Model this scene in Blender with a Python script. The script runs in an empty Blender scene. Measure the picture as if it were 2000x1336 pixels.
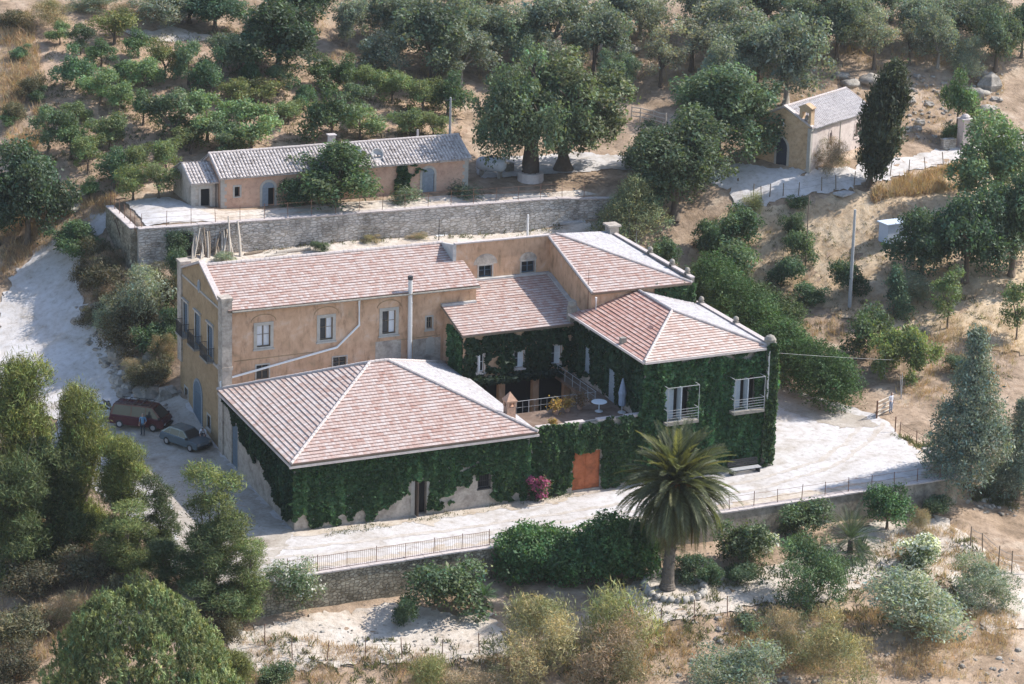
import bpy, math, random
import numpy as np
from mathutils import Vector, Matrix, noise
from mathutils.geometry import delaunay_2d_cdt

# ------------------------------------------------------------------ camera, world, sun, exposure
SC = bpy.context.scene
COL = SC.collection
R_ = math.radians
FPX, PPY = 4830.0, 260.0                       # focal length and principal row in 2000x1336 pixels
CAMP = np.array([-52.22, -148.17, 64.17])
_p, _y, _r = R_(13.01), R_(24.52), R_(1.51)
FW = np.array([math.sin(_y)*math.cos(_p), math.cos(_y)*math.cos(_p), -math.sin(_p)])
_r0 = np.array([math.cos(_y), -math.sin(_y), 0.0]); _u0 = np.cross(_r0, FW)
RT = _r0*math.cos(_r)+_u0*math.sin(_r); UP = -_r0*math.sin(_r)+_u0*math.cos(_r)
cd = bpy.data.cameras.new('camera'); cam = bpy.data.objects.new('camera', cd); COL.objects.link(cam)
cam.matrix_world = Matrix(((RT[0], UP[0], -FW[0], CAMP[0]), (RT[1], UP[1], -FW[1], CAMP[1]),
                           (RT[2], UP[2], -FW[2], CAMP[2]), (0, 0, 0, 1)))
cd.sensor_width = 36.0; cd.lens = 36*FPX/2000; cd.shift_y = -(668-PPY)/2000
cd.clip_start = 1.0; cd.clip_end = 3000
SC.camera = cam
SUN_EL, SUN_AZ = R_(43.5), R_(94.0)            # azimuth clockwise from +Y
w = bpy.data.worlds.new('World'); SC.world = w; w.use_nodes = True
nt = w.node_tree; bg = nt.nodes['Background']
sky = nt.nodes.new('ShaderNodeTexSky'); sky.sky_type = 'NISHITA'; sky.sun_disc = False
sky.sun_elevation = SUN_EL; sky.sun_rotation = SUN_AZ
nt.links.new(sky.outputs[0], bg.inputs[0]); bg.inputs[1].default_value = 0.14
sl = bpy.data.lights.new('sun', 'SUN'); sl.energy = 3.6; sl.angle = R_(0.5); sl.color = (1.0, 0.955, 0.89)
so = bpy.data.objects.new('sun', sl); COL.objects.link(so)
sd = Vector((math.sin(SUN_AZ)*math.cos(SUN_EL), math.cos(SUN_AZ)*math.cos(SUN_EL), math.sin(SUN_EL)))
so.rotation_euler = sd.to_track_quat('Z', 'Y').to_euler(); so.location = (60, -20, 80)
SC.view_settings.view_transform = 'Standard'; SC.view_settings.look = 'None'
SC.view_settings.exposure = 0.90; SC.view_settings.gamma = 1.0

random.seed(7); NR = np.random.default_rng(7)

# ------------------------------------------------------------------ object helpers
def tag(o, label=None, cat=None, group=None, kind=None):
    if label: o['label'] = label
    if cat: o['category'] = cat
    if group: o['group'] = group
    if kind: o['kind'] = kind
    return o
def empty(name, loc=(0, 0, 0), rz=0.0, sc=(1, 1, 1)):
    o = bpy.data.objects.new(name, None); COL.objects.link(o)
    o.location = loc; o.rotation_euler = (0, 0, rz); o.scale = sc; o.empty_display_size = 0.2
    return o
def link(name, me, parent=None):
    o = bpy.data.objects.new(name, me); COL.objects.link(o)
    if parent is not None: o.parent = parent
    return o
def copy_tree(o, parent=None):
    c = o.copy(); COL.objects.link(c)
    if parent is not None: c.parent = parent
    for ch in [k for k in o.children]: copy_tree(ch, c)
    return c
class MB:
    """collects polygons, builds ONE mesh object"""
    def __init__(s): s.v = []; s.f = []; s.m = []; s.uv = {}
    def poly(s, pts, mi=0, uv=None):
        b = len(s.v); s.v += [tuple(map(float, p)) for p in pts]
        if uv is not None: s.uv[len(s.f)] = uv
        s.f.append(tuple(range(b, b+len(pts)))); s.m.append(mi)
    def box(s, x0, x1, y0, y1, z0, z1, mi=0):
        s.obox(((x0+x1)/2, (y0+y1)/2, (z0+z1)/2), (1, 0, 0), (0, 1, 0), abs(x1-x0), abs(y1-y0), abs(z1-z0), mi)
    def obox(s, c, ex, ey, lx, ly, lz, mi=0, ez=None):
        c = Vector(c); ex = Vector(ex).normalized()*lx/2; ey = Vector(ey).normalized()*ly/2
        ez = (Vector(ez).normalized() if ez is not None else Vector((0, 0, 1)))*lz/2
        b = len(s.v)
        for k in (-1, 1):
            for a, d in ((-1, -1), (1, -1), (1, 1), (-1, 1)):
                s.v.append(tuple(c+ex*a+ey*d+ez*k))
        for q in ((0, 3, 2, 1), (4, 5, 6, 7), (0, 1, 5, 4), (1, 2, 6, 5), (2, 3, 7, 6), (3, 0, 4, 7)):
            s.f.append(tuple(b+i for i in q)); s.m.append(mi)
    def tube(s, pts, rad, n=8, mi=0, cap=True):
        pts = [Vector(p) for p in pts]
        if not hasattr(rad, '__len__'): rad = [rad]*len(pts)
        rings = []
        for i, p in enumerate(pts):
            d = (pts[min(i+1, len(pts)-1)]-pts[max(i-1, 0)]).normalized()
            a = d.cross(Vector((0, 0, 1)))
            if a.length < 1e-3: a = Vector((1, 0, 0))
            a.normalize(); c = d.cross(a)
            b = len(s.v)
            for k in range(n):
                t = 2*math.pi*k/n
                s.v.append(tuple(p+(a*math.cos(t)+c*math.sin(t))*rad[i]))
            rings.append(b)
        for i in range(len(rings)-1):
            for k in range(n):
                s.f.append((rings[i]+k, rings[i]+(k+1) % n, rings[i+1]+(k+1) % n, rings[i+1]+k)); s.m.append(mi)
        if cap:
            s.f.append(tuple(rings[0]+k for k in range(n))); s.m.append(mi)
            s.f.append(tuple(rings[-1]+k for k in reversed(range(n)))); s.m.append(mi)
    def lathe(s, c, prof, n=16, mi=0, sx=1, sy=1):
        rings = []
        for r, z in prof:
            b = len(s.v)
            for k in range(n):
                t = 2*math.pi*k/n
                s.v.append((c[0]+r*sx*math.cos(t), c[1]+r*sy*math.sin(t), c[2]+z))
            rings.append(b)
        for i in range(len(rings)-1):
            for k in range(n):
                s.f.append((rings[i]+k, rings[i]+(k+1) % n, rings[i+1]+(k+1) % n, rings[i+1]+k)); s.m.append(mi)
        s.f.append(tuple(rings[0]+k for k in reversed(range(n)))); s.m.append(mi)
        s.f.append(tuple(rings[-1]+k for k in range(n))); s.m.append(mi)
    def prism(s, pts, ext, mi=0):
        """closed solid: polygon pts swept by vector ext"""
        a = [Vector(p) for p in pts]; e = Vector(ext); b = [p+e for p in a]
        s.poly(a, mi); s.poly(list(reversed(b)), mi)
        for i in range(len(a)):
            j = (i+1) % len(a); s.poly([a[i], b[i], b[j], a[j]], mi)
    def rock(s, c, r, seed=0, mi=0, nu=9, nv=6):
        b = len(s.v)
        for i in range(nv+1):
            th = math.pi*i/nv
            for k in range(nu):
                ph = 2*math.pi*k/nu
                d = Vector((math.sin(th)*math.cos(ph), math.sin(th)*math.sin(ph), math.cos(th)))
                q = 1+0.45*noise.noise(d*1.6+Vector((seed*3.1, seed*1.7, seed)))+0.15*noise.noise(d*4+Vector((seed, 0, 0)))
                s.v.append((c[0]+d.x*r[0]*q, c[1]+d.y*r[1]*q, c[2]+d.z*r[2]*q))
        for i in range(nv):
            for k in range(nu):
                s.f.append((b+i*nu+k, b+i*nu+(k+1) % nu, b+(i+1)*nu+(k+1) % nu, b+(i+1)*nu+k)); s.m.append(mi)
    def build(s, name, mats, parent=None, smooth=False):
        me = bpy.data.meshes.new(name)
        me.from_pydata(s.v, [], s.f)
        mats = mats if isinstance(mats, (list, tuple)) else [mats]
        for m in mats: me.materials.append(m)
        if len(mats) > 1: me.polygons.foreach_set('material_index', s.m)
        if smooth: me.polygons.foreach_set('use_smooth', [True]*len(s.f))
        if s.uv:
            ul = me.uv_layers.new(name='UVMap')
            for fi, uv in s.uv.items():
                for li, q in zip(me.polygons[fi].loop_indices, uv): ul.data[li].uv = q
        me.update()
        return link(name, me, parent)

# ------------------------------------------------------------------ materials
def newmat(name):
    m = bpy.data.materials.new(name); m.use_nodes = True
    n = m.node_tree.nodes; b = n['Principled BSDF']
    return m, m.node_tree, b
def N(nt, typ, **kw):
    n = nt.nodes.new(typ)
    for k, v in kw.items(): setattr(n, k, v)
    return n
def plain(name, col, rough=0.7, metal=0.0, var=0.12, scale=6.0, bump=0.0):
    m, nt, b = newmat(name)
    tc = N(nt, 'ShaderNodeTexCoord'); nz = N(nt, 'ShaderNodeTexNoise'); nz.inputs['Scale'].default_value = scale; nz.inputs['Detail'].default_value = 5
    nt.links.new(tc.outputs['Object'], nz.inputs['Vector'])
    mr = N(nt, 'ShaderNodeMapRange'); mr.inputs['To Min'].default_value = 1-var*2.2; mr.inputs['To Max'].default_value = 1+var*2.2
    nt.links.new(nz.outputs['Fac'], mr.inputs['Value'])
    mx = N(nt, 'ShaderNodeVectorMath', operation='SCALE'); mx.inputs[0].default_value = col
    nt.links.new(mr.outputs[0], mx.inputs['Scale']); nt.links.new(mx.outputs[0], b.inputs['Base Color'])
    b.inputs['Roughness'].default_value = rough; b.inputs['Metallic'].default_value = metal
    if bump:
        bp = N(nt, 'ShaderNodeBump'); bp.inputs['Strength'].default_value = 0.6; bp.inputs['Distance'].default_value = bump
        nt.links.new(nz.outputs['Fac'], bp.inputs['Height']); nt.links.new(bp.outputs[0], b.inputs['Normal'])
    return m
def blend(name, stops, scale=1.0, detail=8, rough=0.9, second=None, bump=0.03, bscale=12.0, wave=None, dist=0.5, rot=0.0, zs=1.0):
    """ramped fractal colour + optional second fine ramp multiplied; object coordinates"""
    m, nt, b = newmat(name)
    tc = N(nt, 'ShaderNodeTexCoord'); src = tc.outputs['Object']
    nz = N(nt, 'ShaderNodeTexNoise'); nz.inputs['Scale'].default_value = scale; nz.inputs['Detail'].default_value = detail
    nz.inputs['Roughness'].default_value = 0.62; nz.inputs['Distortion'].default_value = dist
    nt.links.new(src, nz.inputs['Vector'])
    rp = N(nt, 'ShaderNodeValToRGB'); cr = rp.color_ramp
    while len(cr.elements) < len(stops): cr.elements.new(0.5)
    for e, (p, c) in zip(cr.elements, stops): e.position = p; e.color = (*c, 1)
    nt.links.new(nz.outputs['Fac'], rp.inputs['Fac']); col = rp.outputs['Color']
    n2 = N(nt, 'ShaderNodeTexNoise'); n2.inputs['Scale'].default_value = bscale; n2.inputs['Detail'].default_value = 6; n2.inputs['Roughness'].default_value = 0.7
    mz = N(nt, 'ShaderNodeMapping'); mz.inputs['Scale'].default_value = (1, 1, zs); nt.links.new(src, mz.inputs['Vector']); nt.links.new(mz.outputs[0], n2.inputs['Vector'])
    if second:
        r2 = N(nt, 'ShaderNodeValToRGB'); c2 = r2.color_ramp
        while len(c2.elements) < len(second): c2.elements.new(0.5)
        for e, (p, c) in zip(c2.elements, second): e.position = p; e.color = (*c, 1)
        nt.links.new(n2.outputs['Fac'], r2.inputs['Fac'])
        mx = N(nt, 'ShaderNodeMix', data_type='RGBA', blend_type='MULTIPLY'); mx.inputs[0].default_value = 1.0
        nt.links.new(col, mx.inputs[6]); nt.links.new(r2.outputs['Color'], mx.inputs[7]); col = mx.outputs[2]
    h = n2.outputs['Fac']
    if wave:
        mp = N(nt, 'ShaderNodeMapping'); mp.inputs['Rotation'].default_value = (0, 0, rot); nt.links.new(src, mp.inputs['Vector'])
        wv = N(nt, 'ShaderNodeTexWave'); wv.inputs['Scale'].default_value = wave; wv.inputs['Distortion'].default_value = 6.5
        wv.inputs['Detail'].default_value = 3; wv.inputs['Detail Scale'].default_value = 1.5
        nt.links.new(mp.outputs[0], wv.inputs['Vector'])
        ad = N(nt, 'ShaderNodeMath', operation='MULTIPLY_ADD'); ad.inputs[1].default_value = 0.55
        nt.links.new(wv.outputs['Fac'], ad.inputs[0]); nt.links.new(h, ad.inputs[2]); h = ad.outputs[0]
    nt.links.new(col, b.inputs['Base Color']); b.inputs['Roughness'].default_value = rough
    b.inputs['Specular IOR Level'].default_value = 0.15
    if bump:
        bp = N(nt, 'ShaderNodeBump'); bp.inputs['Strength'].default_value = 1.0; bp.inputs['Distance'].default_value = bump
        nt.links.new(h, bp.inputs['Height']); nt.links.new(bp.outputs[0], b.inputs['Normal'])
    return m
def stone_wall(name, cols, mortar, bw=0.46, bh=0.2, stain=0.5):
    """irregular masonry: voronoi cells squashed into courses, with soot and lichen stains"""
    m, nt, b = newmat(name)
    tc = N(nt, 'ShaderNodeTexCoord')
    nz0 = N(nt, 'ShaderNodeTexNoise'); nz0.inputs['Scale'].default_value = 2.5
    nt.links.new(tc.outputs['Object'], nz0.inputs['Vector'])
    add = N(nt, 'ShaderNodeVectorMath', operation='MULTIPLY_ADD'); add.inputs[1].default_value = (0.12, 0.12, 0.12)
    nt.links.new(nz0.outputs['Color'], add.inputs[0]); nt.links.new(tc.outputs['Object'], add.inputs[2])
    mp = N(nt, 'ShaderNodeMapping'); mp.inputs['Scale'].default_value = (1/bw, 1/bw, 1/bh)
    nt.links.new(add.outputs[0], mp.inputs['Vector'])
    vo = N(nt, 'ShaderNodeTexVoronoi'); vo.inputs['Scale'].default_value = 1.0; vo.inputs['Randomness'].default_value = 0.8
    ve = N(nt, 'ShaderNodeTexVoronoi', feature='DISTANCE_TO_EDGE'); ve.inputs['Scale'].default_value = 1.0; ve.inputs['Randomness'].default_value = 0.8
    nt.links.new(mp.outputs[0], vo.inputs['Vector']); nt.links.new(mp.outputs[0], ve.inputs['Vector'])
    sx = N(nt, 'ShaderNodeSeparateColor'); nt.links.new(vo.outputs['Color'], sx.inputs[0])
    rp = N(nt, 'ShaderNodeValToRGB'); cr = rp.color_ramp
    while len(cr.elements) < len(cols): cr.elements.new(0.5)
    for i, (e, c) in enumerate(zip(cr.elements, cols)): e.position = i/(len(cols)-1); e.color = (*c, 1)
    nt.links.new(sx.outputs[0], rp.inputs['Fac'])
    st = N(nt, 'ShaderNodeMapRange'); st.inputs['From Min'].default_value = 0.0; st.inputs['From Max'].default_value = 0.10
    nt.links.new(ve.outputs['Distance'], st.inputs['Value'])
    mx = N(nt, 'ShaderNodeMix', data_type='RGBA'); mx.inputs[6].default_value = (*mortar, 1)
    nt.links.new(st.outputs[0], mx.inputs[0]); nt.links.new(rp.outputs['Color'], mx.inputs[7])
    nz = N(nt, 'ShaderNodeTexNoise'); nz.inputs['Scale'].default_value = 0.55; nz.inputs['Detail'].default_value = 7; nz.inputs['Roughness'].default_value = 0.7
    nt.links.new(tc.outputs['Object'], nz.inputs['Vector'])
    r2 = N(nt, 'ShaderNodeValToRGB'); r2.color_ramp.elements[0].position = 0.36; r2.color_ramp.elements[0].color = (1-stain, 1-stain, 1-stain*1.02, 1)
    r2.color_ramp.elements[1].position = 0.56; r2.color_ramp.elements[1].color = (1, 1, 1, 1)
    nt.links.new(nz.outputs['Fac'], r2.inputs['Fac'])
    m2 = N(nt, 'ShaderNodeMix', data_type='RGBA', blend_type='MULTIPLY'); m2.inputs[0].default_value = 1
    nt.links.new(mx.outputs[2], m2.inputs[6]); nt.links.new(r2.outputs['Color'], m2.inputs[7])
    nt.links.new(m2.outputs[2], b.inputs['Base Color']); b.inputs['Roughness'].default_value = 0.95; b.inputs['Specular IOR Level'].default_value = 0.1
    bp = N(nt, 'ShaderNodeBump'); bp.inputs['Strength'].default_value = 1; bp.inputs['Distance'].default_value = 0.06
    nt.links.new(st.outputs[0], bp.inputs['Height']); nt.links.new(bp.outputs[0], b.inputs['Normal'])
    return m
def tile_mat(name, red, pale, lichen, palef=0.5, tw=0.26, tl=0.33, lich=0.45):
    """flat interlocking clay tiles in UV metres: every tile its own tone, lichen bleaching in patches, ribs as bump"""
    m, nt, b = newmat(name)
    uv = N(nt, 'ShaderNodeUVMap')
    sp = N(nt, 'ShaderNodeSeparateXYZ'); nt.links.new(uv.outputs[0], sp.inputs[0])
    def cell(sock, size):
        d = N(nt, 'ShaderNodeMath', operation='DIVIDE'); d.inputs[1].default_value = size; nt.links.new(sock, d.inputs[0])
        f = N(nt, 'ShaderNodeMath', operation='FLOOR'); nt.links.new(d.outputs[0], f.inputs[0])
        return f.outputs[0], d.outputs[0]
    cx, rx = cell(sp.outputs[0], tw); cy, ry = cell(sp.outputs[1], tl)
    cb = N(nt, 'ShaderNodeCombineXYZ'); nt.links.new(cx, cb.inputs[0]); nt.links.new(cy, cb.inputs[1])
    wn = N(nt, 'ShaderNodeTexWhiteNoise', noise_dimensions='2D'); nt.links.new(cb.outputs[0], wn.inputs['Vector'])
    # runs of tiles of the same batch
    mp = N(nt, 'ShaderNodeMapping'); mp.inputs['Scale'].default_value = (0.55, 1.0, 1); nt.links.new(cb.outputs[0], mp.inputs['Vector'])
    n1 = N(nt, 'ShaderNodeTexNoise'); n1.inputs['Scale'].default_value = 0.9; n1.inputs['Detail'].default_value = 2; nt.links.new(mp.outputs[0], n1.inputs['Vector'])
    nb = N(nt, 'ShaderNodeTexNoise'); nb.inputs['Scale'].default_value = 0.35; nb.inputs['Detail'].default_value = 6; nb.inputs['Roughness'].default_value = 0.65
    nt.links.new(uv.outputs[0], nb.inputs['Vector'])
    a = N(nt, 'ShaderNodeMath', operation='MULTIPLY_ADD'); a.inputs[1].default_value = 0.38; nt.links.new(wn.outputs['Value'], a.inputs[0]); nt.links.new(n1.outputs['Fac'], a.inputs[2])
    a2 = N(nt, 'ShaderNodeMath', operation='MULTIPLY_ADD'); a2.inputs[1].default_value = 0.45; nt.links.new(nb.outputs['Fac'], a2.inputs[0]); nt.links.new(a.outputs[0], a2.inputs[2])
    rp = N(nt, 'ShaderNodeValToRGB'); e = rp.color_ramp.elements
    c0 = 0.975-palef*0.5+.13
    mr = N(nt, 'ShaderNodeMapRange'); mr.inputs['From Min'].default_value = c0-0.28; mr.inputs['From Max'].default_value = c0+0.28
    nt.links.new(a2.outputs[0], mr.inputs['Value'])
    e[0].position = 0.0; e[0].color = (*red, 1); e[1].position = 1.0; e[1].color = (*lichen, 1)
    k = rp.color_ramp.elements.new(0.5); k.color = (*pale, 1)
    nt.links.new(mr.outputs[0], rp.inputs['Fac'])
    # fine grain
    n3 = N(nt, 'ShaderNodeTexNoise'); n3.inputs['Scale'].default_value = 7; n3.inputs['Detail'].default_value = 5; n3.inputs['Roughness'].default_value = 0.7; nt.links.new(uv.outputs[0], n3.inputs['Vector'])
    m3 = N(nt, 'ShaderNodeMapRange'); m3.inputs['From Min'].default_value = 0.3; m3.inputs['From Max'].default_value = 0.7; m3.inputs['To Min'].default_value = 0.72; m3.inputs['To Max'].default_value = 1.18
    nt.links.new(n3.outputs['Fac'], m3.inputs['Value'])
    sc = N(nt, 'ShaderNodeVectorMath', operation='SCALE'); nt.links.new(rp.outputs['Color'], sc.inputs[0]); nt.links.new(m3.outputs[0], sc.inputs['Scale'])
    # the darker red lap at the foot of each course
    fr = N(nt, 'ShaderNodeMath', operation='FRACT'); nt.links.new(ry, fr.inputs[0])
    lp = N(nt, 'ShaderNodeMapRange'); lp.inputs['From Min'].default_value = 0.0; lp.inputs['From Max'].default_value = 0.22; lp.inputs['To Min'].default_value = 0.30; lp.inputs['To Max'].default_value = 1.0
    nt.links.new(fr.outputs[0], lp.inputs['Value'])
    s2 = N(nt, 'ShaderNodeMix', data_type='RGBA'); s2.inputs[6].default_value = (red[0]*.62, red[1]*.6, red[2]*.62, 1)
    nt.links.new(lp.outputs[0], s2.inputs[0]); nt.links.new(sc.outputs[0], s2.inputs[7])
    nt.links.new(s2.outputs[2], b.inputs['Base Color']); b.inputs['Roughness'].default_value = 0.85; b.inputs['Specular IOR Level'].default_value = 0.2
    fx = N(nt, 'ShaderNodeMath', operation='FRACT'); nt.links.new(rx, fx.inputs[0])
    pp = N(nt, 'ShaderNodeMath', operation='PINGPONG'); pp.inputs[1].default_value = 0.5; nt.links.new(fx.outputs[0], pp.inputs[0])
    hh = N(nt, 'ShaderNodeMath', operation='MULTIPLY_ADD'); hh.inputs[1].default_value = 0.6; nt.links.new(pp.outputs[0], hh.inputs[0]); nt.links.new(n3.outputs['Fac'], hh.inputs[2])
    bp = N(nt, 'ShaderNodeBump'); bp.inputs['Strength'].default_value = 0.8; bp.inputs['Distance'].default_value = 0.03
    nt.links.new(hh.outputs[0], bp.inputs['Height']); nt.links.new(bp.outputs[0], b.inputs['Normal'])
    return m
def leaf_mat(name, trans=0.3, rough=0.55, gloss=0.04):
    m = bpy.data.materials.new(name); m.use_nodes = True; nt = m.node_tree; nt.nodes.clear()
    at = N(nt, 'ShaderNodeVertexColor'); at.layer_name = 'Col'
    oi = N(nt, 'ShaderNodeObjectInfo')
    hs = N(nt, 'ShaderNodeHueSaturation')
    mh = N(nt, 'ShaderNodeMapRange'); mh.inputs['To Min'].default_value = 0.485; mh.inputs['To Max'].default_value = 0.515
    mv = N(nt, 'ShaderNodeMapRange'); mv.inputs['To Min'].default_value = 0.82; mv.inputs['To Max'].default_value = 1.2
    nt.links.new(oi.outputs['Random'], mh.inputs['Value']); nt.links.new(oi.outputs['Random'], mv.inputs['Value'])
    nt.links.new(mh.outputs[0], hs.inputs['Hue']); nt.links.new(mv.outputs[0], hs.inputs['Value']); nt.links.new(at.outputs['Color'], hs.inputs['Color'])
    d = N(nt, 'ShaderNodeBsdfDiffuse'); t = N(nt, 'ShaderNodeBsdfTranslucent'); g = N(nt, 'ShaderNodeBsdfGlossy'); g.inputs['Roughness'].default_value = rough
    nt.links.new(hs.outputs[0], d.inputs['Color'])
    tb = N(nt, 'ShaderNodeMix', data_type='RGBA', blend_type='MULTIPLY'); tb.inputs[0].default_value = 1; tb.inputs[7].default_value = (1.25, 1.3, 0.6, 1)
    nt.links.new(hs.outputs[0], tb.inputs[6]); nt.links.new(tb.outputs[2], t.inputs['Color'])
    a = N(nt, 'ShaderNodeMixShader'); a.inputs[0].default_value = trans; nt.links.new(d.outputs[0], a.inputs[1]); nt.links.new(t.outputs[0], a.inputs[2])
    c = N(nt, 'ShaderNodeMixShader'); c.inputs[0].default_value = gloss; nt.links.new(a.outputs[0], c.inputs[1]); nt.links.new(g.outputs[0], c.inputs[2])
    o = N(nt, 'ShaderNodeOutputMaterial'); nt.links.new(c.outputs[0], o.inputs['Surface'])
    return m
M = {}
M['leaf'] = leaf_mat('foliage_leaves', 0.38, 0.6, 0.03); M['ivy'] = leaf_mat('ivy_leaves', 0.35, 0.6, 0.02); M['needle'] = leaf_mat('needle_foliage', 0.25, 0.6, 0.02)
M['straw'] = leaf_mat('dry_straw', 0.3, 0.6, 0.02); M['petal'] = leaf_mat('flower_petals', 0.35, 0.6, 0.02)
M['bark'] = plain('rough_bark', (0.13, 0.10, 0.075), 0.95, var=0.2, scale=5, bump=0.03)
M['darkbark'] = plain('dark_old_bark', (0.075, 0.055, 0.042), 0.95, var=0.25, scale=4, bump=0.05)
M['palebark'] = plain('pale_bark', (0.30, 0.27, 0.23), 0.95, var=0.2, scale=5, bump=0.03)
M['palmbark'] = plain('palm_bark', (0.15, 0.125, 0.10), 0.95, var=0.2, scale=9, bump=0.06)
M['plaster'] = blend('ochre_plaster', [(0.30, (0.38, 0.26, 0.165)), (0.41, (0.50, 0.315, 0.20)), (0.55, (0.57, 0.365, 0.24)), (0.70, (0.60, 0.44, 0.33))],
                     0.9, 12, second=[(0.30, (0.52, 0.50, 0.48)), (0.41, (0.88, 0.87, 0.86)), (0.5, (1, 1, 1)), (0.7, (1.07, 1.06, 1.06))], bump=0.03, bscale=3.0, zs=.3)
M['plaster_dull'] = blend('shade_toned_plaster', [(0.30, (0.26, 0.185, 0.11)), (0.48, (0.36, 0.255, 0.15)), (0.70, (0.42, 0.305, 0.19))],
                     0.8, 9, second=[(0.3, (0.7, 0.69, 0.68)), (0.5, (0.97, 0.96, 0.95)), (0.7, (1.05, 1.04, 1.03))], bump=0.02, bscale=4)  # ochre plaster darkened, the gable's shade put into its colour
M['plaster_warm'] = blend('warm_chapel_plaster', [(0.30, (0.38, 0.265, 0.165)), (0.48, (0.52, 0.37, 0.235)), (0.70, (0.58, 0.43, 0.29))], 0.8, 9, second=[(0.3, (0.7, 0.69, 0.68)), (0.5, (0.97, 0.96, 0.95)), (0.7, (1.05, 1.04, 1.03))], bump=0.02, bscale=4)
M['plaster_pink'] = blend('pink_plaster', [(0.30, (0.42, 0.255, 0.19)), (0.45, (0.54, 0.345, 0.25)), (0.6, (0.60, 0.39, 0.28)), (0.75, (0.58, 0.44, 0.35))],
                     0.9, 9, second=[(0.3, (0.72, 0.71, 0.70)), (0.46, (0.98, 0.97, 0.96)), (0.7, (1.05, 1.04, 1.03))], bump=0.03, bscale=3.5)
M['plaster_pale'] = blend('pale_pink_limewash', [(0.30, (0.50, 0.42, 0.39)), (0.5, (0.62, 0.54, 0.50)), (0.7, (0.66, 0.59, 0.55))],
                     0.7, 8, second=[(0.3, (0.86, 0.84, 0.83)), (0.6, (1.03, 1.02, 1.01))], bump=0.02, bscale=4)
M['plaster_grey'] = blend('weathered_render', [(0.32, (0.27, 0.235, 0.205)), (0.5, (0.44, 0.39, 0.34)), (0.7, (0.54, 0.48, 0.42))], 1.1, 9,
                     second=[(0.3, (0.72, 0.7, 0.68)), (0.6, (1.05, 1.03, 1.01))], bump=0.03, bscale=5)
M['cement'] = blend('grey_cement', [(0.3, (0.34, 0.33, 0.32)), (0.7, (0.55, 0.53, 0.51))], 1.5, 7, bump=0.01)
M['stone_trim'] = plain('dressed_stone', (0.42, 0.385, 0.34), 0.9, var=0.13, scale=4, bump=0.01)
M['stone_dark'] = plain('lichened_stone', (0.26, 0.235, 0.20), 0.95, var=0.25, scale=4, bump=0.03)
M['masonry'] = stone_wall('rubble_masonry', [(0.42, 0.37, 0.31), (0.58, 0.53, 0.47), (0.66, 0.61, 0.55), (0.52, 0.47, 0.42), (0.63, 0.59, 0.54)], (0.40, 0.36, 0.31), stain=0.5)
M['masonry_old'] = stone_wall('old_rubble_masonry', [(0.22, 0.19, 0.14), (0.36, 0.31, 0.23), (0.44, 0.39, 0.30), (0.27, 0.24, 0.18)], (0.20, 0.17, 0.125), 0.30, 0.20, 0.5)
M['tile'] = tile_mat('clay_roof_tiles', (0.36, 0.216, 0.178), (0.447, 0.327, 0.286), (0.505, 0.427, 0.397), palef=0.55)
M['tile_pale'] = tile_mat('lichened_clay_tiles', (0.41, 0.26, 0.21), (0.53, 0.405, 0.35), (0.60, 0.515, 0.47), palef=0.55)
M['tile_red'] = tile_mat('newer_clay_tiles', (0.40, 0.215, 0.17), (0.48, 0.295, 0.245), (0.54, 0.41, 0.36), palef=0.3)
M['tile_white'] = tile_mat('glare_lichen_tiles', (0.36, 0.31, 0.30), (0.44, 0.415, 0.415), (0.51, 0.50, 0.505), palef=0.6)  # lichen and sun glare of the east slopes mixed into these pale tones
M['ridge'] = plain('ridge_tile_mortar', (0.48, 0.42, 0.395), 0.9, var=0.18, scale=5, bump=0.02)
M['coppi'] = blend('old_barrel_tiles', [(0.3, (0.20, 0.17, 0.155)), (0.46, (0.44, 0.40, 0.38)), (0.6, (0.55, 0.51, 0.49)), (0.75, (0.50, 0.41, 0.36))], 2.2, 7,
                   second=[(0.32, (0.62, 0.6, 0.58)), (0.55, (1.05, 1.03, 1.02))], bump=0.02, bscale=6)
M['coppi_grey'] = blend('pale_barrel_tiles', [(0.3, (0.40, 0.36, 0.35)), (0.5, (0.55, 0.52, 0.51)), (0.7, (0.60, 0.56, 0.54))], 2.2, 7,
                   second=[(0.32, (0.68, 0.66, 0.65)), (0.55, (1.05, 1.03, 1.02))], bump=0.02, bscale=6)
M['rockgrey'] = blend('grey_hill_rock', [(0.3, (0.20, 0.18, 0.155)), (0.5, (0.34, 0.31, 0.275)), (0.7, (0.43, 0.40, 0.36))], 1.2, 9, second=[(0.3, (0.7, 0.68, 0.65)), (0.55, (1.03, 1.02, 1.0))], bump=0.08, bscale=4)
M['glass'] = plain('dark_window_glass', (0.025, 0.03, 0.035), 0.12, var=0.1)
M['dark'] = plain('painted_dark_interior', (0.012, 0.012, 0.013), 0.9)  # near-black backing, the darkness of unlit rooms put into the colour
M['blue'] = plain('faded_blue_paint', (0.10, 0.145, 0.19), 0.6, var=0.15)
M['greyblue'] = plain('grey_blue_paint', (0.22, 0.255, 0.29), 0.65, var=0.15)
M['white'] = plain('white_paint', (0.74, 0.75, 0.76), 0.55, var=0.05)
M['shedblue'] = plain('pale_blue_white_paint', (0.52, 0.60, 0.72), 0.6, var=0.06)
M['curtain'] = plain('white_curtain', (0.66, 0.66, 0.68), 0.8, var=0.06, scale=14)
M['shutter_pale'] = plain('pale_blue_grey_paint', (0.42, 0.47, 0.52), 0.65, var=0.08)
M['whitepipe'] = plain('white_pipe', (0.78, 0.77, 0.75), 0.4, var=0.04)
M['flue'] = plain('aluminium_flue', (0.62, 0.61, 0.60), 0.45, 0.2, var=0.06)
M['iron'] = plain('dark_iron', (0.045, 0.045, 0.048), 0.6, 0.3)
M['rust'] = plain('rusty_iron', (0.17, 0.085, 0.055), 0.85, var=0.2)
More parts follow.
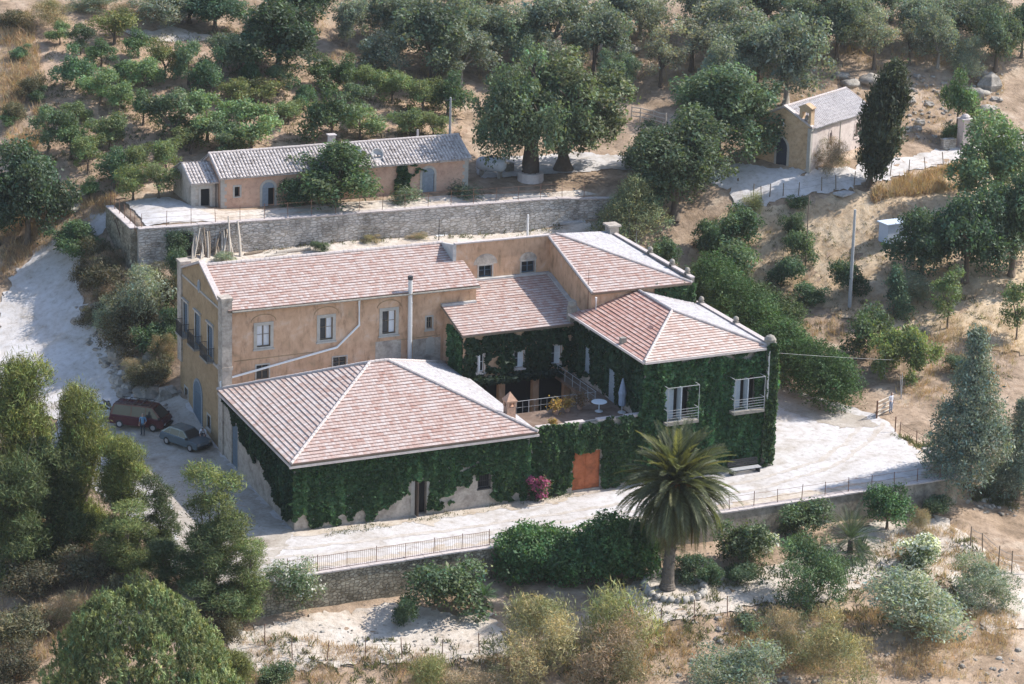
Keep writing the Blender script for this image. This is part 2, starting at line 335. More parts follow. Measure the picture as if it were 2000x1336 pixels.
M['wood'] = plain('old_wood', (0.21, 0.16, 0.115), 0.9, var=0.2, scale=9)
M['palewood'] = plain('bleached_wood', (0.48, 0.42, 0.35), 0.9, var=0.2, scale=9)
M['darkwood'] = plain('dark_stained_wood', (0.075, 0.05, 0.035), 0.8, var=0.2)
M['orange'] = blend('rusted_orange_gate_paint', [(0.3, (0.22, 0.075, 0.035)), (0.5, (0.40, 0.125, 0.055)), (0.7, (0.47, 0.165, 0.08))], 1.3, 7, rough=0.7, bump=0.006, second=[(0.3, (0.75, 0.75, 0.75)), (0.6, (1.03, 1.03, 1.03))], bscale=4)
M['terracotta'] = plain('terracotta_brick', (0.45, 0.275, 0.19), 0.9, var=0.2, scale=7, bump=0.01)
M['pole'] = plain('concrete_pole', (0.40, 0.40, 0.40), 0.8, var=0.1)
M['water'] = plain('white_enamel', (0.55, 0.57, 0.60), 0.4, var=0.08, scale=1.5)
M['tyre'] = plain('rubber_tyre', (0.02, 0.02, 0.021), 0.9)
M['carblue'] = plain('grey_blue_car_paint', (0.115, 0.15, 0.175), 0.25, 0.3, var=0.04)
M['vanred'] = plain('dark_red_van_paint', (0.07, 0.012, 0.016), 0.25, 0.0, var=0.04)
M['carwhite'] = plain('white_car_paint', (0.6, 0.62, 0.66), 0.25, 0.0, var=0.04)
M['chrome'] = plain('dull_chrome', (0.5, 0.5, 0.52), 0.3, 0.8, var=0.03)
M['skin'] = plain('skin', (0.42, 0.26, 0.19), 0.6, var=0.04)
M['hair'] = plain('dark_hair', (0.04, 0.03, 0.025), 0.7)
M['greyhair'] = plain('grey_hair', (0.3, 0.28, 0.26), 0.7)
M['cloth_blue'] = plain('blue_cloth', (0.13, 0.26, 0.40), 0.85)
M['cloth_dark'] = plain('dark_cloth', (0.03, 0.035, 0.05), 0.9)
M['cloth_white'] = plain('white_cloth', (0.62, 0.63, 0.68), 0.85)
M['cloth_purple'] = plain('dull_purple_cloth', (0.16, 0.10, 0.13), 0.85)
M['cloth_grey'] = plain('grey_blue_cloth', (0.27, 0.31, 0.40), 0.85)
M['gravel'] = blend('pale_gravel', [(0.30, (0.38, 0.335, 0.29)), (0.43, (0.48, 0.445, 0.42)), (0.57, (0.54, 0.515, 0.505)), (0.72, (0.575, 0.555, 0.555))],
                    0.28, 12, second=[(0.30, (0.66, 0.62, 0.57)), (0.42, (0.90, 0.885, 0.865)), (0.52, (1.0, 0.995, 0.99)), (0.7, (1.05, 1.05, 1.06))], bump=0.05, bscale=1.9, dist=1.2)
M['earth'] = blend('dry_earth', [(0.30, (0.15, 0.11, 0.08)), (0.42, (0.28, 0.205, 0.145)), (0.55, (0.40, 0.30, 0.225)), (0.70, (0.50, 0.41, 0.325))],
                   0.33, 13, second=[(0.30, (0.52, 0.51, 0.46)), (0.46, (0.92, 0.90, 0.86)), (0.7, (1.12, 1.10, 1.06))], bump=0.16, bscale=1.7)
M['orchard'] = blend('ploughed_orchard_soil', [(0.30, (0.26, 0.18, 0.125)), (0.45, (0.385, 0.275, 0.195)), (0.6, (0.45, 0.33, 0.24)), (0.75, (0.46, 0.36, 0.275))],
                   0.3, 10, second=[(0.3, (0.62, 0.60, 0.56)), (0.5, (0.98, 0.96, 0.94)), (0.7, (1.1, 1.08, 1.05))], bump=0.14, bscale=2.4, wave=0.32, rot=R_(72))
M['field'] = blend('tilled_straw_field', [(0.28, (0.30, 0.21, 0.13)), (0.45, (0.46, 0.345, 0.23)), (0.62, (0.54, 0.43, 0.305)), (0.78, (0.58, 0.49, 0.38))],
                   0.4, 10, second=[(0.3, (0.62, 0.60, 0.56)), (0.5, (0.98, 0.96, 0.94)), (0.7, (1.1, 1.08, 1.05))], bump=0.10, bscale=2.2, wave=0.22, rot=R_(35))
M['pale_soil'] = blend('pale_trodden_soil', [(0.28, (0.36, 0.29, 0.225)), (0.45, (0.52, 0.45, 0.385)), (0.62, (0.59, 0.535, 0.475)), (0.78, (0.62, 0.57, 0.53))],
                   0.5, 10, second=[(0.3, (0.66, 0.63, 0.58)), (0.5, (0.98, 0.97, 0.95)), (0.7, (1.08, 1.07, 1.06))], bump=0.10, bscale=2.6)
M['packed'] = blend('packed_shade_earth', [(0.30, (0.26, 0.22, 0.18)), (0.45, (0.38, 0.335, 0.285)), (0.62, (0.46, 0.42, 0.375)), (0.75, (0.52, 0.485, 0.45))], 0.5, 10, second=[(0.30, (0.75, 0.73, 0.7)), (0.5, (1.0, 0.99, 0.98)), (0.7, (1.06, 1.05, 1.04))], bump=0.04, bscale=4)  # earth tone with the shade of house and hedge mixed in
M['verge'] = blend('dusty_verge', [(0.30, (0.36, 0.29, 0.22)), (0.45, (0.47, 0.40, 0.33)), (0.6, (0.52, 0.46, 0.40)), (0.75, (0.55, 0.50, 0.46))], 0.6, 11, second=[(0.3, (0.7, 0.68, 0.62)), (0.5, (1, .99, .97)), (0.7, (1.06, 1.05, 1.04))], bump=0.04, bscale=3)
M['track'] = blend('worn_wheel_track', [(0.30, (0.40, 0.345, 0.29)), (0.5, (0.485, 0.44, 0.40)), (0.7, (0.54, 0.505, 0.475))], 0.9, 9, second=[(0.3, (0.8, 0.78, 0.75)), (0.55, (1.02, 1.01, 1.0))], bump=0.03, bscale=4)
M['wall_render'] = blend('grey_wall_render', [(0.32, (0.16, 0.14, 0.115)), (0.5, (0.29, 0.26, 0.215)), (0.7, (0.40, 0.365, 0.31))], 0.9, 10, second=[(0.3, (0.6, 0.58, 0.55)), (0.55, (1.03, 1.02, 1.0))], bump=0.05, bscale=3)
M['deck'] = blend('brown_terrace_tiles', [(0.35, (0.14, 0.095, 0.07)), (0.65, (0.23, 0.165, 0.125))], 1.2, 6, bump=0.01)

# ------------------------------------------------------------------ terrain
def tps(points):
    P = np.array(points, float); n = len(P)
    d = np.linalg.norm(P[:, None, :2]-P[None, :, :2], axis=2)
    K = np.where(d > 0, d*d*np.log(d+1e-9), 0)*0.001
    A = np.zeros((n+3, n+3)); A[:n, :n] = K+np.eye(n)*0.02; A[:n, n] = 1; A[:n, n+1:] = P[:, :2]*0.01
    A[n, :n] = 1; A[n+1:, :n] = P[:, :2].T*0.01
    c = np.linalg.solve(A, np.r_[P[:, 2], 0, 0, 0])
    def f(x, y):
        q = np.stack([x, y], -1).reshape(-1, 2); out = np.empty(len(q))
        for s in range(0, len(q), 20000):
            e = q[s:s+20000]; dd = np.linalg.norm(e[:, None]-P[None, :, :2], axis=2)
            out[s:s+20000] = np.where(dd > 0, dd*dd*np.log(dd+1e-9), 0)@c[:n]*0.001+c[n]+e@c[n+1:]*0.01
        return out.reshape(np.shape(x))
    return f
east = [(49, 33, 3), (50, 24, 2), (45, 15, .25), (58, 24, 3), (63, 17, 2.5), (67, 13, 2.2), (60, 32, 6), (66, 30, 7), (81, 36, 9.5), (82, 42, 11), (68, 36, 10.3),
        (55, 38.6, 9.5), (56, 41, 10.4), (62.6, 38.6, 11.2), (71, 43, 11.6), (60, 44, 11.3), (100, 30, 8), (120, 10, 3), (90, 5, -1), (85, 20, 4.5)]
west = [(-4.5, 28, .3), (-7, 38, 1.2), (-8, 47, 3), (-5.5, 51.7, 5), (-2, 53.2, 7.2), (1.3, 51.2, 9.3), (-11, 34, .4), (-20, 20, -1.5), (-18, 34, .2), (-25, 45, 3), (-12, 54, 5.5), (-40, 30, -3), (-40, 60, 6)]
hill = [(50, 52, 10.4), (55, 60, 12.4), (27, 60, 12.2), (11.6, 68, 15.5), (23.8, 66, 15), (-2.6, 56, 9.6), (1.6, 63, 13), (2, 74, 17), (47, 83, 19), (20, 90, 21), (90, 65, 18), (120, 85, 24),
        (60, 110, 27), (0, 120, 28), (140, 115, 29), (-30, 80, 14), (-20, 120, 25), (60, 160, 36), (0, 170, 37), (120, 170, 40), (75, 50, 14), (95, 48, 14.5), (-60, 120, 20)]
mid = [(-6, -7, 0), (-6, 5, 0), (-5, 16, 0), (-1, 20, 0), (0, 0, 0), (20, -7, 0), (36, -7, 0), (20, 5, 0), (36, 4, 0), (49, 0, 0), (48, -7, 0), (52, 6, 0), (36, 15, .1), (-14, 2, -1), (-14, 16, -.6),
       (10, 12, 0), (28, 12, .2), (1, 31, 4), (1, 36, 6), (.5, 42, 6.8), (-3, 45, 4.2), (-4, 36, 1.6), (-3, 31, 1.3), (10, 30, 6.7), (10, 41, 7), (20, 35, 7), (35, 40, 7), (40, 34, 6.6), (30, 28, 6.3), (45, 40, 8.4), (42, 27, 3.8)]
up = [(1, 43, 10), (1, 50, 9.9), (10, 46, 10), (20, 44, 10), (32, 45, 10), (42, 45, 10), (38, 50, 10), (45, 41, 9.4), (20, 52, 10.4), (8, 54, 10.4), (32, 54, 10.8)]
low = [(-6, -8, -2.2), (4, -8, -2.2), (12, -9, -2.3), (21.5, -13, -2.2), (30, -9, -1.9), (40, -9, -1.9), (48, -9, -2), (52, -11, -2.8), (34, -16.5, -2.6), (42, -13, -2.4), (8, -19, -4), (38, -30, -4.8),
       (-22, -8, -4), (0, -35, -6.5), (60, -20, -4.2), (58, -4, -2.2), (19.3, -17.4, -2.6), (-20, -30, -7), (80, -25, -4.5), (80, 0, -1.5), (60, 6, .3), (20, -60, -10), (90, -60, -10), (-40, -20, -6)]
F_mid = tps(mid+east+west+[h for h in hill if h[1] > 55]); F_up = tps(up+east+west+hill); F_low = tps(low)
def sstep(t): t = np.clip(t, 0, 1); return t*t*(3-2*t)
def yterr(x): return 42.75-0.05*(x-1.3)
def H(x, y):
    x = np.asarray(x, float); y = np.asarray(y, float)
    zm = F_mid(x, y); zu = F_up(x, y); zl = F_low(x, y)
    du = np.minimum(y-yterr(x), x-1.35)
    wu = np.where(x > 42, 0.15+(x-42)*0.9, 0.15)
    wu = np.where((x < 1.35) & (y > 46), 0.15+(y-46)*0.7, wu)
    su = sstep(du/np.maximum(wu, 0.15)+0.0)
    far = sstep((y-52)/4); su = np.maximum(su, far)
    z = zm*(1-su)+zu*su
    dl = np.maximum(-7.15-y, np.minimum(x-48.9, 4-y))
    wl = np.where(x < -5, 0.15+(-5-x)*1.0, 0.15); wl = np.where((x > 48.9) & (y > -7), 1.8, wl)
    s_ = sstep(dl/wl)
    z = z*(1-s_)+zl*s_
    calm = sstep(np.minimum(np.minimum(x+10, 50.5-x), np.minimum(y+8.5, 53-y))/1.5)
    r = .10*np.sin(.9*x+1.3*np.sin(.67*y))*np.sin(.81*y+.4*x)+.07*np.sin(2.1*x+1.9*np.sin(1.3*y)+.5)*np.sin(1.9*y-.7*x)+.05*np.sin(3.7*x-1.1*y)*np.sin(3.1*y+1.7*np.sin(x))
    return z+r*(1-calm)*np.where(y > 130, 0, 1)
def gz(x, y): return float(H(np.array([x]), np.array([y]))[0])
def ray(u, v): return FW+RT*(u-1000)/FPX-UP*(v-PPY)/FPX
_T = np.arange(120, 420, 0.6)
def G(u, v):
    """where the line of sight through photo point (u, v) meets the ground"""
    d = ray(u, v); P = CAMP+d*_T[:, None]
    k = P[:, 2]-H(P[:, 0], P[:, 1]); i = np.argmax(k < 0)
    t = _T[i-1]+(k[i-1]/(k[i-1]-k[i]))*0.6 if i > 0 else 330
    p = CAMP+d*t
    return (float(p[0]), float(p[1]), gz(p[0], p[1]))
def onY(u, v, Y): d = ray(u, v); return CAMP+d*((Y-CAMP[1])/d[1])
def onX(u, v, X): d = ray(u, v); return CAMP+d*((X-CAMP[0])/d[0])
def onZ(u, v, Z): d = ray(u, v); return CAMP+d*((Z-CAMP[2])/d[2])
def scl(p): return FPX/float((np.array(p)-CAMP)@FW)      # pixels per metre there

def terrain():
    xs = np.unique(np.round(np.concatenate([np.arange(-260, -60, 10), np.arange(-60, -14, 2), np.arange(-14, 62, .6), np.arange(62, 130, 1.6), np.arange(130, 291, 8), [1.3, 1.38, 48.85]]), 3))
    ys = np.unique(np.round(np.concatenate([np.arange(-220, -40, 10), np.arange(-40, -16, 1.2), np.arange(-16, 57, .6), np.arange(57, 120, 1.5), np.arange(120, 312, 8), [-7.14, -7.2, -7.3]]), 3))
    X, Y = np.meshgrid(xs, ys); Z = H(X, Y)
    Z = np.clip(Z, -26, 58)
    nx, ny = len(xs), len(ys)
    me = bpy.data.meshes.new('ground')
    idx = np.arange(nx*ny).reshape(ny, nx)
    q = np.stack([idx[:-1, :-1], idx[:-1, 1:], idx[1:, 1:], idx[1:, :-1]], -1).reshape(-1, 4)
    co = np.stack([X, Y, Z], -1).reshape(-1, 3)
    fast_mesh(me, co, q)
    me.materials.append(M['earth']); me.polygons.foreach_set('use_smooth', np.ones(len(q), bool))
    o = link('ground', me); tag(o, 'dry stony hillside earth around the farmstead', 'ground', kind='structure')
def fast_mesh(me, co, q, col=None):
    n = q.shape[1]
    me.vertices.add(len(co)); me.vertices.foreach_set('co', np.asarray(co, np.float32).ravel())
    me.loops.add(q.size); me.loops.foreach_set('vertex_index', q.ravel().astype(np.int32))
    me.polygons.add(len(q)); me.polygons.foreach_set('loop_start', np.arange(0, q.size, n, dtype=np.int32))
    if col is not None:
        ca = me.color_attributes.new('Col', 'FLOAT_COLOR', 'POINT')
        c4 = np.ones((len(co), 4), np.float32); c4[:, :3] = col; ca.data.foreach_set('color', c4.ravel())
    me.update(); me.validate()
terrain()
def drape(name, poly, mat, label, cat='ground', lift=0.05, res=1.1, wob=0.35, kind='structure'):
    """a sheet of another surface lying on the ground inside a world polygon, with a ragged edge"""
    pts = []
    for i in range(len(poly)):
        a = Vector(poly[i][:2]); b = Vector(poly[(i+1) % len(poly)][:2]); n = max(1, int((b-a).length/0.28))
        for k in range(n):
            p = a.lerp(b, k/n)
            if wob: p = p+Vector((noise.noise((p.x*.8, p.y*.8, 1.7)), noise.noise((p.x*.8, p.y*.8, 9.1))))*wob+Vector((noise.noise((p.x*2.9, p.y*2.9, 4.7)), noise.noise((p.x*2.9, p.y*2.9, 7.1))))*wob*.9
            pts.append(p)
    nb = len(pts); xs = [p.x for p in pts]; ys = [p.y for p in pts]
    inner = [Vector((a, b)) for a in np.arange(min(xs), max(xs), res) for b in np.arange(min(ys), max(ys), res)]
    # even-odd test
    PX = np.array(xs); PY = np.array(ys); A = np.array([tuple(p) for p in inner]); ins = np.zeros(len(A), bool)
    for i in range(nb):
        j = (i-1) % nb
        c = (PY[i] > A[:, 1]) != (PY[j] > A[:, 1])
        with np.errstate(divide='ignore', invalid='ignore'):
            ins ^= c & (A[:, 0] < (PX[j]-PX[i])*(A[:, 1]-PY[i])/(PY[j]-PY[i])+PX[i])
    inner = [p for p, k in zip(inner, ins) if k]
    v, e, f, *_ = delaunay_2d_cdt(pts+inner, [], [list(range(nb))], 1, 1e-4)
    vx = np.array([p.x for p in v]); vy = np.array([p.y for p in v]); vz = H(vx, vy)+lift
    mb = MB(); mb.v = list(zip(vx, vy, vz)); mb.f = [tuple(k) for k in f]; mb.m = [0]*len(f)
    o = mb.build(name, mat, None, True); tag(o, label, cat, kind=kind); return o
def pxpoly(l): return [G(*p)[:2] for p in l]
# ------------------------------------------------------------------ ground sheets
drape('gravel_yard', [(-9, -6.6), (-4, -6.85), (10, -6.9), (30, -6.9), (47.6, -6.9), (48.7, -5.4), (48.9, 0), (50.5, 5), (49.5, 8.6), (46, 15.5), (45, 22), (42, 23), (37, 16), (37, 1), (20, .5), (.5, .5), (.3, 24), (-2.5, 26), (-4.5, 29), (-8, 29.5), (-11, 24), (-10, 10)],
      M['gravel'], 'pale gravel yard and drive round the farmhouse', 'gravel yard', wob=.25)
drape('dirt_road', pxpoly([(310, 800), (250, 770), (225, 700), (190, 640), (165, 585), (150, 540), (160, 500), (185, 465), (215, 440), (213, 412), (165, 425), (120, 455), (70, 490), (35, 525), (5, 580), (-8, 650), (-10, 760), (30, 800), (130, 830)]),
      M['gravel'], 'pale dirt road climbing past the left side of the house', 'road', lift=.08, wob=.5)
drape('chapel_road', pxpoly([(1000, 345), (935, 350), (935, 325), (1000, 305), (1120, 300), (1230, 304), (1330, 325), (1440, 322), (1500, 326), (1580, 334), (1650, 328), (1760, 308), (1880, 286), (1990, 262), (2040, 275), (1915, 298), (1850, 318), (1740, 350), (1640, 370), (1560, 384), (1480, 402), (1430, 400), (1430, 372), (1330, 355), (1200, 330), (1100, 340)]),
      M['gravel'], 'white dirt road running past the chapel', 'road', lift=.07, wob=.5)
drape('orchard_soil', pxpoly([(60, 420), (110, 330), (90, 240), (70, 120), (60, 40), (140, 30), (330, 40), (460, 120), (640, 170), (800, 190), (900, 215), (905, 262), (700, 268), (400, 295), (335, 330), (250, 385), (150, 400)]),
      M['orchard'], 'ploughed reddish soil between the orchard trees', 'soil', lift=.05, wob=.8, res=1.6)
drape('straw_field', pxpoly([(1340, 500), (1420, 420), (1480, 408), (1560, 400), (1700, 372), (1850, 345), (1960, 330), (2080, 340), (2080, 700), (1960, 690), (1850, 660), (1700, 640), (1600, 600), (1520, 560), (1400, 530)]),
      M['field'], 'tilled straw coloured field on the slope right of the house', 'field', lift=.06, wob=.7, res=1.4)
drape('terrace_soil', pxpoly([(330, 388), (350, 395), (430, 412), (920, 380), (1130, 372), (1170, 380), (900, 398), (700, 412), (430, 434), (330, 440)]), M['pale_soil'], 'pinkish trodden earth before the upper house', 'terrace', lift=.04, wob=.12)
drape('terrace_paving', pxpoly([(246, 396), (330, 386), (352, 394), (390, 412), (412, 418), (420, 435), (285, 444)]), M['gravel'], 'white paved corner at the left end of the terrace', 'terrace', lift=.07, wob=.12)
drape('hedge_shadow', pxpoly([(1508, 742), (1560, 765), (1640, 800), (1695, 818), (1715, 832), (1640, 838), (1560, 815), (1508, 792)]), M['packed'], 'brown painted shadow of the long hedge along its foot', 'verge', lift=.066, wob=.5)  # cast shadow of the hedge painted as a brown sheet
drape('back_court', [(4, 41.8), (9, 28.4), (20, 27.5), (35, 27.5), (42, 33), (44, 39.5), (30, 40.7), (15, 41.4)], M['pale_soil'], 'dry pale earth court between house and terrace wall', 'courtyard', wob=.4)
drape('garden_path', pxpoly([(470, 1232), (620, 1200), (760, 1180), (860, 1195), (960, 1200), (1000, 1250), (980, 1290), (800, 1300), (640, 1302), (500, 1310), (440, 1262)]), M['pale_soil'], 'stony pale earth below the front retaining wall', 'garden soil', lift=.07, wob=.6)
drape('garden_soil', pxpoly([(1230, 1130), (1300, 1120), (1400, 1120), (1500, 1110), (1640, 1060), (1700, 1020), (1840, 1010), (1900, 1060), (2010, 1120), (2010, 1230), (1930, 1240), (1850, 1130), (1700, 1130), (1640, 1170), (1480, 1180), (1400, 1200), (1290, 1220), (1200, 1180)]), M['pale_soil'], 'pale garden soil around the palm', 'garden soil', lift=.07, wob=.6)
drape('hill_track', pxpoly([(235, 62), (330, 52), (420, 74), (370, 86), (280, 78)]), M['pale_soil'], 'pale bare patch of track high in the orchard', 'track', lift=.1, wob=.6)
drape('packed_shade_yard', [(-9.4, -5.4), (-5.5, -6.2), (-1.5, -3), (-.25, 0), (-.25, 15.8), (-.2, 25.5), (-3, 27), (-6, 27), (-7.5, 22), (-6.2, 16), (-6.6, 8), (-7.5, 2)],
      M['packed'], 'packed brownish earth darkened for the house shade, where the cars stand', 'yard', lift=.062, wob=.5)  # brown earth over the shaded part, house shade put into the colour
drape('wall_verge', [(-.4, -1.1), (4, -1.3), (8, -1.0), (9.3, -1.9), (10.4, -1.1), (15, -1.2), (18.5, -1.6), (20.3, -.8), (24, -.7), (24, .3), (.3, .3), (-.4, .2)], M['verge'], 'tan dusty strip along the foot of the ivy wall', 'verge', lift=.066, wob=.5)
for k_, off in enumerate((-.75, .75)):
    c_ = [(-6, -2.5), (0, -3.9), (10, -4.1), (22, -4.0), (34, -3.4), (41, -1.5), (46, 2.2), (49.6, 5.6)]; lft, rgt = [], []
    for i_ in range(len(c_)):
        t_ = (Vector(c_[min(i_+1, len(c_)-1)])-Vector(c_[max(i_-1, 0)])).normalized(); n_ = Vector((-t_.y, t_.x)); q_ = Vector(c_[i_])+n_*off
        lft.append(tuple(q_+n_*.2)); rgt.append(tuple(q_-n_*.2))
    drape('wheel_track', lft+rgt[::-1], M['track'], ('inner' if k_ else 'outer')+' wheel track worn into the front drive', 'wheel track', lift=.062, wob=.22, res=2)
drape('rail_verge', [(-4, -6.8), (20, -6.85), (47.4, -6.85), (48.6, -5.3), (48.9, -2), (48.1, -1.8), (47.5, -5.1), (46, -5.9), (30, -5.9), (14, -6.1), (-4, -6.0)], M['verge'], 'reddish dusty strip inside the railing of the drive', 'verge', lift=.066, wob=.5)
# ------------------------------------------------------------------ building helpers
class Fr:
    """a wall's own frame: a along the wall, z up, d inwards"""
    def __init__(s, o, e, n): s.o = Vector(o); s.e = Vector(e).normalized(); s.n = Vector(n).normalized()
    def p(s, a, z, d=0.0): return s.o+s.e*a+Vector((0, 0, z))-s.n*d
    def poly(s, mb, pts, d, mi=0): mb.poly([s.p(a, z, d) for a, z in pts], mi)
    def slab(s, mb, a0, a1, z0, z1, d0, d1, mi=0):
        c = s.p((a0+a1)/2, (z0+z1)/2, (d0+d1)/2); mb.obox(c, s.e, s.n, abs(a1-a0), abs(d1-d0), abs(z1-z0), mi)
    def prism(s, mb, pts, d0, d1, mi=0): mb.prism([s.p(a, z, d0) for a, z in pts], -s.n*(d1-d0), mi)
def wall_sheet(mb, F, a0, a1, z0, z1, holes, depth=.28, mi=0):
    A = sorted({a0, a1, *[h[0] for h in holes], *[h[1] for h in holes]}); Z = sorted({z0, z1, *[h[2] for h in holes], *[h[3] for h in holes]})
    for i in range(len(A)-1):
        for k in range(len(Z)-1):
            ca, cz = (A[i]+A[i+1])/2, (Z[k]+Z[k+1])/2
            if any(h[0] < ca < h[1] and h[2] < cz < h[3] for h in holes): continue
            F.poly(mb, [(A[i], Z[k]), (A[i+1], Z[k]), (A[i+1], Z[k+1]), (A[i], Z[k+1])], 0, mi)
    for h in holes:
        b0, b1, c0, c1 = h[:4]
        for q in (((b0, c0), (b1, c0)), ((b1, c0), (b1, c1)), ((b1, c1), (b0, c1)), ((b0, c1), (b0, c0))):
            (x0, y0), (x1, y1) = q
            mb.poly([F.p(x0, y0, 0), F.p(x1, y1, 0), F.p(x1, y1, depth), F.p(x0, y0, depth)], mi)
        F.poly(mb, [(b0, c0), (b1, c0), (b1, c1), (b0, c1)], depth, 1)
def arch_pts(a0, a1, z0, zs, n=10, rise=None):
    r = (a1-a0)/2; c = (a0+a1)/2; rise = r if rise is None else rise
    return [(a0, z0), (a1, z0)]+[(c+r*math.cos(math.pi*k/n), zs+rise*math.sin(math.pi*k/n)) for k in range(n+1)]
def ring(mb, F, inner, wdt, d0, d1, mi=0):
    """surround following the outline 'inner' (first two points are the foot)"""
    pts = inner[1:]+[inner[0]]
    cx = (inner[0][0]+inner[1][0])/2; zs = inner[2][1]
    def off(p):
        a, z = p
        if z <= zs+1e-6: return (a+(wdt if a > cx else -wdt), z)
        v = Vector((a-cx, z-zs)); l = v.length; v = v*((l+wdt)/l); return (cx+v.x, zs+v.y)
    for i in range(len(pts)-1):
        F.prism(mb, [pts[i], off(pts[i]), off(pts[i+1]), pts[i+1]], d0, d1, mi)
def window(par, F, a0, a1, z0, z1, trim='stone_trim', tw=.2, frame='wood', style='curtain', sill=True, label=None):
    mb = MB()
    if tw:
        F.slab(mb, a0-tw, a0, z0-tw*.6, z1+tw, -.035, .06); F.slab(mb, a1, a1+tw, z0-tw*.6, z1+tw, -.035, .06)
        F.slab(mb, a0, a1, z1, z1+tw, -.037, .06)
        if sill: F.slab(mb, a0-tw-.06, a1+tw+.06, z0-tw*.6-.12, z0-tw*.6, -.11, .06); F.slab(mb, a0, a1, z0-tw*.6, z0, -.03, .2)
    else: F.slab(mb, a0, a1, z0-.06, z0, -.05, .1)
    wdw = mb.build('window', M[trim], par)
    if label: wdw['label'] = label
    mb = MB(); b = .055
    F.slab(mb, a0, a0+b, z0, z1, .13, .19); F.slab(mb, a1-b, a1, z0, z1, .13, .19)
    F.slab(mb, a0+b, a1-b, z0, z0+b, .13, .19); F.slab(mb, a0+b, a1-b, z1-b, z1, .13, .19)
    m = (a0+a1)/2
    F.slab(mb, m-b*.7, m+b*.7, z0+b, z1-b, .13, .19)
    if style != 'grid':
        F.slab(mb, a0+b, m-b*.7, z0+(z1-z0)*.55, z0+(z1-z0)*.55+.03, .14, .18); F.slab(mb, m+b*.7, a1-b, z0+(z1-z0)*.55, z0+(z1-z0)*.55+.03, .14, .18)
    mb.build('frame', M[frame], wdw)
    mb = MB(); F.slab(mb, a0+b, a1-b, z0+b, z1-b, .20, .215); mb.build('pane', M['glass'], wdw)
    if style == 'curtain' or style == 'half':
        mb = MB()
        for (s0, s1) in (((a0+b, m-b) if style == 'curtain' else (m+b, m+b)), (m+b, a1-b)):
            if s1-s0 < .05: continue
            n = 5
            for k in range(n):
                u0 = s0+(s1-s0)*k/n; u1 = s0+(s1-s0)*(k+1)/n
                mb.poly([F.p(u0, z0+b, .192-.012*(k % 2)), F.p(u1, z0+b, .192-.012*((k+1) % 2)), F.p(u1, z1-b, .192-.012*((k+1) % 2)), F.p(u0, z1-b, .192-.012*(k % 2))])
        if mb.f: mb.build('curtain', M['curtain'], wdw)
    if style == 'open':
        mb = MB(); F.slab(mb, a0+.02, a0+.06, z0+.03, z1-.03, -.38, .12); mb.build('open_shutter', M['white'], wdw)
    return wdw
def clip_poly(pts, k, lo, hi):
    """clip polygon list of (u, s) to lo <= coord k <= hi"""
    def half(P, f):
        out = []
        for i in range(len(P)):
            a, b = P[i], P[(i+1) % len(P)]; fa, fb = f(a), f(b)
            if fa >= 0: out.append(a)
            if (fa >= 0) != (fb >= 0):
                t = fa/(fa-fb); out.append((a[0]+(b[0]-a[0])*t, a[1]+(b[1]-a[1])*t))
        return out
    P = half(pts, lambda p: p[k]-lo)
    return half(P, lambda p: hi-p[k]) if P else P
def tiled(mb, poly3, eave_dir, course=.33, lift=.05, seed=0, thick=.16):
    """courses of flat tiles over a planar polygon, each course lapping the one below"""
    P = [Vector(p) for p in poly3]; n = (P[1]-P[0]).cross(P[2]-P[0]).normalized()
    if n.z < 0: n = -n
    e = Vector(eave_dir); e = (e-n*e.dot(n)).normalized(); s = n.cross(e)
    if s.z < 0: s = -s
    o = P[0]; U = [((p-o).dot(e), (p-o).dot(s)) for p in P]
    lo = min(u[1] for u in U); hi = max(u[1] for u in U); k = 0
    while lo+k*course < hi-1e-4:
        a = lo+k*course; b = a+course
        C = clip_poly(U, 1, a, b)
        if len(C) >= 3:
            def w3(u): return o+e*u[0]+s*u[1]+n*(lift*(1-(u[1]-a)/course)+.03)
            # split along the eave so that each run sits a little differently
            u0 = min(c[0] for c in C); u1 = max(c[0] for c in C); st = 1.9
            q = u0
            while q < u1-1e-4:
                D = clip_poly(C, 0, q, min(q+st, u1))
                if len(D) >= 3:
                    jit = noise.noise((q*.37+seed, k*.61, seed*1.3))*.018
                    mb.poly([w3(u)+n*jit for u in D], 0, uv=[(u[0]+seed*13, u[1]-lo) for u in D])
                    for i in range(len(D)):
                        p1, p2 = D[i], D[(i+1) % len(D)]
                        if abs(p1[1]-a) < 1e-5 and abs(p2[1]-a) < 1e-5 and abs(p1[0]-p2[0]) > 1e-4:
                            t1, t2 = w3(p1)+n*jit, w3(p2)+n*jit
                            mb.poly([t1, t2, t2-n*(lift+.02), t1-n*(lift+.02)], 0, uv=[(p1[0], .0), (p2[0], .0), (p2[0], .01), (p1[0], .01)])
                q += st
        k += 1
    mb.prism([p for p in P], -n*thick, 1)
def caps(mb, a, b, r=.13, step=.4):
    r *= .82
    """a line of overlapping ridge tiles"""
    a = Vector(a); b = Vector(b); L = (b-a).length; d = (b-a)/L; k = 0.0
    while k < L:
        l = min(step, L-k); q = noise.noise((k*2.1, a.x, a.y))*.02
        mb.tube([a+d*k+Vector((0, 0, q)), a+d*(k+l)+Vector((0, 0, q))], [r, r*.86], 7)
        k += step*.92
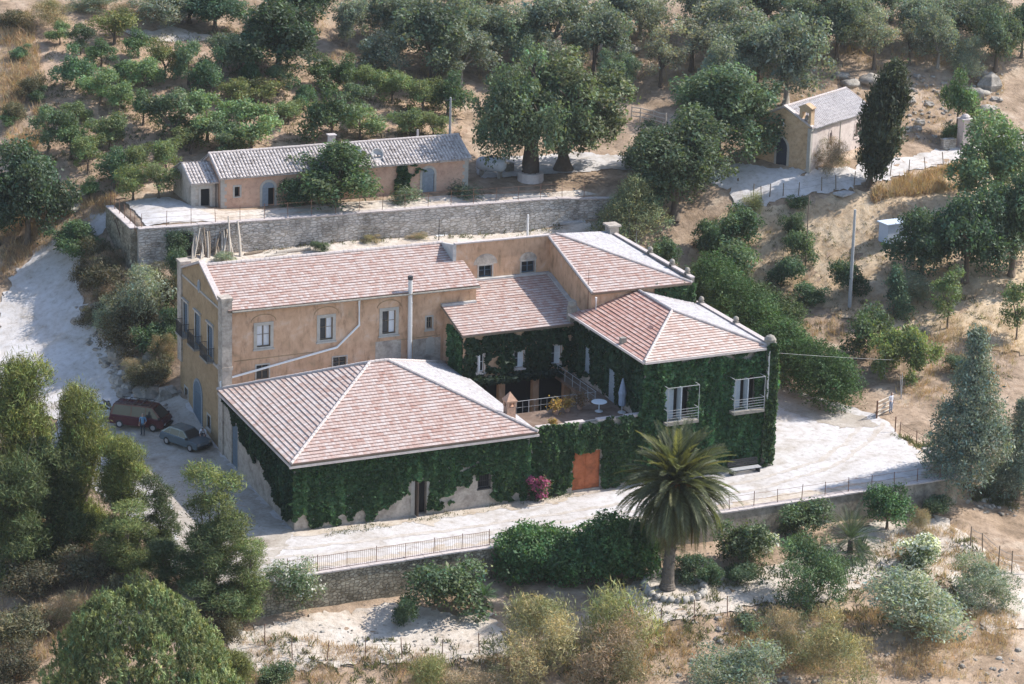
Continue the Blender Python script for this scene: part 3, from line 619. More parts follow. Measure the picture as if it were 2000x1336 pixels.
def coppi(mb, o, e, s, L, W, pitch=.30, amp=.075, seed=0, holes=()):
    """barrel tiles: o eave corner, e along the eave (length L), s up the slope (length W)"""
    o = Vector(o); e = Vector(e).normalized(); s = Vector(s).normalized(); n = e.cross(s)
    if n.z < 0: n = -n
    nr = int(L/pitch); tl = .42; nw = int(math.ceil(W/tl))
    for i in range(nr):
        off = noise.noise((i*.7, seed, 2.2))*.07
        for j in range(nw):
            w0 = j*tl-(off if j == 0 else 0)-.05; w1 = min(W, (j+1)*tl+.03)
            uc = (i+.5)*pitch; wc = (w0+w1)/2
            if any((uc-h[0])**2/h[2]**2+(wc-h[1])**2/h[3]**2 < 1 for h in holes): continue
            jx = noise.noise((i*1.3, j*1.7, seed+5))*.022; jz = noise.noise((i*1.1, j*.9, seed+9))*.02
            sag = noise.noise((i*.06, j*.12, seed+3))*.10
            prof0 = [(-.46, 0), (-.30, .75), (0, 1.05), (.30, .75), (.46, 0)]
            c0 = [o+e*(uc+jx+p[0]*pitch)+s*w0+n*(p[1]*amp+.045+jz+sag) for p in prof0]
            c1 = [o+e*(uc+p[0]*pitch*.86)+s*w1+n*(p[1]*amp*.86+.012+jz+sag) for p in prof0]
            for k in range(4): mb.poly([c0[k], c0[k+1], c1[k+1], c1[k]])
            mb.poly(c0)
def quoin(mb, F, a, z0, z1, d=-.02, w0=.55, w1=.36, side=1, h=.32):
    z = z0; k = 0
    while z < z1-.05:
        ww = w0 if k % 2 else w1
        F.slab(mb, a, a+side*ww, z, min(z+h-.015, z1), d, .1); z += h; k += 1

# ------------------------------------------------------------------ the farmhouse
HOUSE = empty('farmhouse', (0, 0, 0))
tag(HOUSE, 'large ochre farmhouse with pink tiled hipped wings and ivy clad front', 'farmhouse')
S0 = Fr((0, 15.9, 0), (1, 0, 0), (0, -1, 0)); W0 = Fr((0, 0, 0), (0, 1, 0), (-1, 0, 0)); FS = Fr((0, 0, 0), (1, 0, 0), (0, -1, 0))
# main block: south wall
mw = [(2.63, 3.66, 7.9, 9.52), (7.5, 8.5, 7.92, 9.6), (12.42, 13.48, 7.86, 9.62), (15.98, 16.42, 7.9, 8.8)]
lo_ = [(2.6, 3.55, 5.4, 6.5), (8.55, 9.6, 5.5, 6.45)]
mb = MB(); wall_sheet(mb, S0, 0, 20, 3, 11.1, mw+lo_)
mb.poly([(20, 15.9, 3), (20, 26.4, 3), (20, 26.4, 11.1), (20, 15.9, 11.1)]); mb.poly([(20, 26.4, 3), (.3, 26.4, 3), (.3, 26.4, 11.1), (20, 26.4, 11.1)])
mb.build('wall', [M['plaster'], M['dark']], HOUSE)['label'] = 'sunny ochre long wall with stained plaster'
# gable facade
gw = [(24.3, 25.4, 6.55, 8.95), (21.2, 22.45, 6.55, 8.95), (18.05, 19.3, 6.55, 8.95), (24.4, 25.2, 1.3, 2.2), (18.7, 19.45, .95, 1.9)]
mb = MB(); wall_sheet(mb, W0, 15.88, 26.4, -.3, 11.0, gw)
W0.prism(mb, [(15.88, 11.0), (26.4, 11.0), (26.4, 11.45), (25.6, 11.45), (21.15, 13.05), (16.7, 11.45), (15.88, 11.45)], 0, .3)
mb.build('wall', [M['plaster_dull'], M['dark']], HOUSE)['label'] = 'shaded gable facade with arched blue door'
for y0, y1 in ((15.5, 16.5), (25.75, 26.75)):
    mb = MB(); mb.box(-.12, .62, y0+.0, y1-.0, -.3 if y0 < 20 else 4, 11.75)
    mb.box(-.18, .68, y0-.06, y1+.06, 11.75, 11.95)
    if y0 < 20: mb.box(-.16, .68, 15.44, 16.56, 6.5, 6.75)
    mb.build('corner_pier', M['plaster_grey'], HOUSE)
for z0, z1, d in ((6.28, 6.46, .10), (10.86, 11.0, .06)): mb = MB(); mb.box(-d, -.005, 16.55, 25.7, z0, z1); mb.build('string_course', M['stone_trim'], HOUSE)
mb = MB(); mb.prism([(-.14, 16.6, 11.47), (-.14, 21.15, 13.1), (-.14, 25.7, 11.47), (-.14, 25.7, 11.62), (-.14, 21.15, 13.3), (-.14, 16.6, 11.62)], (.42, 0, 0))
mb.build('gable_coping', M['ridge'], HOUSE)
for h, st in zip(mw, ('curtain', 'half', 'half', 'plain')): window(HOUSE, S0, *h, tw=.24 if h[0] < 15 else .12, style=st)
for h in lo_: window(HOUSE, S0, *h, tw=.1, style='plain', sill=False)
# shallow relieving arches above the windows
for h in mw[:3]:
    mb = MB(); c = (h[0]+h[1])/2; pts = [(c+.95*math.cos(math.pi*k/12), h[3]+.28+.55*math.sin(math.pi*k/12)) for k in range(13)]
    for i in range(12):
        (a, b), (c2, d2) = pts[i], pts[i+1]; mb.tube([S0.p(a, b, -.005), S0.p(c2, d2, -.005)], .035, 5)
    mb.build('plaster_moulding', M['plaster_dull'], HOUSE)
for a, b, z0, z1 in ((.9, 7, 7, 7.05), (13.6, 17.1, 7.25, 7.3)): mb = MB(); mb.tube([S0.p(a, z0, 0), S0.p(b, z1, 0)], .035, 4); mb.build('plaster_moulding', M['plaster_dull'], HOUSE)
for a, b, z0, z1, d in ((11.9, 13.95, 5.4, 7.3, .012), (14.9, 17.15, 5.3, 7.15, .014)): mb = MB(); S0.slab(mb, a, b, z0, z1, -d, .05); mb.build('bare_render_patch', M['plaster_grey'], HOUSE)
mb = MB(); S0.poly(mb, arch_pts(15.95, 16.65, 5.9, 6.9), -.03); mb.build('blind_niche', M['stone_trim'], HOUSE)
for h in gw[:3]:
    mb = MB(); W0.slab(mb, h[0]-.16, h[0], h[2], h[3]+.16, -.05, .05); W0.slab(mb, h[1], h[1]+.16, h[2], h[3]+.16, -.05, .05); W0.slab(mb, h[0], h[1], h[3], h[3]+.16, -.05, .05)
    W0.slab(mb, h[0]-.22, h[1]+.22, h[3]+.16, h[3]+.28, -.16, .05)
    wd = mb.build('window', M['stone_trim'], HOUSE); wd['label'] = 'tall balcony window with blue shutters'
    mb = MB()
    for s in (0, 1):
        a0 = h[0]+(h[1]-h[0])/2*s+.03; a1 = a0+(h[1]-h[0])/2-.06
        W0.slab(mb, a0, a1, h[2]+.03, h[3]-.03, .05, .10)
        for k in range(14): W0.slab(mb, a0+.08, a1-.08, h[2]+.15+k*.16, h[2]+.21+k*.16, .02, .06)
    mb.build('shutter', M['blue'], wd)
    mb = MB(); W0.slab(mb, h[0]-.3, h[1]+.3, h[2]-.18, h[2]-.04, -.6, .0); mb.build('balcony_slab', M['stone_dark'], wd)
    mb = MB()
    for k in range(15):
        a = h[0]-.27+(h[1]-h[0]+.54)*k/14; W0.slab(mb, a-.012, a+.012, h[2]-.04, h[2]+.95, -.57, -.545)
    W0.slab(mb, h[0]-.29, h[1]+.29, h[2]+.95, h[2]+.99, -.58, -.53)
    for a in (h[0]-.28, h[1]+.28):
        W0.slab(mb, a-.015, a+.015, h[2]+.95, h[2]+.985, -.53, 0)
        for k in range(4): W0.slab(mb, a-.01, a+.01, h[2]-.04, h[2]+.95, -.44+k*.12, -.42+k*.12)
    mb.build('balcony_railing', M['iron'], wd)
for h in gw[3:]: window(HOUSE, W0, *h, tw=.14, style='grid', frame='blue')
mb = MB(); D = arch_pts(20.85, 22.75, 0, 2.75); ring(mb, W0, D, .2, -.06, .1); dr = mb.build('door_surround', M['greyblue'], HOUSE)
mb = MB(); W0.prism(mb, D, -.03, .05)
for k in range(1, 9): W0.slab(mb, 20.85+k*.211-.012, 20.85+k*.211+.012, .05, 2.75, -.045, -.02)
W0.slab(mb, 20.9, 22.7, 2.7, 2.8, -.06, -.02)
mb.build('door', M['blue'], HOUSE)['label'] = 'arched faded blue double door'
mb = MB(); c = W0.p(21.4, 11.25, -.02)
for r, m_ in ((.42, 0), (.31, 1)):
    pts = [(c.x-(.0 if m_ == 0 else .03), c.y+r*.8*math.cos(t*math.pi/8), c.z-.0+r*1.25*math.sin(t*math.pi/8)) for t in range(16)]
    mb.prism(pts, (-.05, 0, 0), m_)
mb.build('oval_window', [M['stone_trim'], M['greyblue']], HOUSE)
# main roof
E1 = 11.13; RY = 21.15; RZ = 12.85; sl_ = (RZ-E1)/(RY-15.9)
def zr(y): return E1+(y-15.9)*sl_
mb = MB()
tiled(mb, [(.3, 15.45, zr(15.45)), (20.1, 15.45, zr(15.45)), (20.1, 18.7, zr(18.7)), (19.4, 18.7, zr(18.7)), (19.4, RY, RZ), (.3, RY, RZ)], (1, 0, 0), seed=1)
tiled(mb, [(.3, 26.9, zr(15.4)), (19.4, 26.9, zr(15.4)), (19.4, RY, RZ), (.3, RY, RZ)], (1, 0, 0), seed=2)
r1 = mb.build('roof', [M['tile'], M['wood']], HOUSE); r1['label'] = 'long main tiled roof'
mb = MB(); caps(mb, (.2, RY, RZ+.07), (19.4, RY, RZ+.07), .17); mb.build('ridge_tiles', M['ridge'], r1)
mb = MB(); mb.tube([(.6, 15.38, E1-.22), (20.1, 15.38, E1-.25)], .075, 8); mb.build('gutter', M['stone_dark'], r1)
mb = MB(); q = .1
mb.tube([S0.p(10.5, 10.95, -.35), S0.p(10.52, 10.6, -.12), S0.p(10.55, 8.8, -.12), S0.p(8.8, 7.25, -.12), S0.p(.1, 5.75, -.12), S0.p(-.16, 5.6, -.12), S0.p(-.16, 4.75, -.3)], .085, 8)
mb.build('downpipe', M['whitepipe'], HOUSE)['label'] = 'white pipe running slantwise across the ochre wall'
mb = MB(); mb.tube([S0.p(14.5, 5.3, -.42), S0.p(14.45, 12.0, -.42)], .17, 12)
for z in (7.2, 8.4, 10.2): mb.tube([S0.p(14.48, z, -.42), S0.p(14.48, z+.05, -.42)], .185, 12)
fl = mb.build('flue_pipe', M['flue'], HOUSE)
mb = MB(); mb.tube([S0.p(14.45, 12.0, -.42), S0.p(14.45, 12.28, -.42)], .2, 12); mb.build('flue_cap', M['iron'], fl)

# front wing: full hipped roof, ivy wall
mb = MB()
fh = [(8.75, 9.6, .0, 2.5), (13.45, 14.45, 1.25, 2.35)]
wall_sheet(mb, FS, 0, 17.4, -.3, 5.0, fh, .35)
mb.box(17.15, 17.4, .02, 12, -.2, 4.98, 0)
mb.build('wall', [M['plaster_grey'], M['dark']], HOUSE)['label'] = 'weathered wall of the low front wing under ivy'
mb = MB(); wh = [(12.3, 13.7, 0, 3.35)]
wall_sheet(mb, W0, 0.02, 15.85, -.3, 4.98, wh, .3); mb.build('wall', [M['plaster_grey'], M['dark']], HOUSE)['label'] = 'shaded side wall of the low front wing'
mb = MB()
W0.slab(mb, 12.32, 13.0, 0, 3.33, .08, .14); W0.slab(mb, 13.02, 13.68, 0, 3.33, .08, .14)
for k in range(6): W0.slab(mb, 12.35, 13.65, .3+k*.55, .35+k*.55, .06, .09)
mb.build('door', M['blue'], HOUSE)['label'] = 'tall blue side door beside the ivy'
mb = MB(); FS.slab(mb, 8.45, 8.73, 0, 2.6, -.05, .2); FS.slab(mb, 9.62, 9.8, 0, 2.6, -.05, .2); FS.slab(mb, 8.73, 9.62, 2.5, 2.6, -.05, .2); mb.build('door_surround', M['stone_trim'], HOUSE)
mb = MB(); FS.slab(mb, 8.78, 8.86, 0.02, 2.48, -.45, .3); mb.build('door', M['darkwood'], HOUSE)['label'] = 'open dark door in the ivy wall'
mb = MB()
for k in range(7): FS.slab(mb, 13.5+k*.15, 13.525+k*.15, 1.25, 2.35, .02, .05)
FS.slab(mb, 13.4, 14.5, 1.15, 1.25, -.05, .2); FS.slab(mb, 13.45, 14.45, 1.78, 1.82, .02, .05); mb.build('barred_window', M['iron'], HOUSE)
EV = 5.0; o = .4; x0, x1, y0, y1 = -o, 17.4+o, -o, 15.84
A1 = (8.55, 8.35, 8.4); A2 = (9.9, 8.35, 8.4)
mb = MB(); tiled(mb, [(x0, y1, EV), (x0, y0, EV), A1], (0, 1, 0), seed=3); rw = mb.build('roof', [M['tile_pale'], M['wood']], HOUSE); rw['label'] = 'shaded west hip of the front wing roof'
mb = MB(); tiled(mb, [(x0, y0, EV), (x1, y0, EV), A2, A1], (1, 0, 0), seed=4); rs = mb.build('roof', [M['tile'], M['wood']], HOUSE); rs['label'] = 'large red and white front slope of the front wing'
mb = MB(); tiled(mb, [(x1, y0, EV), (x1, y1, EV), A2], (0, 1, 0), seed=5); tiled(mb, [(x1, y1, EV), (x0, y1, EV), A1, A2], (1, 0, 0), seed=6)
re = mb.build('roof', [M['tile_white'], M['wood']], HOUSE); re['label'] = 'glare whitened lichened far slope of the front wing roof'
mb = MB(); up_ = Vector((0, 0, .08))
for a, b in (((x0, y0, EV), A1), ((x1, y0, EV), A2), (A1, A2), ((x0, y1, EV), A1), ((x1, y1, EV), A2)): caps(mb, Vector(a)+up_, Vector(b)+up_, .15)
mb.build('ridge_tiles', M['ridge'], rs)
mb = MB(); FS.slab(mb, -.5, 17.9, 4.70, 4.86, -.42, -.3); mb.build('eave_board', M['plaster_pale'], HOUSE); mb = MB(); W0.slab(mb, -.28, 15.7, 4.70, 4.86, -.42, -.3); mb.build('eave_board', M['plaster_pale'], HOUSE)
# brick chimney on the corner of the front wing
cx, cy = 16.75, 2.2; zb = 5.2
mb = MB(); mb.box(cx-.33, cx+.33, cy-.33, cy+.33, zb-.4, zb+1.0)
for sx in (-1, 1):
    for sy in (-1, 1): mb.box(cx+sx*.28-.08, cx+sx*.28+.08, cy+sy*.28-.08, cy+sy*.28+.08, zb+1.0, zb+1.4)
mb.box(cx-.1, cx+.1, cy-.1, cy+.1, zb+1.0, zb+1.38)
ch = mb.build('chimney', M['terracotta'], HOUSE)
mb = MB(); mb.box(cx-.42, cx+.42, cy-.42, cy+.42, zb+1.4, zb+1.5); b = [(cx-.4, cy-.4, zb+1.5), (cx+.4, cy-.4, zb+1.5), (cx+.4, cy+.4, zb+1.5), (cx-.4, cy+.4, zb+1.5)]; t = (cx, cy, zb+2.1)
for i in range(4): mb.poly([b[i], b[(i+1) % 4], t])
mb.build('chimney_cap', M['terracotta'], ch)

# middle wing: single slope roof, windows over the ivy court
MS = Fr((0, 12, 0), (1, 0, 0), (0, -1, 0)); mz = lambda y: 10.45-.28*(18.7-y)
mwn = [(18.45, 19.05, 5.4, 6.75), (21.5, 22.3, 5.4, 6.65), (24.5, 25.35, 5.35, 6.8)]
mb = MB(); wall_sheet(mb, MS, 17.35, 26.2, 4.75, 8.4, mwn)
mb.poly([(17.35, 12, 4.9), (17.35, 15.88, 4.9), (17.35, 15.88, mz(15.88)), (17.35, 12, mz(12))], 0)
mb.box(17.36, 26.2, 12.02, 15.86, 4.55, 4.75, 0)
for x in (17.7, 20.6, 23.4, 26.0): mb.box(x-.25, x+.25, 12.05, 12.5, -.1, 4.5, 0)
mb.poly([(17.4, 12.7, 0), (26.2, 12.7, 0), (26.2, 12.7, 4.6), (17.4, 12.7, 4.6)], 1)  # near-black sheet across the arcade, its inner darkness painted
mb.build('wall', [M['plaster'], M['dark']], HOUSE)['label'] = 'middle wing wall above the dark court'
for h in mwn: window(HOUSE, MS, *h, tw=.1, frame='white', style='open' if h[0] < 20 else 'half', trim='plaster_pale')
mb = MB(); tiled(mb, [(17.1, 11.6, mz(11.6)), (27.3, 11.6, mz(11.6)), (27.3, 18.68, mz(18.68)), (19.95, 18.68, mz(18.68)), (19.95, 15.88, mz(15.88)), (17.1, 15.88, mz(15.88))], (1, 0, 0), seed=7)
rm = mb.build('roof', [M['tile'], M['wood']], HOUSE); rm['label'] = 'single slope roof of the middle wing'
mb = MB(); mb.box(19.95, 27.3, 18.35, 18.68, mz(18.5)-.02, mz(18.5)+.16); mb.box(17.1, 19.9, 15.55, 15.88, mz(15.7)-.02, mz(15.7)+.16)
mb.prism([(27.05, 11.7, mz(11.7)), (27.38, 11.7, mz(11.7)), (27.38, 11.7, mz(11.7)+.18), (27.05, 11.7, mz(11.7)+.18)], (0, 6.6, 6.6*.28)); mb.build('cement_flashing', M['cement'], rm)
# upper block with two windows
BS = Fr((0, 18.7, 0), (1, 0, 0), (0, -1, 0)); bw = [(21.4, 22.5, 10.6, 11.5), (25.0, 26.1, 10.62, 11.52)]
mb = MB(); wall_sheet(mb, BS, 19.45, 27.4, 9.8, 13.4, bw)
mb.poly([(19.45, 18.7, 10), (19.45, 26.3, 8), (19.45, 26.3, 10.3), (19.45, 18.7, 13.4)], 0)
mb.poly([(27.4, 18.7, 13.4), (27.4, 26.3, 10.3), (27.4, 26.3, 5), (27.4, 18.7, 9.8)]); mb.poly([(19.45, 26.3, 4), (27.4, 26.3, 4), (27.4, 26.3, 10.2), (19.45, 26.3, 10.2)])
mb.build('wall', [M['plaster'], M['dark']], HOUSE)['label'] = 'ochre upper wall with two small dark windows'
mb = MB(); mb.box(19.35, 27.4, 18.6, 18.95, 13.4, 13.5); mb.build('wall_coping', M['ridge'], HOUSE)
mb = MB(); tiled(mb, [(19.3, 26.7, 10.05), (27.35, 26.7, 10.05), (27.35, 18.95, 13.2), (19.3, 18.95, 13.2)], (1, 0, 0), seed=14); mb.build('roof', [M['tile_pale'], M['wood']], HOUSE)['label'] = 'hidden back slope of the upper block'
mb = MB(); mb.prism([(19.2, 18.62, 11.9), (19.46, 18.62, 11.9), (19.46, 18.62, 13.42), (19.2, 18.62, 13.42)], (0, 2.4, -.45)); mb.build('wall_buttress', M['cement'], HOUSE)
for h in bw: window(HOUSE, BS, *h, tw=.12, style='plain', frame='blue')
for h, r in ((bw[0], 1.0), (bw[1], .75)):
    mb = MB(); c = (h[0]+h[1])/2; BS.poly(mb, [(c+r*math.cos(math.pi*k/12), h[3]+.1+r*.85*math.sin(math.pi*k/12)) for k in range(13)], -.012)
    mb.build('patched_arch', M['plaster_grey'], HOUSE)
# east block, hip with its high corner towards the upper block
EW = Fr((27.4, 0, 0), (0, 1, 0), (-1, 0, 0)); ez = 11.0
mb = MB()
mb.poly([(27.4, 11.15, 8.2), (27.4, 18.7, 9.8), (27.4, 18.7, 13.3), (27.4, 11.15, 10.95)]); mb.poly([(27.4, 11.15, 8.2), (35.2, 11.15, 8.2), (35.2, 11.15, 10.95), (27.4, 11.15, 10.95)])
mb.poly([(27.4, 11.15, 0), (35.2, 11.15, 0), (35.2, 11.15, 8.2), (27.4, 11.15, 8.2)]); mb.poly([(35.2, 11.15, 0), (35.2, 26.4, 2), (35.2, 26.4, 11), (35.2, 11.15, 10.95)]); mb.poly([(27.4, 26.4, 2), (35.2, 26.4, 2), (35.2, 26.4, 11), (27.4, 26.4, 11)])
mb.build('wall', M['plaster'], HOUSE)['label'] = 'ochre wall of the upper right block'
a = (27.25, 10.8, 10.97); b = (35.7, 10.8, 10.97); c = (35.7, 25.5, 11.2); t = (27.9, 18.75, 13.45); wv = (27.25, 18.75, 13.3)
mb = MB(); tiled(mb, [a, b, t, wv], (1, 0, 0), seed=8); r2 = mb.build('roof', [M['tile'], M['wood']], HOUSE); r2['label'] = 'front slope of the upper right roof'
mb = MB(); tiled(mb, [b, c, t], (0, 1, 0), seed=9); mb.poly([c, (27.4, 25.5, 11.4), t], 0, uv=[(0, 0), (1, 0), (0, 1)])
mb.build('roof', [M['tile_white'], M['wood']], HOUSE)['label'] = 'glare whitened lichened side slope of the upper right roof'
mb = MB(); caps(mb, Vector(b)+up_, Vector(t)+up_, .13); mb.build('ridge_tiles', M['ridge'], r2); mb = MB(); caps(mb, Vector(wv)+up_, Vector(a)+up_, .15); mb.build('verge_tiles', M['ridge'], r2)
mb = MB(); mb.tube([(27.5, 10.65, 10.7), (27.55, 10.7, 9.4), (27.1, 10.7, 9.2), (26.2, 11.2, 9.0)], .08, 8); mb.build('downpipe', M['whitepipe'], HOUSE)
mb = MB(); mb.tube([EW.p(11.7, 8.4, -.05), EW.p(11.7, 11.1, -.05), EW.p(11.7, 12.6, -.05)], .022, 5); mb.build('lightning_wire', M['rust'], HOUSE)
mb = MB(); mb.box(35.72, 36.0, 11.0, 25.6, 10.2, 11.3); mb.build('parapet', M['stone_dark'], HOUSE)
mb = MB(); mb.box(35.68, 36.04, 11.0, 25.6, 11.3, 11.4); mb.build('parapet_coping', M['ridge'], HOUSE)
def urn(x, y, z, sc=1.0, nm='parapet_finial', mat='stone_dark'):
    mb = MB(); mb.box(x-.3*sc, x+.3*sc, y-.3*sc, y+.3*sc, z-.35*sc, z+.2*sc); mb.lathe((x, y, z+.2*sc), [(.22*sc, 0), (.36*sc, .18*sc), (.34*sc, .42*sc), (.2*sc, .58*sc), (.08*sc, .64*sc)], 10)
    mb.build(nm, M[mat], HOUSE)
urn(35.86, 18.1, 11.4, .6); urn(35.86, 14.4, 11.4, .6); urn(35.86, 11.9, 11.4, .6)
mb = MB(); mb.box(35.4, 36.2, 24.3, 25.2, 10.8, 11.9); mb.box(35.25, 36.35, 24.15, 25.35, 11.9, 12.05); mb.build('parapet_chimney', M['plaster_grey'], HOUSE)

# right wing: hipped roof, ivy walls, two balconies
RW = Fr((26.3, 0, 0), (0, 1, 0), (-1, 0, 0)); rzv = 9.2
rh = [(27.9, 29.9, 4.6, 7.1), (33.35, 35.3, 4.75, 7.1), (30.7, 31.7, 0.1, 2.2), (33.3, 35.6, .8, 3.0)]
mb = MB(); wall_sheet(mb, FS, 26.3, 36.3, -.3, 9.15, rh[:2], .3)
wall_sheet(mb, RW, .02, 12, -.3, 9.13, [(4.6, 5.5, 4.5, 6.9), (8.8, 9.5, 5.4, 7.4)], .3)
mb.poly([(36.3, 0, -.3), (36.3, 11.1, -.3), (36.3, 11.1, 9.15), (36.3, 0, 9.15)])
mb.build('wall', [M['plaster_grey'], M['dark']], HOUSE)['label'] = 'right wing wall under thick ivy'
g1 = (26.0, -.35, rzv); g2 = (36.25, -.35, rzv); g3 = (36.25, 11.1, rzv); g4 = (26.0, 12.0, rzv); t1 = (31.2, 5.5, 10.75); t2 = (31.2, 11.1, 10.75)
mb = MB(); tiled(mb, [g4, g1, t1, (31.2, 11.2, 10.75), (27.5, 11.2, 9.65)], (0, 1, 0), seed=10); rr = mb.build('roof', [M['tile_red'], M['wood']], HOUSE); rr['label'] = 'red shaded slope of the right wing roof'
mb = MB(); tiled(mb, [g1, g2, t1], (1, 0, 0), seed=11); mb.build('roof', [M['tile_pale'], M['wood']], HOUSE)['label'] = 'pale front slope of the right wing roof'
mb = MB(); tiled(mb, [g2, g3, t2, t1], (0, 1, 0), seed=12); mb.build('roof', [M['tile_white'], M['wood']], HOUSE)['label'] = 'glare whitened lichened far slope of the right wing roof'
mb = MB()
for a_, b_ in ((g1, t1), (t1, t2), (g2, t1)): caps(mb, Vector(a_)+up_, Vector(b_)+up_, .14)
mb.build('ridge_tiles', M['ridge'], rr)
mb = MB(); mb.box(25.85, 26.1, -.4, 12.0, rzv-.12, rzv+.05); mb.box(26.0, 36.3, -.5, -.36, rzv-.14, rzv+.03); mb.build('eave_board', M['plaster_pale'], HOUSE)
mb = MB(); mb.box(36.3, 36.62, -.2, 11.1, 8.4, 9.3); mb.build('parapet', M['stone_dark'], HOUSE)
mb = MB(); mb.box(36.26, 36.66, -.2, 11.1, 9.3, 9.4); mb.build('parapet_coping', M['ridge'], HOUSE)
urn(36.46, 10.6, 9.4, .6); urn(36.46, 5.2, 9.4, .6)
mb = MB(); mb.box(36.0, 36.7, -.45, .3, -.2, 9.55); mb.lathe((36.35, -.08, 9.55), [(.42, 0), (.45, .2), (.3, .4), (.1, .5)], 10); mb.build('corner_pier', M['stone_dark'], HOUSE)
mb = MB(); mb.box(25.9, 26.5, 11.7, 12.3, 8.6, 9.7); mb.lathe((26.2, 12, 9.7), [(.3, 0), (.38, .2), (.3, .45), (.1, .6)], 10); mb.build('corner_pier', M['stone_dark'], HOUSE)
mb = MB(); mb.box(26.15, 26.55, 3.6, 4.0, 8.9, 9.75); mb.build('vent_stub', M['stone_dark'], HOUSE)
mb = MB(); mb.prism([(28.2, 4.0, 9.75), (28.9, 4.0, 9.95), (28.9, 4.0, 10.22)], (0, .5, 0)); mb.build('roof_vent', M['tile_red'], HOUSE)
for h in rh[:2]:
    mb = MB(); FS.slab(mb, h[0]-.1, h[0], h[2], h[3]+.1, -.05, .1); FS.slab(mb, h[1], h[1]+.1, h[2], h[3]+.1, -.05, .1); FS.slab(mb, h[0], h[1], h[3], h[3]+.1, -.05, .1)
    wd = mb.build('window', M['plaster_grey'], HOUSE); wd['label'] = 'balcony window with pale shutter and metal frame'
    mb = MB(); FS.slab(mb, h[0]+.03, h[0]+.72, h[2]+.02, h[3]-.02, -.02, .03); FS.slab(mb, h[0]+1.0, h[0]+1.08, h[2]+.02, h[3]-.02, -.62, .03)
    for k in range(12): FS.slab(mb, h[0]+.1, h[0]+.66, h[2]+.2+k*.18, h[2]+.26+k*.18, -.035, -.02)
    mb.build('shutter', M['shutter_pale'], wd)
    mb = MB(); FS.slab(mb, h[0]-.25, h[1]+.35, h[2]-.2, h[2]-.02, -.95, 0); mb.build('balcony_slab', M['stone_dark'], wd)
    mb = MB()
    for a in (h[0]-.2, h[1]+.3): FS.slab(mb, a-.016, a+.016, h[2]-.02, h[3]+.15, -.94, -.9); FS.slab(mb, a-.018, a+.018, h[3]+.11, h[3]+.15, -.9, 0); FS.slab(mb, a-.015, a+.015, h[2]+.9, h[2]+.94, -.9, 0)
    FS.slab(mb, h[0]-.18, h[1]+.28, h[3]+.11, h[3]+.15, -.94, -.9)
    for k in range(5): FS.slab(mb, h[0]-.18, h[1]+.28, h[2]+.12+k*.2, h[2]+.15+k*.2, -.93, -.91)
    mb.build('balcony_frame', M['pole'], wd)
for a, b, z0, z1 in ((4.62, 5.48, 4.52, 6.88), (8.82, 9.48, 5.42, 7.38)): mb = MB(); mb.box(26.2, 26.27, a, b, z0, z1); mb.build('shutter', M['greyblue'], HOUSE)
mb = MB(); mb.tube([(36.05, -.55, 5.2), (36.05, -.55, 8.9)], .07, 8); mb.tube([(36.05, -.55, 8.9), (36.05, -.55, 9.0)], .1, 8); mb.build('service_mast', M['flue'], HOUSE)
# roof terrace between the wings, over the orange gate
mb = MB(); wall_sheet(mb, FS, 17.4, 26.3, -.3, 5.1, [(20.75, 22.95, .1, 2.95)], .3)
mb.box(17.42, 26.28, .32, .5, -.2, 5.1, 0)
mb.build('terrace', [M['plaster_grey'], M['dark']], HOUSE)['label'] = 'roof terrace over the gate between the two wings'
mb = MB(); mb.poly([(17.42, .3, 4.5), (26.28, .3, 4.5), (26.28, 11.9, 4.5), (24.9, 11.9, 4.5), (24.9, 5, 4.5), (17.42, 5, 4.5)]); mb.prism([(17.42, .3, 4.25), (26.28, .3, 4.25), (26.28, 11.9, 4.25), (24.9, 11.9, 4.25), (24.9, 5, 4.25), (17.42, 5, 4.25)], (0, 0, .24)); mb.build('terrace_floor', M['deck'], HOUSE)
mb = MB(); FS.slab(mb, 20.78, 21.84, .12, 2.92, .1, .15); FS.slab(mb, 21.86, 22.92, .12, 2.92, .1, .15)
for k in range(5): FS.slab(mb, 20.8, 22.9, .3+k*.58, .34+k*.58, .085, .11)
for a in (20.82, 21.84, 22.86): FS.slab(mb, a-.03, a+.03, .12, 2.92, .08, .11)
mb.build('gate_door', M['orange'], HOUSE)
for x0_, x1_ in ((17.9, 19.0), (20.2, 21.6), (22.6, 24.0), (24.8, 26.2)): mb = MB(); mb.box(x0_, x1_, -.08, .38, 5.1, 5.24); mb.build('parapet_slab', M['ridge'], HOUSE)
mb = MB()
for k in range(16):
    x = 17.6+k*.48; mb.tube([(x, 4.95, 4.5), (x, 4.95, 5.4)], .012 if k % 4 else .03, 5)
mb.tube([(17.5, 4.95, 5.42), (24.9, 4.95, 5.42)], .018, 6); mb.tube([(17.5, 4.95, 4.95), (24.9, 4.95, 4.95)], .010, 5)
mb.tube([(24.9, 4.95, 5.42), (24.9, 11.8, 5.42)], .018, 6); mb.tube([(24.9, 4.95, 5.0), (24.9, 11.8, 5.0)], .012, 5)
for k in range(6): mb.tube([(24.9, 5+k*1.3, 4.5), (24.9, 5+k*1.3, 5.42)], .02, 5)
mb.build('terrace_railing', M['pole'], HOUSE)

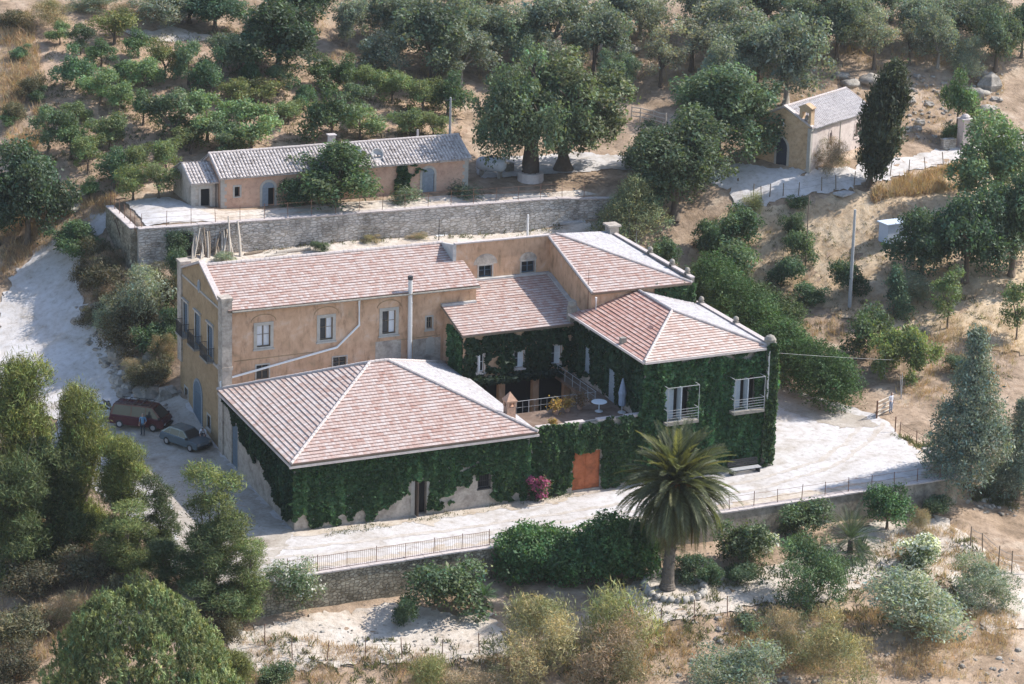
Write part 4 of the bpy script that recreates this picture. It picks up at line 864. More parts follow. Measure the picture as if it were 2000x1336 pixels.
# ------------------------------------------------------------------ upper house on the terrace
UH = empty('upper_house', (20, 46, 10)); tag(UH, 'long low pink house with barrel tile roof on the upper terrace', 'house')
_ui = Matrix.Translation((-20, -46, -10))
def under(o, par):
    o.parent = par; o.matrix_parent_inverse = Matrix.Translation(-par.location)
    return o
UX0, UX1, UY0, UY1, UZ0, UZE = 9.5, 32.3, 46.2, 51.6, 9.9, 12.95
yr = 48.95; uzr = 14.25
US = Fr((0, UY0, 0), (1, 0, 0), (0, -1, 0)); AS = Fr((0, 46.75, 0), (1, 0, 0), (0, -1, 0))
uh = [(10.75, 11.2, 11.1, 11.95), (13.2, 14.3, 10.05, 12.2), (27.9, 29.05, 10.05, 12.3)]
def ub(mb, name, mats, lab=None):
    o = under(mb.build(name, mats), UH)
    if lab: o['label'] = lab
    return o
mb = MB(); wall_sheet(mb, US, UX0, UX1, 9.7, UZE, [uh[0], (13.2, 14.3, 10.0, 11.85), (27.9, 29.05, 10.0, 11.75)])
for x in (UX0, UX1): mb.prism([(x, UY0, 9.7), (x, UY1, 9.7), (x, UY1, UZE), (x, yr, uzr), (x, UY0, UZE)], (.25 if x == UX0 else -.25, 0, 0))
mb.box(UX0, UX1, UY1-.2, UY1, 9.7, UZE)
ub(mb, 'wall', [M['plaster_pink'], M['dark']])
mb = MB(); wall_sheet(mb, AS, 7.1, 9.45, 9.7, 12.45, [(7.95, 8.75, 10.0, 11.85)])
mb.prism([(7.1, 46.77, 9.7), (7.1, 52.0, 9.7), (7.1, 52.0, 12.5), (7.1, 49.2, 13.7), (7.1, 46.77, 12.5)], (.25, 0, 0))
ub(mb, 'annex_wall', [M['plaster_grey'], M['dark']], 'grey end room of the pink house')
mb = MB(); quoin(mb, US, UX0, 9.75, UZE-.1, side=1); quoin(mb, US, UX1, 9.75, UZE-.1, side=-1); quoin(mb, AS, 7.1, 9.75, 12.3, side=1); ub(mb, 'corner_stones', M['stone_trim'])
mb = MB(); coppi(mb, (UX0-.2, UY0-.35, UZE-.1), (1, 0, 0), (0, yr-UY0+.35, uzr-UZE+.15), UX1-UX0+.4, 3.32, seed=1, holes=((11.9+1.1, 1.35, .5, .45), (14.6, .95, .55, .4)))
coppi(mb, (UX0-.2, UY1+.3, UZE-.1), (1, 0, 0), (0, yr-UY1-.3, uzr-UZE+.15), UX1-UX0+.4, 3.25, seed=2)
mb.prism([(UX0-.15, UY0-.3, UZE-.13), (UX1+.15, UY0-.3, UZE-.13), (UX1+.15, yr, uzr), (UX0-.15, yr, uzr)], (0, 0, -.1)); mb.prism([(UX0-.15, UY1+.25, UZE-.13), (UX1+.15, UY1+.25, UZE-.13), (UX1+.15, yr, uzr-.004), (UX0-.15, yr, uzr-.004)], (0, 0, -.1))
ru = ub(mb, 'roof', M['coppi'])
mb = MB(); caps(mb, (UX0-.2, yr, uzr+.12), (UX1+.2, yr, uzr+.12), .15, .45); caps(mb, (UX0-.1, UY0-.3, UZE+.0), (UX0-.1, yr, uzr+.12), .12); caps(mb, (UX1+.1, UY0-.3, UZE+.0), (UX1+.1, yr, uzr+.12), .12)
mb.box(20.4, 20.95, 49.3, 49.8, 14.0, 15.0); mb.box(20.3, 21.05, 49.2, 49.9, 15.0, 15.1)
mb.box(28.6, 28.75, 49.2, 49.35, 14, 15.0); ub(mb, 'ridge_tiles', M['ridge'])
mb = MB(); coppi(mb, (6.95, 46.45, 12.42), (1, 0, 0), (0, 2.75, 1.2), 2.5, 3.0, seed=4); coppi(mb, (6.95, 52.2, 12.42), (1, 0, 0), (0, -3.0, 1.25), 2.5, 3.2, seed=5)
mb.prism([(7.0, 46.5, 12.4), (9.45, 46.5, 12.4), (9.45, 49.2, 13.6), (7.0, 49.2, 13.6)], (0, 0, -.1)); ub(mb, 'roof', M['coppi'], 'lower barrel tile roof of the end room')
window_u = MB(); h = uh[0]
US.slab(window_u, h[0]-.16, h[0], h[2]-.1, h[3]+.15, -.03, .06); US.slab(window_u, h[1], h[1]+.16, h[2]-.1, h[3]+.15, -.03, .06); US.slab(window_u, h[0], h[1], h[3], h[3]+.15, -.032, .06); US.slab(window_u, h[0], h[1], h[2]-.1, h[2], -.04, .1)
ub(window_u, 'window_surround', M['stone_trim'])
for i, h in enumerate(uh[1:]):
    D = arch_pts(h[0], h[1], 10.0, h[3]-.55, rise=.5); mb = MB(); ring(mb, US, D, .2, -.05, .1); ub(mb, 'door_surround', M['stone_trim'])
    mb = MB(); US.prism(mb, [(c[0], c[1]) for c in arch_pts(h[0], h[1], h[3]-.58, h[3]-.55, rise=.5)], -.015, .05)
    if i == 0: US.slab(mb, h[0]+.03, h[0]+.55, 10.02, h[3]-.6, .02, .08)
    else:
        US.slab(mb, h[0]+.03, (h[0]+h[1])/2-.01, 10.02, h[3]-.6, .02, .08); US.slab(mb, (h[0]+h[1])/2+.01, h[1]-.03, 10.02, h[3]-.6, .02, .08); US.slab(mb, h[0], h[1], h[3]-.62, h[3]-.54, -.03, .03)
        for k in (.12, .28, .78, .94): US.slab(mb, h[0]+k*.95-.01, h[0]+k*.95+.01, 10.05, h[3]-.7, .005, .02)
    ub(mb, 'door', M['greyblue'], 'grey arched door standing half open' if i == 0 else 'grey arched double door, closed')
mb = MB(); AS.slab(mb, 7.75, 7.93, 10, 12.05, -.03, .1); AS.slab(mb, 8.77, 8.95, 10, 12.05, -.03, .1); AS.slab(mb, 7.93, 8.77, 11.87, 12.05, -.032, .1); ub(mb, 'door_surround', M['stone_trim'])
mb = MB(); mb.tube([(9.2, 46.5, 12.3), (9.2, 46.5, 10.0)], .05, 6); ub(mb, 'downpipe', M['iron'])
for (x, w_, nm) in ((22.15, 1.5, 'dull grey round dish lying over the left hole in the tiled roof'), (24.0, .95, 'small dark grey dish over the right hole in the tiled roof')):
    t_ = empty('roof_dish', (x, UY0+w_, UZE+w_*.46+.15)); tag(t_, nm, 'dish', 'round dishes on the upper house roof')
    mb = MB(); mb.lathe((0, 0, 0), [(.1, -.1), (.42, .02), (.55, .2), (.5, .2), (.38, .06), (.05, -.02)], 14)
    d_ = mb.build('bowl', M['water'] if w_ > 1 else M['pole'], t_); d_.rotation_euler = (R_(58), R_(-12), 0)
    mb = MB(); mb.tube([(0, .05, -.25), (0, 0, .0)], .05, 6); mb.tube([(0, 0, 0), (.1, -.45, .1)], .025, 5); mb.build('bracket', M['iron'], t_)

# ------------------------------------------------------------------ chapel
CH = empty('chapel', (62.6, 38.6, 11.2)); tag(CH, 'small stone chapel with pale lichened roof and a bell gable', 'chapel')
ca = Vector((.876, .482, 0)); cb = Vector((-.482, .876, 0))
CB = Vector((0, 0, 0)); LC, WC, HC, AC = 11.2, 5.8, 3.85, 5.3
CF = Fr(CB, cb, -ca); CS = Fr(CB, ca, -cb)
mb = MB(); CF.prism(mb, [(0, -.4), (WC, -.4), (WC, HC), (WC/2, AC), (0, HC)], 0, .35); mb.build('facade', M['plaster_warm'], CH)['label'] = 'ochre front with pointed door'
mb = MB(); wall_sheet(mb, CS, .36, LC, -.4, HC, [(3.4, 3.85, 1.7, 2.85), (8.2, 8.65, 1.6, 2.9)], .3)
CF.prism(mb, [(0, -.4), (WC, -.4), (WC, HC), (WC/2, AC), (0, HC)], LC-.3, LC); Fr(cb*WC, ca, cb).slab(mb, .36, LC, -.4, HC, 0, .3)
mb.build('wall', [M['plaster_pale'], M['dark']], CH)
mb = MB(); CS.slab(mb, -.06, .25, -.3, HC-.02, -.05, .2); CF.slab(mb, -.02, .3, -.3, HC-.02, -.05, .2); CS.slab(mb, 5.35, 5.45, 0, HC-.3, -.05, .05); CS.slab(mb, -.1, LC+.05, HC-.25, HC-.02, -.14, .1); mb.build('corner_stones', M['stone_trim'], CH)
D = [(WC/2-.55, 0), (WC/2+.55, 0), (WC/2+.55, 1.6), (WC/2+.5, 1.95), (WC/2+.28, 2.3), (WC/2, 2.55), (WC/2-.28, 2.3), (WC/2-.5, 1.95), (WC/2-.55, 1.6)]
mb = MB(); ring(mb, CF, D, .22, -.06, .1); mb.build('door_surround', M['stone_trim'], CH)
mb = MB(); CF.prism(mb, D, -.03, .1); mb.build('door', M['cloth_dark'], CH)
mb = MB(); CF.slab(mb, WC/2-.05, WC/2+.05, 3.6, 4.0, -.08, .02); CF.slab(mb, WC/2-.14, WC/2+.14, 3.8, 3.88, -.082, .02); mb.build('wall_cross', M['white'], CH)
for a0 in (3.4, 8.2):
    mb = MB(); ring(mb, CS, arch_pts(a0, a0+.45, 1.65, 2.7, rise=.4), .16, -.04, .08); CS.slab(mb, a0-.2, a0+.65, 1.5, 1.64, -.08, .1); mb.build('window', M['plaster_pale'], CH)
rs_ = math.hypot(WC/2+.25, AC-HC+.12)
mb = MB(); coppi(mb, CS.p(.35, HC-.05, -.25), ca, cb*(WC/2+.25)+Vector((0, 0, AC-HC+.12)), LC-.2, rs_, seed=7, pitch=.27); coppi(mb, CS.p(.35, HC-.05, WC+.25), ca, -cb*(WC/2+.25)+Vector((0, 0, AC-HC+.12)), LC-.2, rs_, seed=8, pitch=.27)
mb.prism([CS.p(.36, HC-.06, -.2), CS.p(LC+.1, HC-.06, -.2), CS.p(LC+.1, AC+.03, WC/2), CS.p(.36, AC+.03, WC/2)], (0, 0, -.1)); mb.prism([CS.p(.36, HC-.06, WC+.2), CS.p(LC+.1, HC-.06, WC+.2), CS.p(LC+.1, AC+.026, WC/2), CS.p(.36, AC+.026, WC/2)], (0, 0, -.1))
rc = mb.build('roof', M['coppi_grey'], CH)
mb = MB(); caps(mb, CS.p(.3, AC+.16, WC/2), CS.p(LC+.1, AC+.16, WC/2), .14); caps(mb, CS.p(LC, HC, -.2), CS.p(LC, AC+.16, WC/2), .16)
CF.prism(mb, [(-.2, HC), (WC/2, AC+.12), (WC+.2, HC), (WC+.2, HC+.16), (WC/2, AC+.3), (-.2, HC+.16)], -.12, .35); mb.build('ridge_tiles', M['ridge'], rc)
mb = MB()
for a0, a1 in ((.05, .32), (.98, 1.25)): CF.slab(mb, a0, a1, HC, HC+1.75, -.03, .6)
CF.slab(mb, .05, 1.25, HC+1.4, HC+1.75, -.032, .602); CF.slab(mb, .32, .98, HC-.1, HC+.5, -.028, .598)
CF.slab(mb, -.05, 1.35, HC+1.75, HC+1.84, -.1, .7); CF.prism(mb, [(-.05, HC+1.84), (1.35, HC+1.84), (.65, HC+2.2)], -.1, .7)
bgm = mb.build('bell_gable', M['plaster_warm'], CH)
mb = MB(); c = CF.p(.65, HC+.65, .3); mb.lathe((c.x, c.y, c.z), [(.26, 0), (.2, .12), (.15, .35), (.05, .48)], 10); mb.tube([c+Vector((0, 0, .45)), c+Vector((0, 0, .85))], .03, 5); mb.build('bell', M['stone_dark'], bgm)
# ------------------------------------------------------------------ foliage
def unit(v): return v/np.maximum(np.linalg.norm(v, axis=-1, keepdims=True), 1e-9)
def leaf_quads(c, n, size, asp=.55, tang=None, rs=NR):
    """one pointed leaf-clump rhombus per centre"""
    n = unit(n)
    a = rs.normal(size=c.shape) if tang is None else tang
    a = unit(a-n*np.sum(a*n, axis=1, keepdims=True)); b = np.cross(n, a)
    s = size[:, None]
    co = np.stack([c-a*s, c-b*s*asp+n*s*.12, c+a*s, c+b*s*asp+n*s*.12], 1).reshape(-1, 3)
    q = np.arange(len(co)).reshape(-1, 4)
    return co, q
def leaf_mesh(name, c, n, size, col, mat, asp=.55, tang=None):
    co, q = leaf_quads(c, n, size, asp, tang)
    me = bpy.data.meshes.new(name); fast_mesh(me, co, q, np.repeat(col, 4, axis=0)); me.materials.append(M[mat]); return me
def colours(base, k, rs, v=.22, warm=.12):
    base = np.array(base); f = np.exp(rs.normal(0, v, (k, 1))); g = rs.normal(0, warm, (k, 1))
    return np.clip(base*f*np.concatenate([1+g, np.ones((k, 1)), 1-g*.6], 1), .004, .8)
def lobes_for(rx, rz, nl, rs, zc, low=.25, lr=(.34, .52), flat=1.0):
    """uneven cluster of leafy lobes filling an ellipsoid-ish crown"""
    d = unit(rs.normal(size=(nl, 3))); d[:, 2] = np.where(d[:, 2] < -low, -d[:, 2]*.6, d[:, 2])
    rr = rs.uniform(.30, .96, (nl, 1))
    c = d*rr*np.array([rx, rx, rz]); r = rs.uniform(*lr, nl)*min(rx, rz*1.15)*np.exp(rs.normal(0, .12, nl))
    c[:, 2] += zc
    return c, r
def crown_mesh(name, lob, rad, nleaf, leaf, base, rs, mat='leaf', squash=.85, cl=10, spread=.28, up=.45, v=.22, asp=.55, warm=.12, patch=None, hang=0.0, brush=0.0):
    w_ = rad**2; li = rs.choice(len(lob), size=max(1, nleaf//cl), p=w_/w_.sum())
    d = unit(rs.normal(size=(len(li), 3))); d[:, 2] = np.where((d[:, 2] < -.35) & (rs.random(len(li)) < .6), -d[:, 2], d[:, 2])
    tw = lob[li]+d*(rad[li]*(.70+.38*rs.random(len(li))**.7))[:, None]*np.array([1, 1, squash])
    c = np.repeat(tw, cl, axis=0); dd = np.repeat(d, cl, axis=0)
    c = c+rs.normal(size=c.shape)*(leaf*1.5*spread/.28*.75)
    nn = unit(dd*.55+rs.normal(size=c.shape)*.75+np.array([0, 0, up]))
    size = leaf*np.exp(rs.normal(0, .28, len(c)))*.62
    tc = np.repeat(colours(np.array(base)*np.array([1.72, 1.64, 1.62]), len(li), rs, v*.85, warm), cl, axis=0)
    lt = np.exp(rs.normal(0, .16, len(lob))); tc = tc*np.repeat(lt[li], cl)[:, None]
    if patch is not None:
        lb = rs.random(len(lob)) < patch[0]; m = np.repeat(lb[li], cl); tc[m] = tc[m]*.25+np.array(patch[1])*.75*np.exp(rs.normal(0, .2, (m.sum(), 1)))
    tc = tc*np.exp(rs.normal(0, .10, (len(c), 1)))
    if hang: c[:, 2] -= np.abs(rs.normal(0, hang, len(c)))
    tg = unit(dd*.9+rs.normal(size=c.shape)*.45+np.array([0, 0, brush])) if brush else None
    return leaf_mesh(name, c, nn, size, tc, mat, asp, tg)
def trunk_mesh(name, h, r, tips, mat='bark', lean=(0, 0), fork=.5, nlimb=7, rs=NR, flare=1.5):
    mb = MB(); top = Vector((lean[0], lean[1], h)); z = 0
    pts = [Vector((0, 0, -.35)), Vector((0, 0, .05)), Vector((lean[0]*.3+.1*r, lean[1]*.3, h*.35)), top]
    mb.tube(pts, [r*flare*1.15, r*flare, r*.95, r*.72], 9)
    idx = rs.permutation(len(tips))[:nlimb]
    for i in idx:
        t = Vector(tips[i]); m = top.lerp(t, .5)+Vector((rs.normal()*.2, rs.normal()*.2, .12*(t-top).length))
        st = pts[2].lerp(top, .35+.65*rs.random())
        mb.tube([st, m, t], [r*.5, r*.32, r*.10], 6)
        for k in range(2):
            e = m.lerp(t, .3+.4*rs.random()); q = e+Vector(rs.normal(size=3).tolist())*((t-top).length*.22)
            mb.tube([e, q], [r*.16, r*.05], 4, cap=False)
    me_o = mb.build('trunk', M[mat]); me = me_o.data; bpy.data.objects.remove(me_o)
    me.polygons.foreach_set('use_smooth', [True]*len(me.polygons)); me.name = name
    return me
PROTO = {}
def fit(L, Rr, w_, h, th, sq):
    m = np.sort(np.hypot(L[:, 0], L[:, 1])+Rr)[-3:].mean(); k = w_/2/m*1.04; L = L*np.array([k, k, 1]); Rr = Rr*min(1.25, max(.9, k))
    lo, hi = (L[:, 2]-Rr*sq).min(), (L[:, 2]+Rr*sq).max(); L = L.copy(); L[:, 2] = th*.75+(L[:, 2]-lo)*(h-th*.75)/(hi-lo)
    return L, Rr
def tree_proto(key, w_, h, th, nl, nleaf, leaf, base, tr=.16, trunk='bark', seed=0, shape='round', **kw):
    rs = np.random.default_rng(seed); rz = (h-th)/2; zc = th+rz*.95
    lo = kw.pop('low', .25); lr = kw.pop('lr', (.34, .52)); fl = kw.pop('flare', 1.5); nlimb = kw.pop('nlimb', 7)
    L, Rr = lobes_for(w_/2*.86, rz*.88, nl, rs, zc, lo, lr)
    if shape == 'round': L, Rr = fit(L, Rr, w_, h, th, kw.get('squash', .85))
    if shape == 'cone':
        t = rs.random(nl)**.8; a = rs.random(nl)*6.283; rr = (w_/2*.72)*(1-t)*np.sqrt(rs.random(nl)*.6+.4)
        L = np.stack([rr*np.cos(a), rr*np.sin(a), th+t*(h-th)*.93], 1); Rr = (w_*.24)*(1.08-t*.8)
    if shape == 'column':
        t = np.linspace(0, 1, nl); a = rs.random(nl)*6.283; pr = np.sin(np.clip(t*.93+.07, 0, 1)*math.pi)**.55
        L = np.stack([w_*.16*pr*np.cos(a), w_*.16*pr*np.sin(a), th+t*(h-th)*.96], 1); Rr = w_*.34*np.maximum(pr, .25)
    if shape == 'umbrella':
        a = rs.random(nl)*6.283; q = rs.random(nl)**.85; L = np.stack([np.sqrt(1-q*q*.96)*np.cos(a)*w_*.46, np.sqrt(1-q*q*.96)*np.sin(a)*w_*.46, th+(h-th)*q*.95], 1)
        L += rs.normal(0, .22, L.shape); Rr = rs.uniform(*lr, nl)
    if shape == 'puffs':
        t = (np.arange(nl)+.5)/nl; a = np.arange(nl)*2.4+rs.random(nl); rr = w_*.30*(1-.3*t)*rs.uniform(.4, 1.2, nl)
        L = np.stack([rr*np.cos(a), rr*np.sin(a), th+w_*.2+t*(h-th-w_*.42)], 1); Rr = w_*rs.uniform(.20, .30, nl)*(1.1-.25*t)
    if shape == 'pads':
        t = rs.random(nl); a = rs.random(nl)*6.283; rr = w_*.36*np.sqrt(rs.random(nl))*(1.1-.45*t)
        L = np.stack([rr*np.cos(a), rr*np.sin(a), th+t*(h-th)*.9], 1); Rr = rs.uniform(.5, 1.0, nl)*w_*.165
    cm = crown_mesh(key+'_crown', L, Rr, nleaf, leaf, base, rs, **kw)
    tm = trunk_mesh(key+'_trunk', th+rz*(.5 if shape not in ('cone', 'column') else 1.4), tr, L, trunk, nlimb=nlimb, rs=rs, flare=fl) if th is not None else None
    PROTO.setdefault(key, []).append((cm, tm, w_, h))
def shrub_proto(key, w_, h, nl, nleaf, leaf, base, seed=0, flowers=None, **kw):
    rs = np.random.default_rng(seed); lr = kw.pop('lr', (.36, .55))
    L, Rr = lobes_for(w_/2*.8, h*.42, nl, rs, h*.48, .6, lr); L, Rr = fit(L, Rr, w_, h, 0, .85)
    cm = crown_mesh(key+'_foliage', L, Rr, nleaf, leaf, base, rs, **kw)
    fm = None
    if flowers:
        col, k, sz = flowers; li = rs.choice(len(L), k); d = unit(rs.normal(size=(k, 3))); d[:, 2] = np.abs(d[:, 2])
        c = L[li]+d*(Rr[li]*1.02)[:, None]; c = np.repeat(c, 6, axis=0)+rs.normal(size=(k*6, 3))*sz*1.3
        fm = leaf_mesh(key+'_blossom', c, np.repeat(d, 6, axis=0)+rs.normal(size=c.shape)*.6, np.full(len(c), sz)*np.exp(rs.normal(0, .2, len(c))), colours(col, len(c), rs, .12, .03), 'petal', .9)
    PROTO.setdefault(key, []).append((cm, fm, w_, h))
G1 = (.068, .112, .052); G2 = (.092, .130, .062); G3 = (.105, .13, .050)
for i in range(4): tree_proto('orchard', 3.4, 3.6, .40, 14, 5600, .125, [G1, (.058, .098, .052), G2, (.072, .105, .06)][i], .10, seed=10+i, nlimb=5, low=.5, lr=(.24, .42), brush=.8)
for i in range(2): tree_proto('orchard_yellow', 3.4, 3.6, .4, 14, 4600, .12, [(.115, .135, .055), (.10, .128, .058)][i], .10, seed=20+i, nlimb=5, low=.5, lr=(.22, .38), brush=.8)
for i in range(3): tree_proto('oak', 9.5, 8.5, 1.5, 34, 17000, .23, [(.085, .112, .078), (.072, .10, .068), (.098, .12, .09)][i], .30, seed=30+i, lr=(.22, .38), nlimb=10, low=.4)
for i in range(2): tree_proto('grey_tree', 8.0, 7.5, .8, 30, 13000, .20, [(.125, .145, .115), (.11, .132, .105)][i], .26, 'palebark', seed=40+i, lr=(.20, .34), v=.26, nlimb=10, low=.5)
for i in range(2): tree_proto('sparse_tree', 7.5, 8.5, 2.2, 26, 5200, .18, [(.135, .14, .105), (.12, .132, .098)][i], .22, seed=45+i, lr=(.18, .32), v=.26, nlimb=14)
for i in range(2): tree_proto('dark_tree', 9.0, 8.5, .6, 36, 17000, .23, [(.036, .064, .038), (.046, .074, .042)][i], .30, seed=50+i, lr=(.22, .38), v=.30, nlimb=8, low=.6)
tree_proto('carob', 13.5, 11.0, 1.7, 64, 34000, .24, (.066, .092, .054), 1.0, 'darkbark', seed=61, lr=(.17, .30), v=.28, nlimb=14, flare=1.15, low=.6)
tree_proto('carob', 10.0, 11.5, 1.9, 48, 24000, .23, (.088, .114, .062), .42, seed=62, lr=(.17, .30), v=.28, nlimb=12, flare=2.0, low=.5)
tree_proto('street_oak', 10.5, 11.5, .9, 56, 30000, .23, (.062, .09, .052), .36, seed=63, lr=(.18, .32), v=.28, nlimb=12, low=.6)
tree_proto('light_tree', 8.0, 9.0, 1.0, 36, 17000, .20, (.085, .122, .066), .24, seed=64, lr=(.20, .34), v=.24, nlimb=10, low=.5)
tree_proto('fig', 5.2, 5.0, .2, 24, 10000, .17, (.056, .095, .044), .14, seed=65, lr=(.24, .38), v=.3, nlimb=6, low=.8)
tree_proto('cypress', 3.6, 10.0, 1.2, 44, 30000, .26, (.030, .036, .021), .20, seed=66, shape='column', mat='needle', up=.2, v=.3, brush=1.2, asp=.4)
tree_proto('young_tree', 3.6, 4.6, .9, 14, 3600, .13, (.085, .12, .055), .07, seed=67, shape='pads', v=.25)
tree_proto('spike_tree', 3.0, 4.6, .2, 34, 5000, .13, (.056, .09, .055), .08, seed=68, shape='cone', mat='needle', v=.25)
tree_proto('cedar', 6.6, 10.5, .3, 110, 34000, .16, (.105, .132, .108), .22, seed=69, shape='cone', mat='needle', v=.34, up=.25, asp=.35)
tree_proto('soft_pine', 5.0, 6.0, .3, 44, 16000, .15, (.125, .14, .075), .14, seed=70, shape='cone', mat='needle', v=.25, up=.3, asp=.22, brush=1.0)
for i in range(2): tree_proto('aleppo_pine', 6.5, 11.0, .5, 70, 40000, .27, [(.088, .100, .032), (.052, .068, .028)][i], .22, seed=71+i, shape='pads', mat='needle', v=.42, up=.5, asp=.13, spread=.24, nlimb=14, brush=.9)
tree_proto('umbrella_pine', 15.0, 8.5, .5, 420, 130000, .18, (.098, .120, .052), .40, seed=75, shape='umbrella', mat='needle', lr=(.50, .82), v=.30, up=.6, asp=.26, spread=.09, nlimb=4, squash=.72, brush=1.0)
for i in range(2): tree_proto('pom_tree', 3.2, 8.0, .2, 9, 20000, .15, [(.082, .104, .038), (.05, .07, .030)][i], .12, seed=77+i, shape='puffs', mat='needle', v=.30, up=.4, asp=.2, nlimb=8, brush=.7)
tree_proto('citrus', 3.4, 3.7, .8, 16, 7000, .13, (.042, .082, .034), .10, seed=80, v=.3, nlimb=6)
for i in range(3): shrub_proto('bush', 3.2, 2.6, 13, 6000, .115, [(.052, .086, .044), (.066, .098, .05), (.04, .066, .036)][i], 90+i, lr=(.30, .5))
for i in range(2): shrub_proto('grey_bush', 4.0, 3.2, 22, 11000, .10, [(.15, .172, .135), (.125, .15, .112)][i], 95+i, v=.24, lr=(.22, .38), asp=.35)
for i in range(2): shrub_proto('dry_bush', 4.2, 3.2, 24, 13000, .12, [(.225, .19, .110), (.215, .172, .115)][i], 97+i, v=.26, lr=(.20, .36), mat='needle', asp=.13, patch=(.45, (.16, .18, .085)), up=.5, brush=.9)
shrub_proto('scrub', 3.6, 2.6, 16, 6500, .13, (.058, .056, .034), 106, v=.32, lr=(.24, .40), mat='needle', asp=.3, patch=(.3, (.13, .105, .06)), brush=.4)
shrub_proto('broom', 2.2, 2.2, 12, 5200, .16, (.17, .18, .075), 99, mat='needle', asp=.10, up=.5, brush=1.6)
shrub_proto('oleander', 3.4, 3.2, 18, 8000, .13, (.08, .115, .065), 100, flowers=((.66, .64, .60), 150, .07), asp=.25, up=.8)
shrub_proto('oleander', 2.6, 2.4, 14, 4600, .12, (.075, .115, .055), 101, flowers=((.70, .69, .64), 330, .065), asp=.25, up=.8)
shrub_proto('bougainvillea', 1.9, 2.0, 10, 1200, .12, (.05, .085, .035), 102, flowers=((.46, .12, .22), 330, .06))
shrub_proto('agave_clump', 2.4, .9, 8, 900, .26, (.08, .115, .075), 103, asp=.14, up=1.0, cl=8)
shrub_proto('vine_heap', 6.0, 3.0, 30, 13000, .13, (.105, .14, .056), 104, v=.28, lr=(.20, .34))
shrub_proto('juniper', 6.5, 3.6, 34, 17000, .13, (.056, .084, .042), 105, v=.3, mat='needle', asp=.3, lr=(.22, .36))

CAM2 = Vector(CAMP[:2].tolist())
def plant(key, u, vb, vt, wpx, label, cat='tree', name=None, group=None, var=None, rz=None, lean=None, zoff=0.0):
    """a plant rooted where photo point (u, vb) meets the ground, crown reaching up to vt, wpx wide in the photo"""
    x, y, z = G(u, vb); s = scl((x, y, z+1.5))
    P = PROTO[key]; i = random.randrange(len(P)) if var is None else var % len(P)
    cm, tm, w0, h0 = P[i]
    W = wpx*1.06/s; Hh = max(.35, ((vb-vt)/s-.04*W)/.94)*(1.12 if key.startswith('orchard') else 1)
    tree = cat in ('tree', 'palm')
    rz = random.uniform(0, 6.283) if rz is None else rz
    nm = name or ('tree' if tree else 'shrub')
    if tree:
        o = empty(nm, (x, y, z+zoff), rz, (W/w0, W/w0, Hh/h0)); c = link('crown', cm, o); t = link('trunk', tm, o)
    else:
        o = link(nm, cm); o.location = (x, y, z+zoff-.08*Hh); o.rotation_euler = (0, 0, rz); o.scale = (W/w0, W/w0, Hh/h0)
        if tm is not None: link('blossom', tm, o)
    if lean: o.rotation_euler = (lean[0], lean[1], rz)
    tag(o, label, cat, group); return o
ORD = ['first', 'second', 'third', 'fourth', 'fifth', 'sixth', 'seventh', 'eighth', 'ninth', 'tenth', 'eleventh', 'twelfth']
rows = [
 ('the topmost orchard row', [(117, 88, 45, 42, 'y0'), (158, 106, 50, 48, ''), (198, 130, 80, 54, ''), (224, 88, 18, 84, 'y'), (270, 116, 60, 54, ''), (322, 152, 80, 60, 'y'), (368, 168, 86, 60, ''), (494, 167, 113, 46, ''), (543, 189, 130, 48, ''), (632, 175, 110, 64, ''), (676, 188, 112, 64, ''), (722, 198, 130, 58, 'y')]),
 ('the second orchard row from the top', [(42, 118, 88, 42, ''), (150, 176, 98, 68, ''), (238, 158, 110, 54, ''), (280, 178, 113, 78, ''), (411, 186, 102, 74, ''), (459, 204, 152, 52, 'y'), (505, 218, 156, 80, 'y'), (592, 218, 156, 48, ''), (692, 228, 166, 62, ''), (766, 202, 140, 68, 'y'), (826, 230, 154, 66, 'y'), (874, 230, 142, 74, '')]),
 ('the middle orchard row', [(77, 202, 170, 36, ''), (147, 246, 198, 54, ''), (196, 204, 136, 70, ''), (232, 222, 160, 64, ''), (280, 246, 178, 62, ''), (340, 286, 183, 100, ''), (405, 278, 183, 90, ''), (564, 244, 196, 60, 'y'), (648, 286, 178, 94, ''), (703, 272, 206, 80, ''), (797, 272, 212, 64, ''), (846, 270, 220, 56, 'y')]),
 ('the orchard row above the roof', [(20, 246, 216, 42, ''), (95, 294, 212, 66, ''), (138, 312, 224, 72, ''), (215, 292, 222, 74, ''), (372, 302, 246, 64, 'y'), (432, 306, 238, 80, ''), (490, 300, 202, 106, '')]),
 ('the lowest orchard row', [(172, 340, 264, 62, 'y'), (224, 368, 288, 64, ''), (272, 356, 282, 58, 'y'), (325, 352, 272, 58, 'y'), (175, 393, 348, 42, ''), (260, 392, 324, 66, 'y'), (310, 388, 320, 70, 'y')]),
]
for ph, l in rows:
    for i, (u, vb, vt, wp, fl) in enumerate(sorted(l)):
        yl = fl == 'y'
        plant('orchard_yellow' if yl else 'orchard', u, vb, vt, wp*1.18, f"{'yellowish loose' if yl else 'green bushy'} tree, {ORD[i]} from the left in {ph}", 'tree', 'orchard_tree', 'orchard trees on the slope')
T = lambda *a, **k: plant(*a, **k)
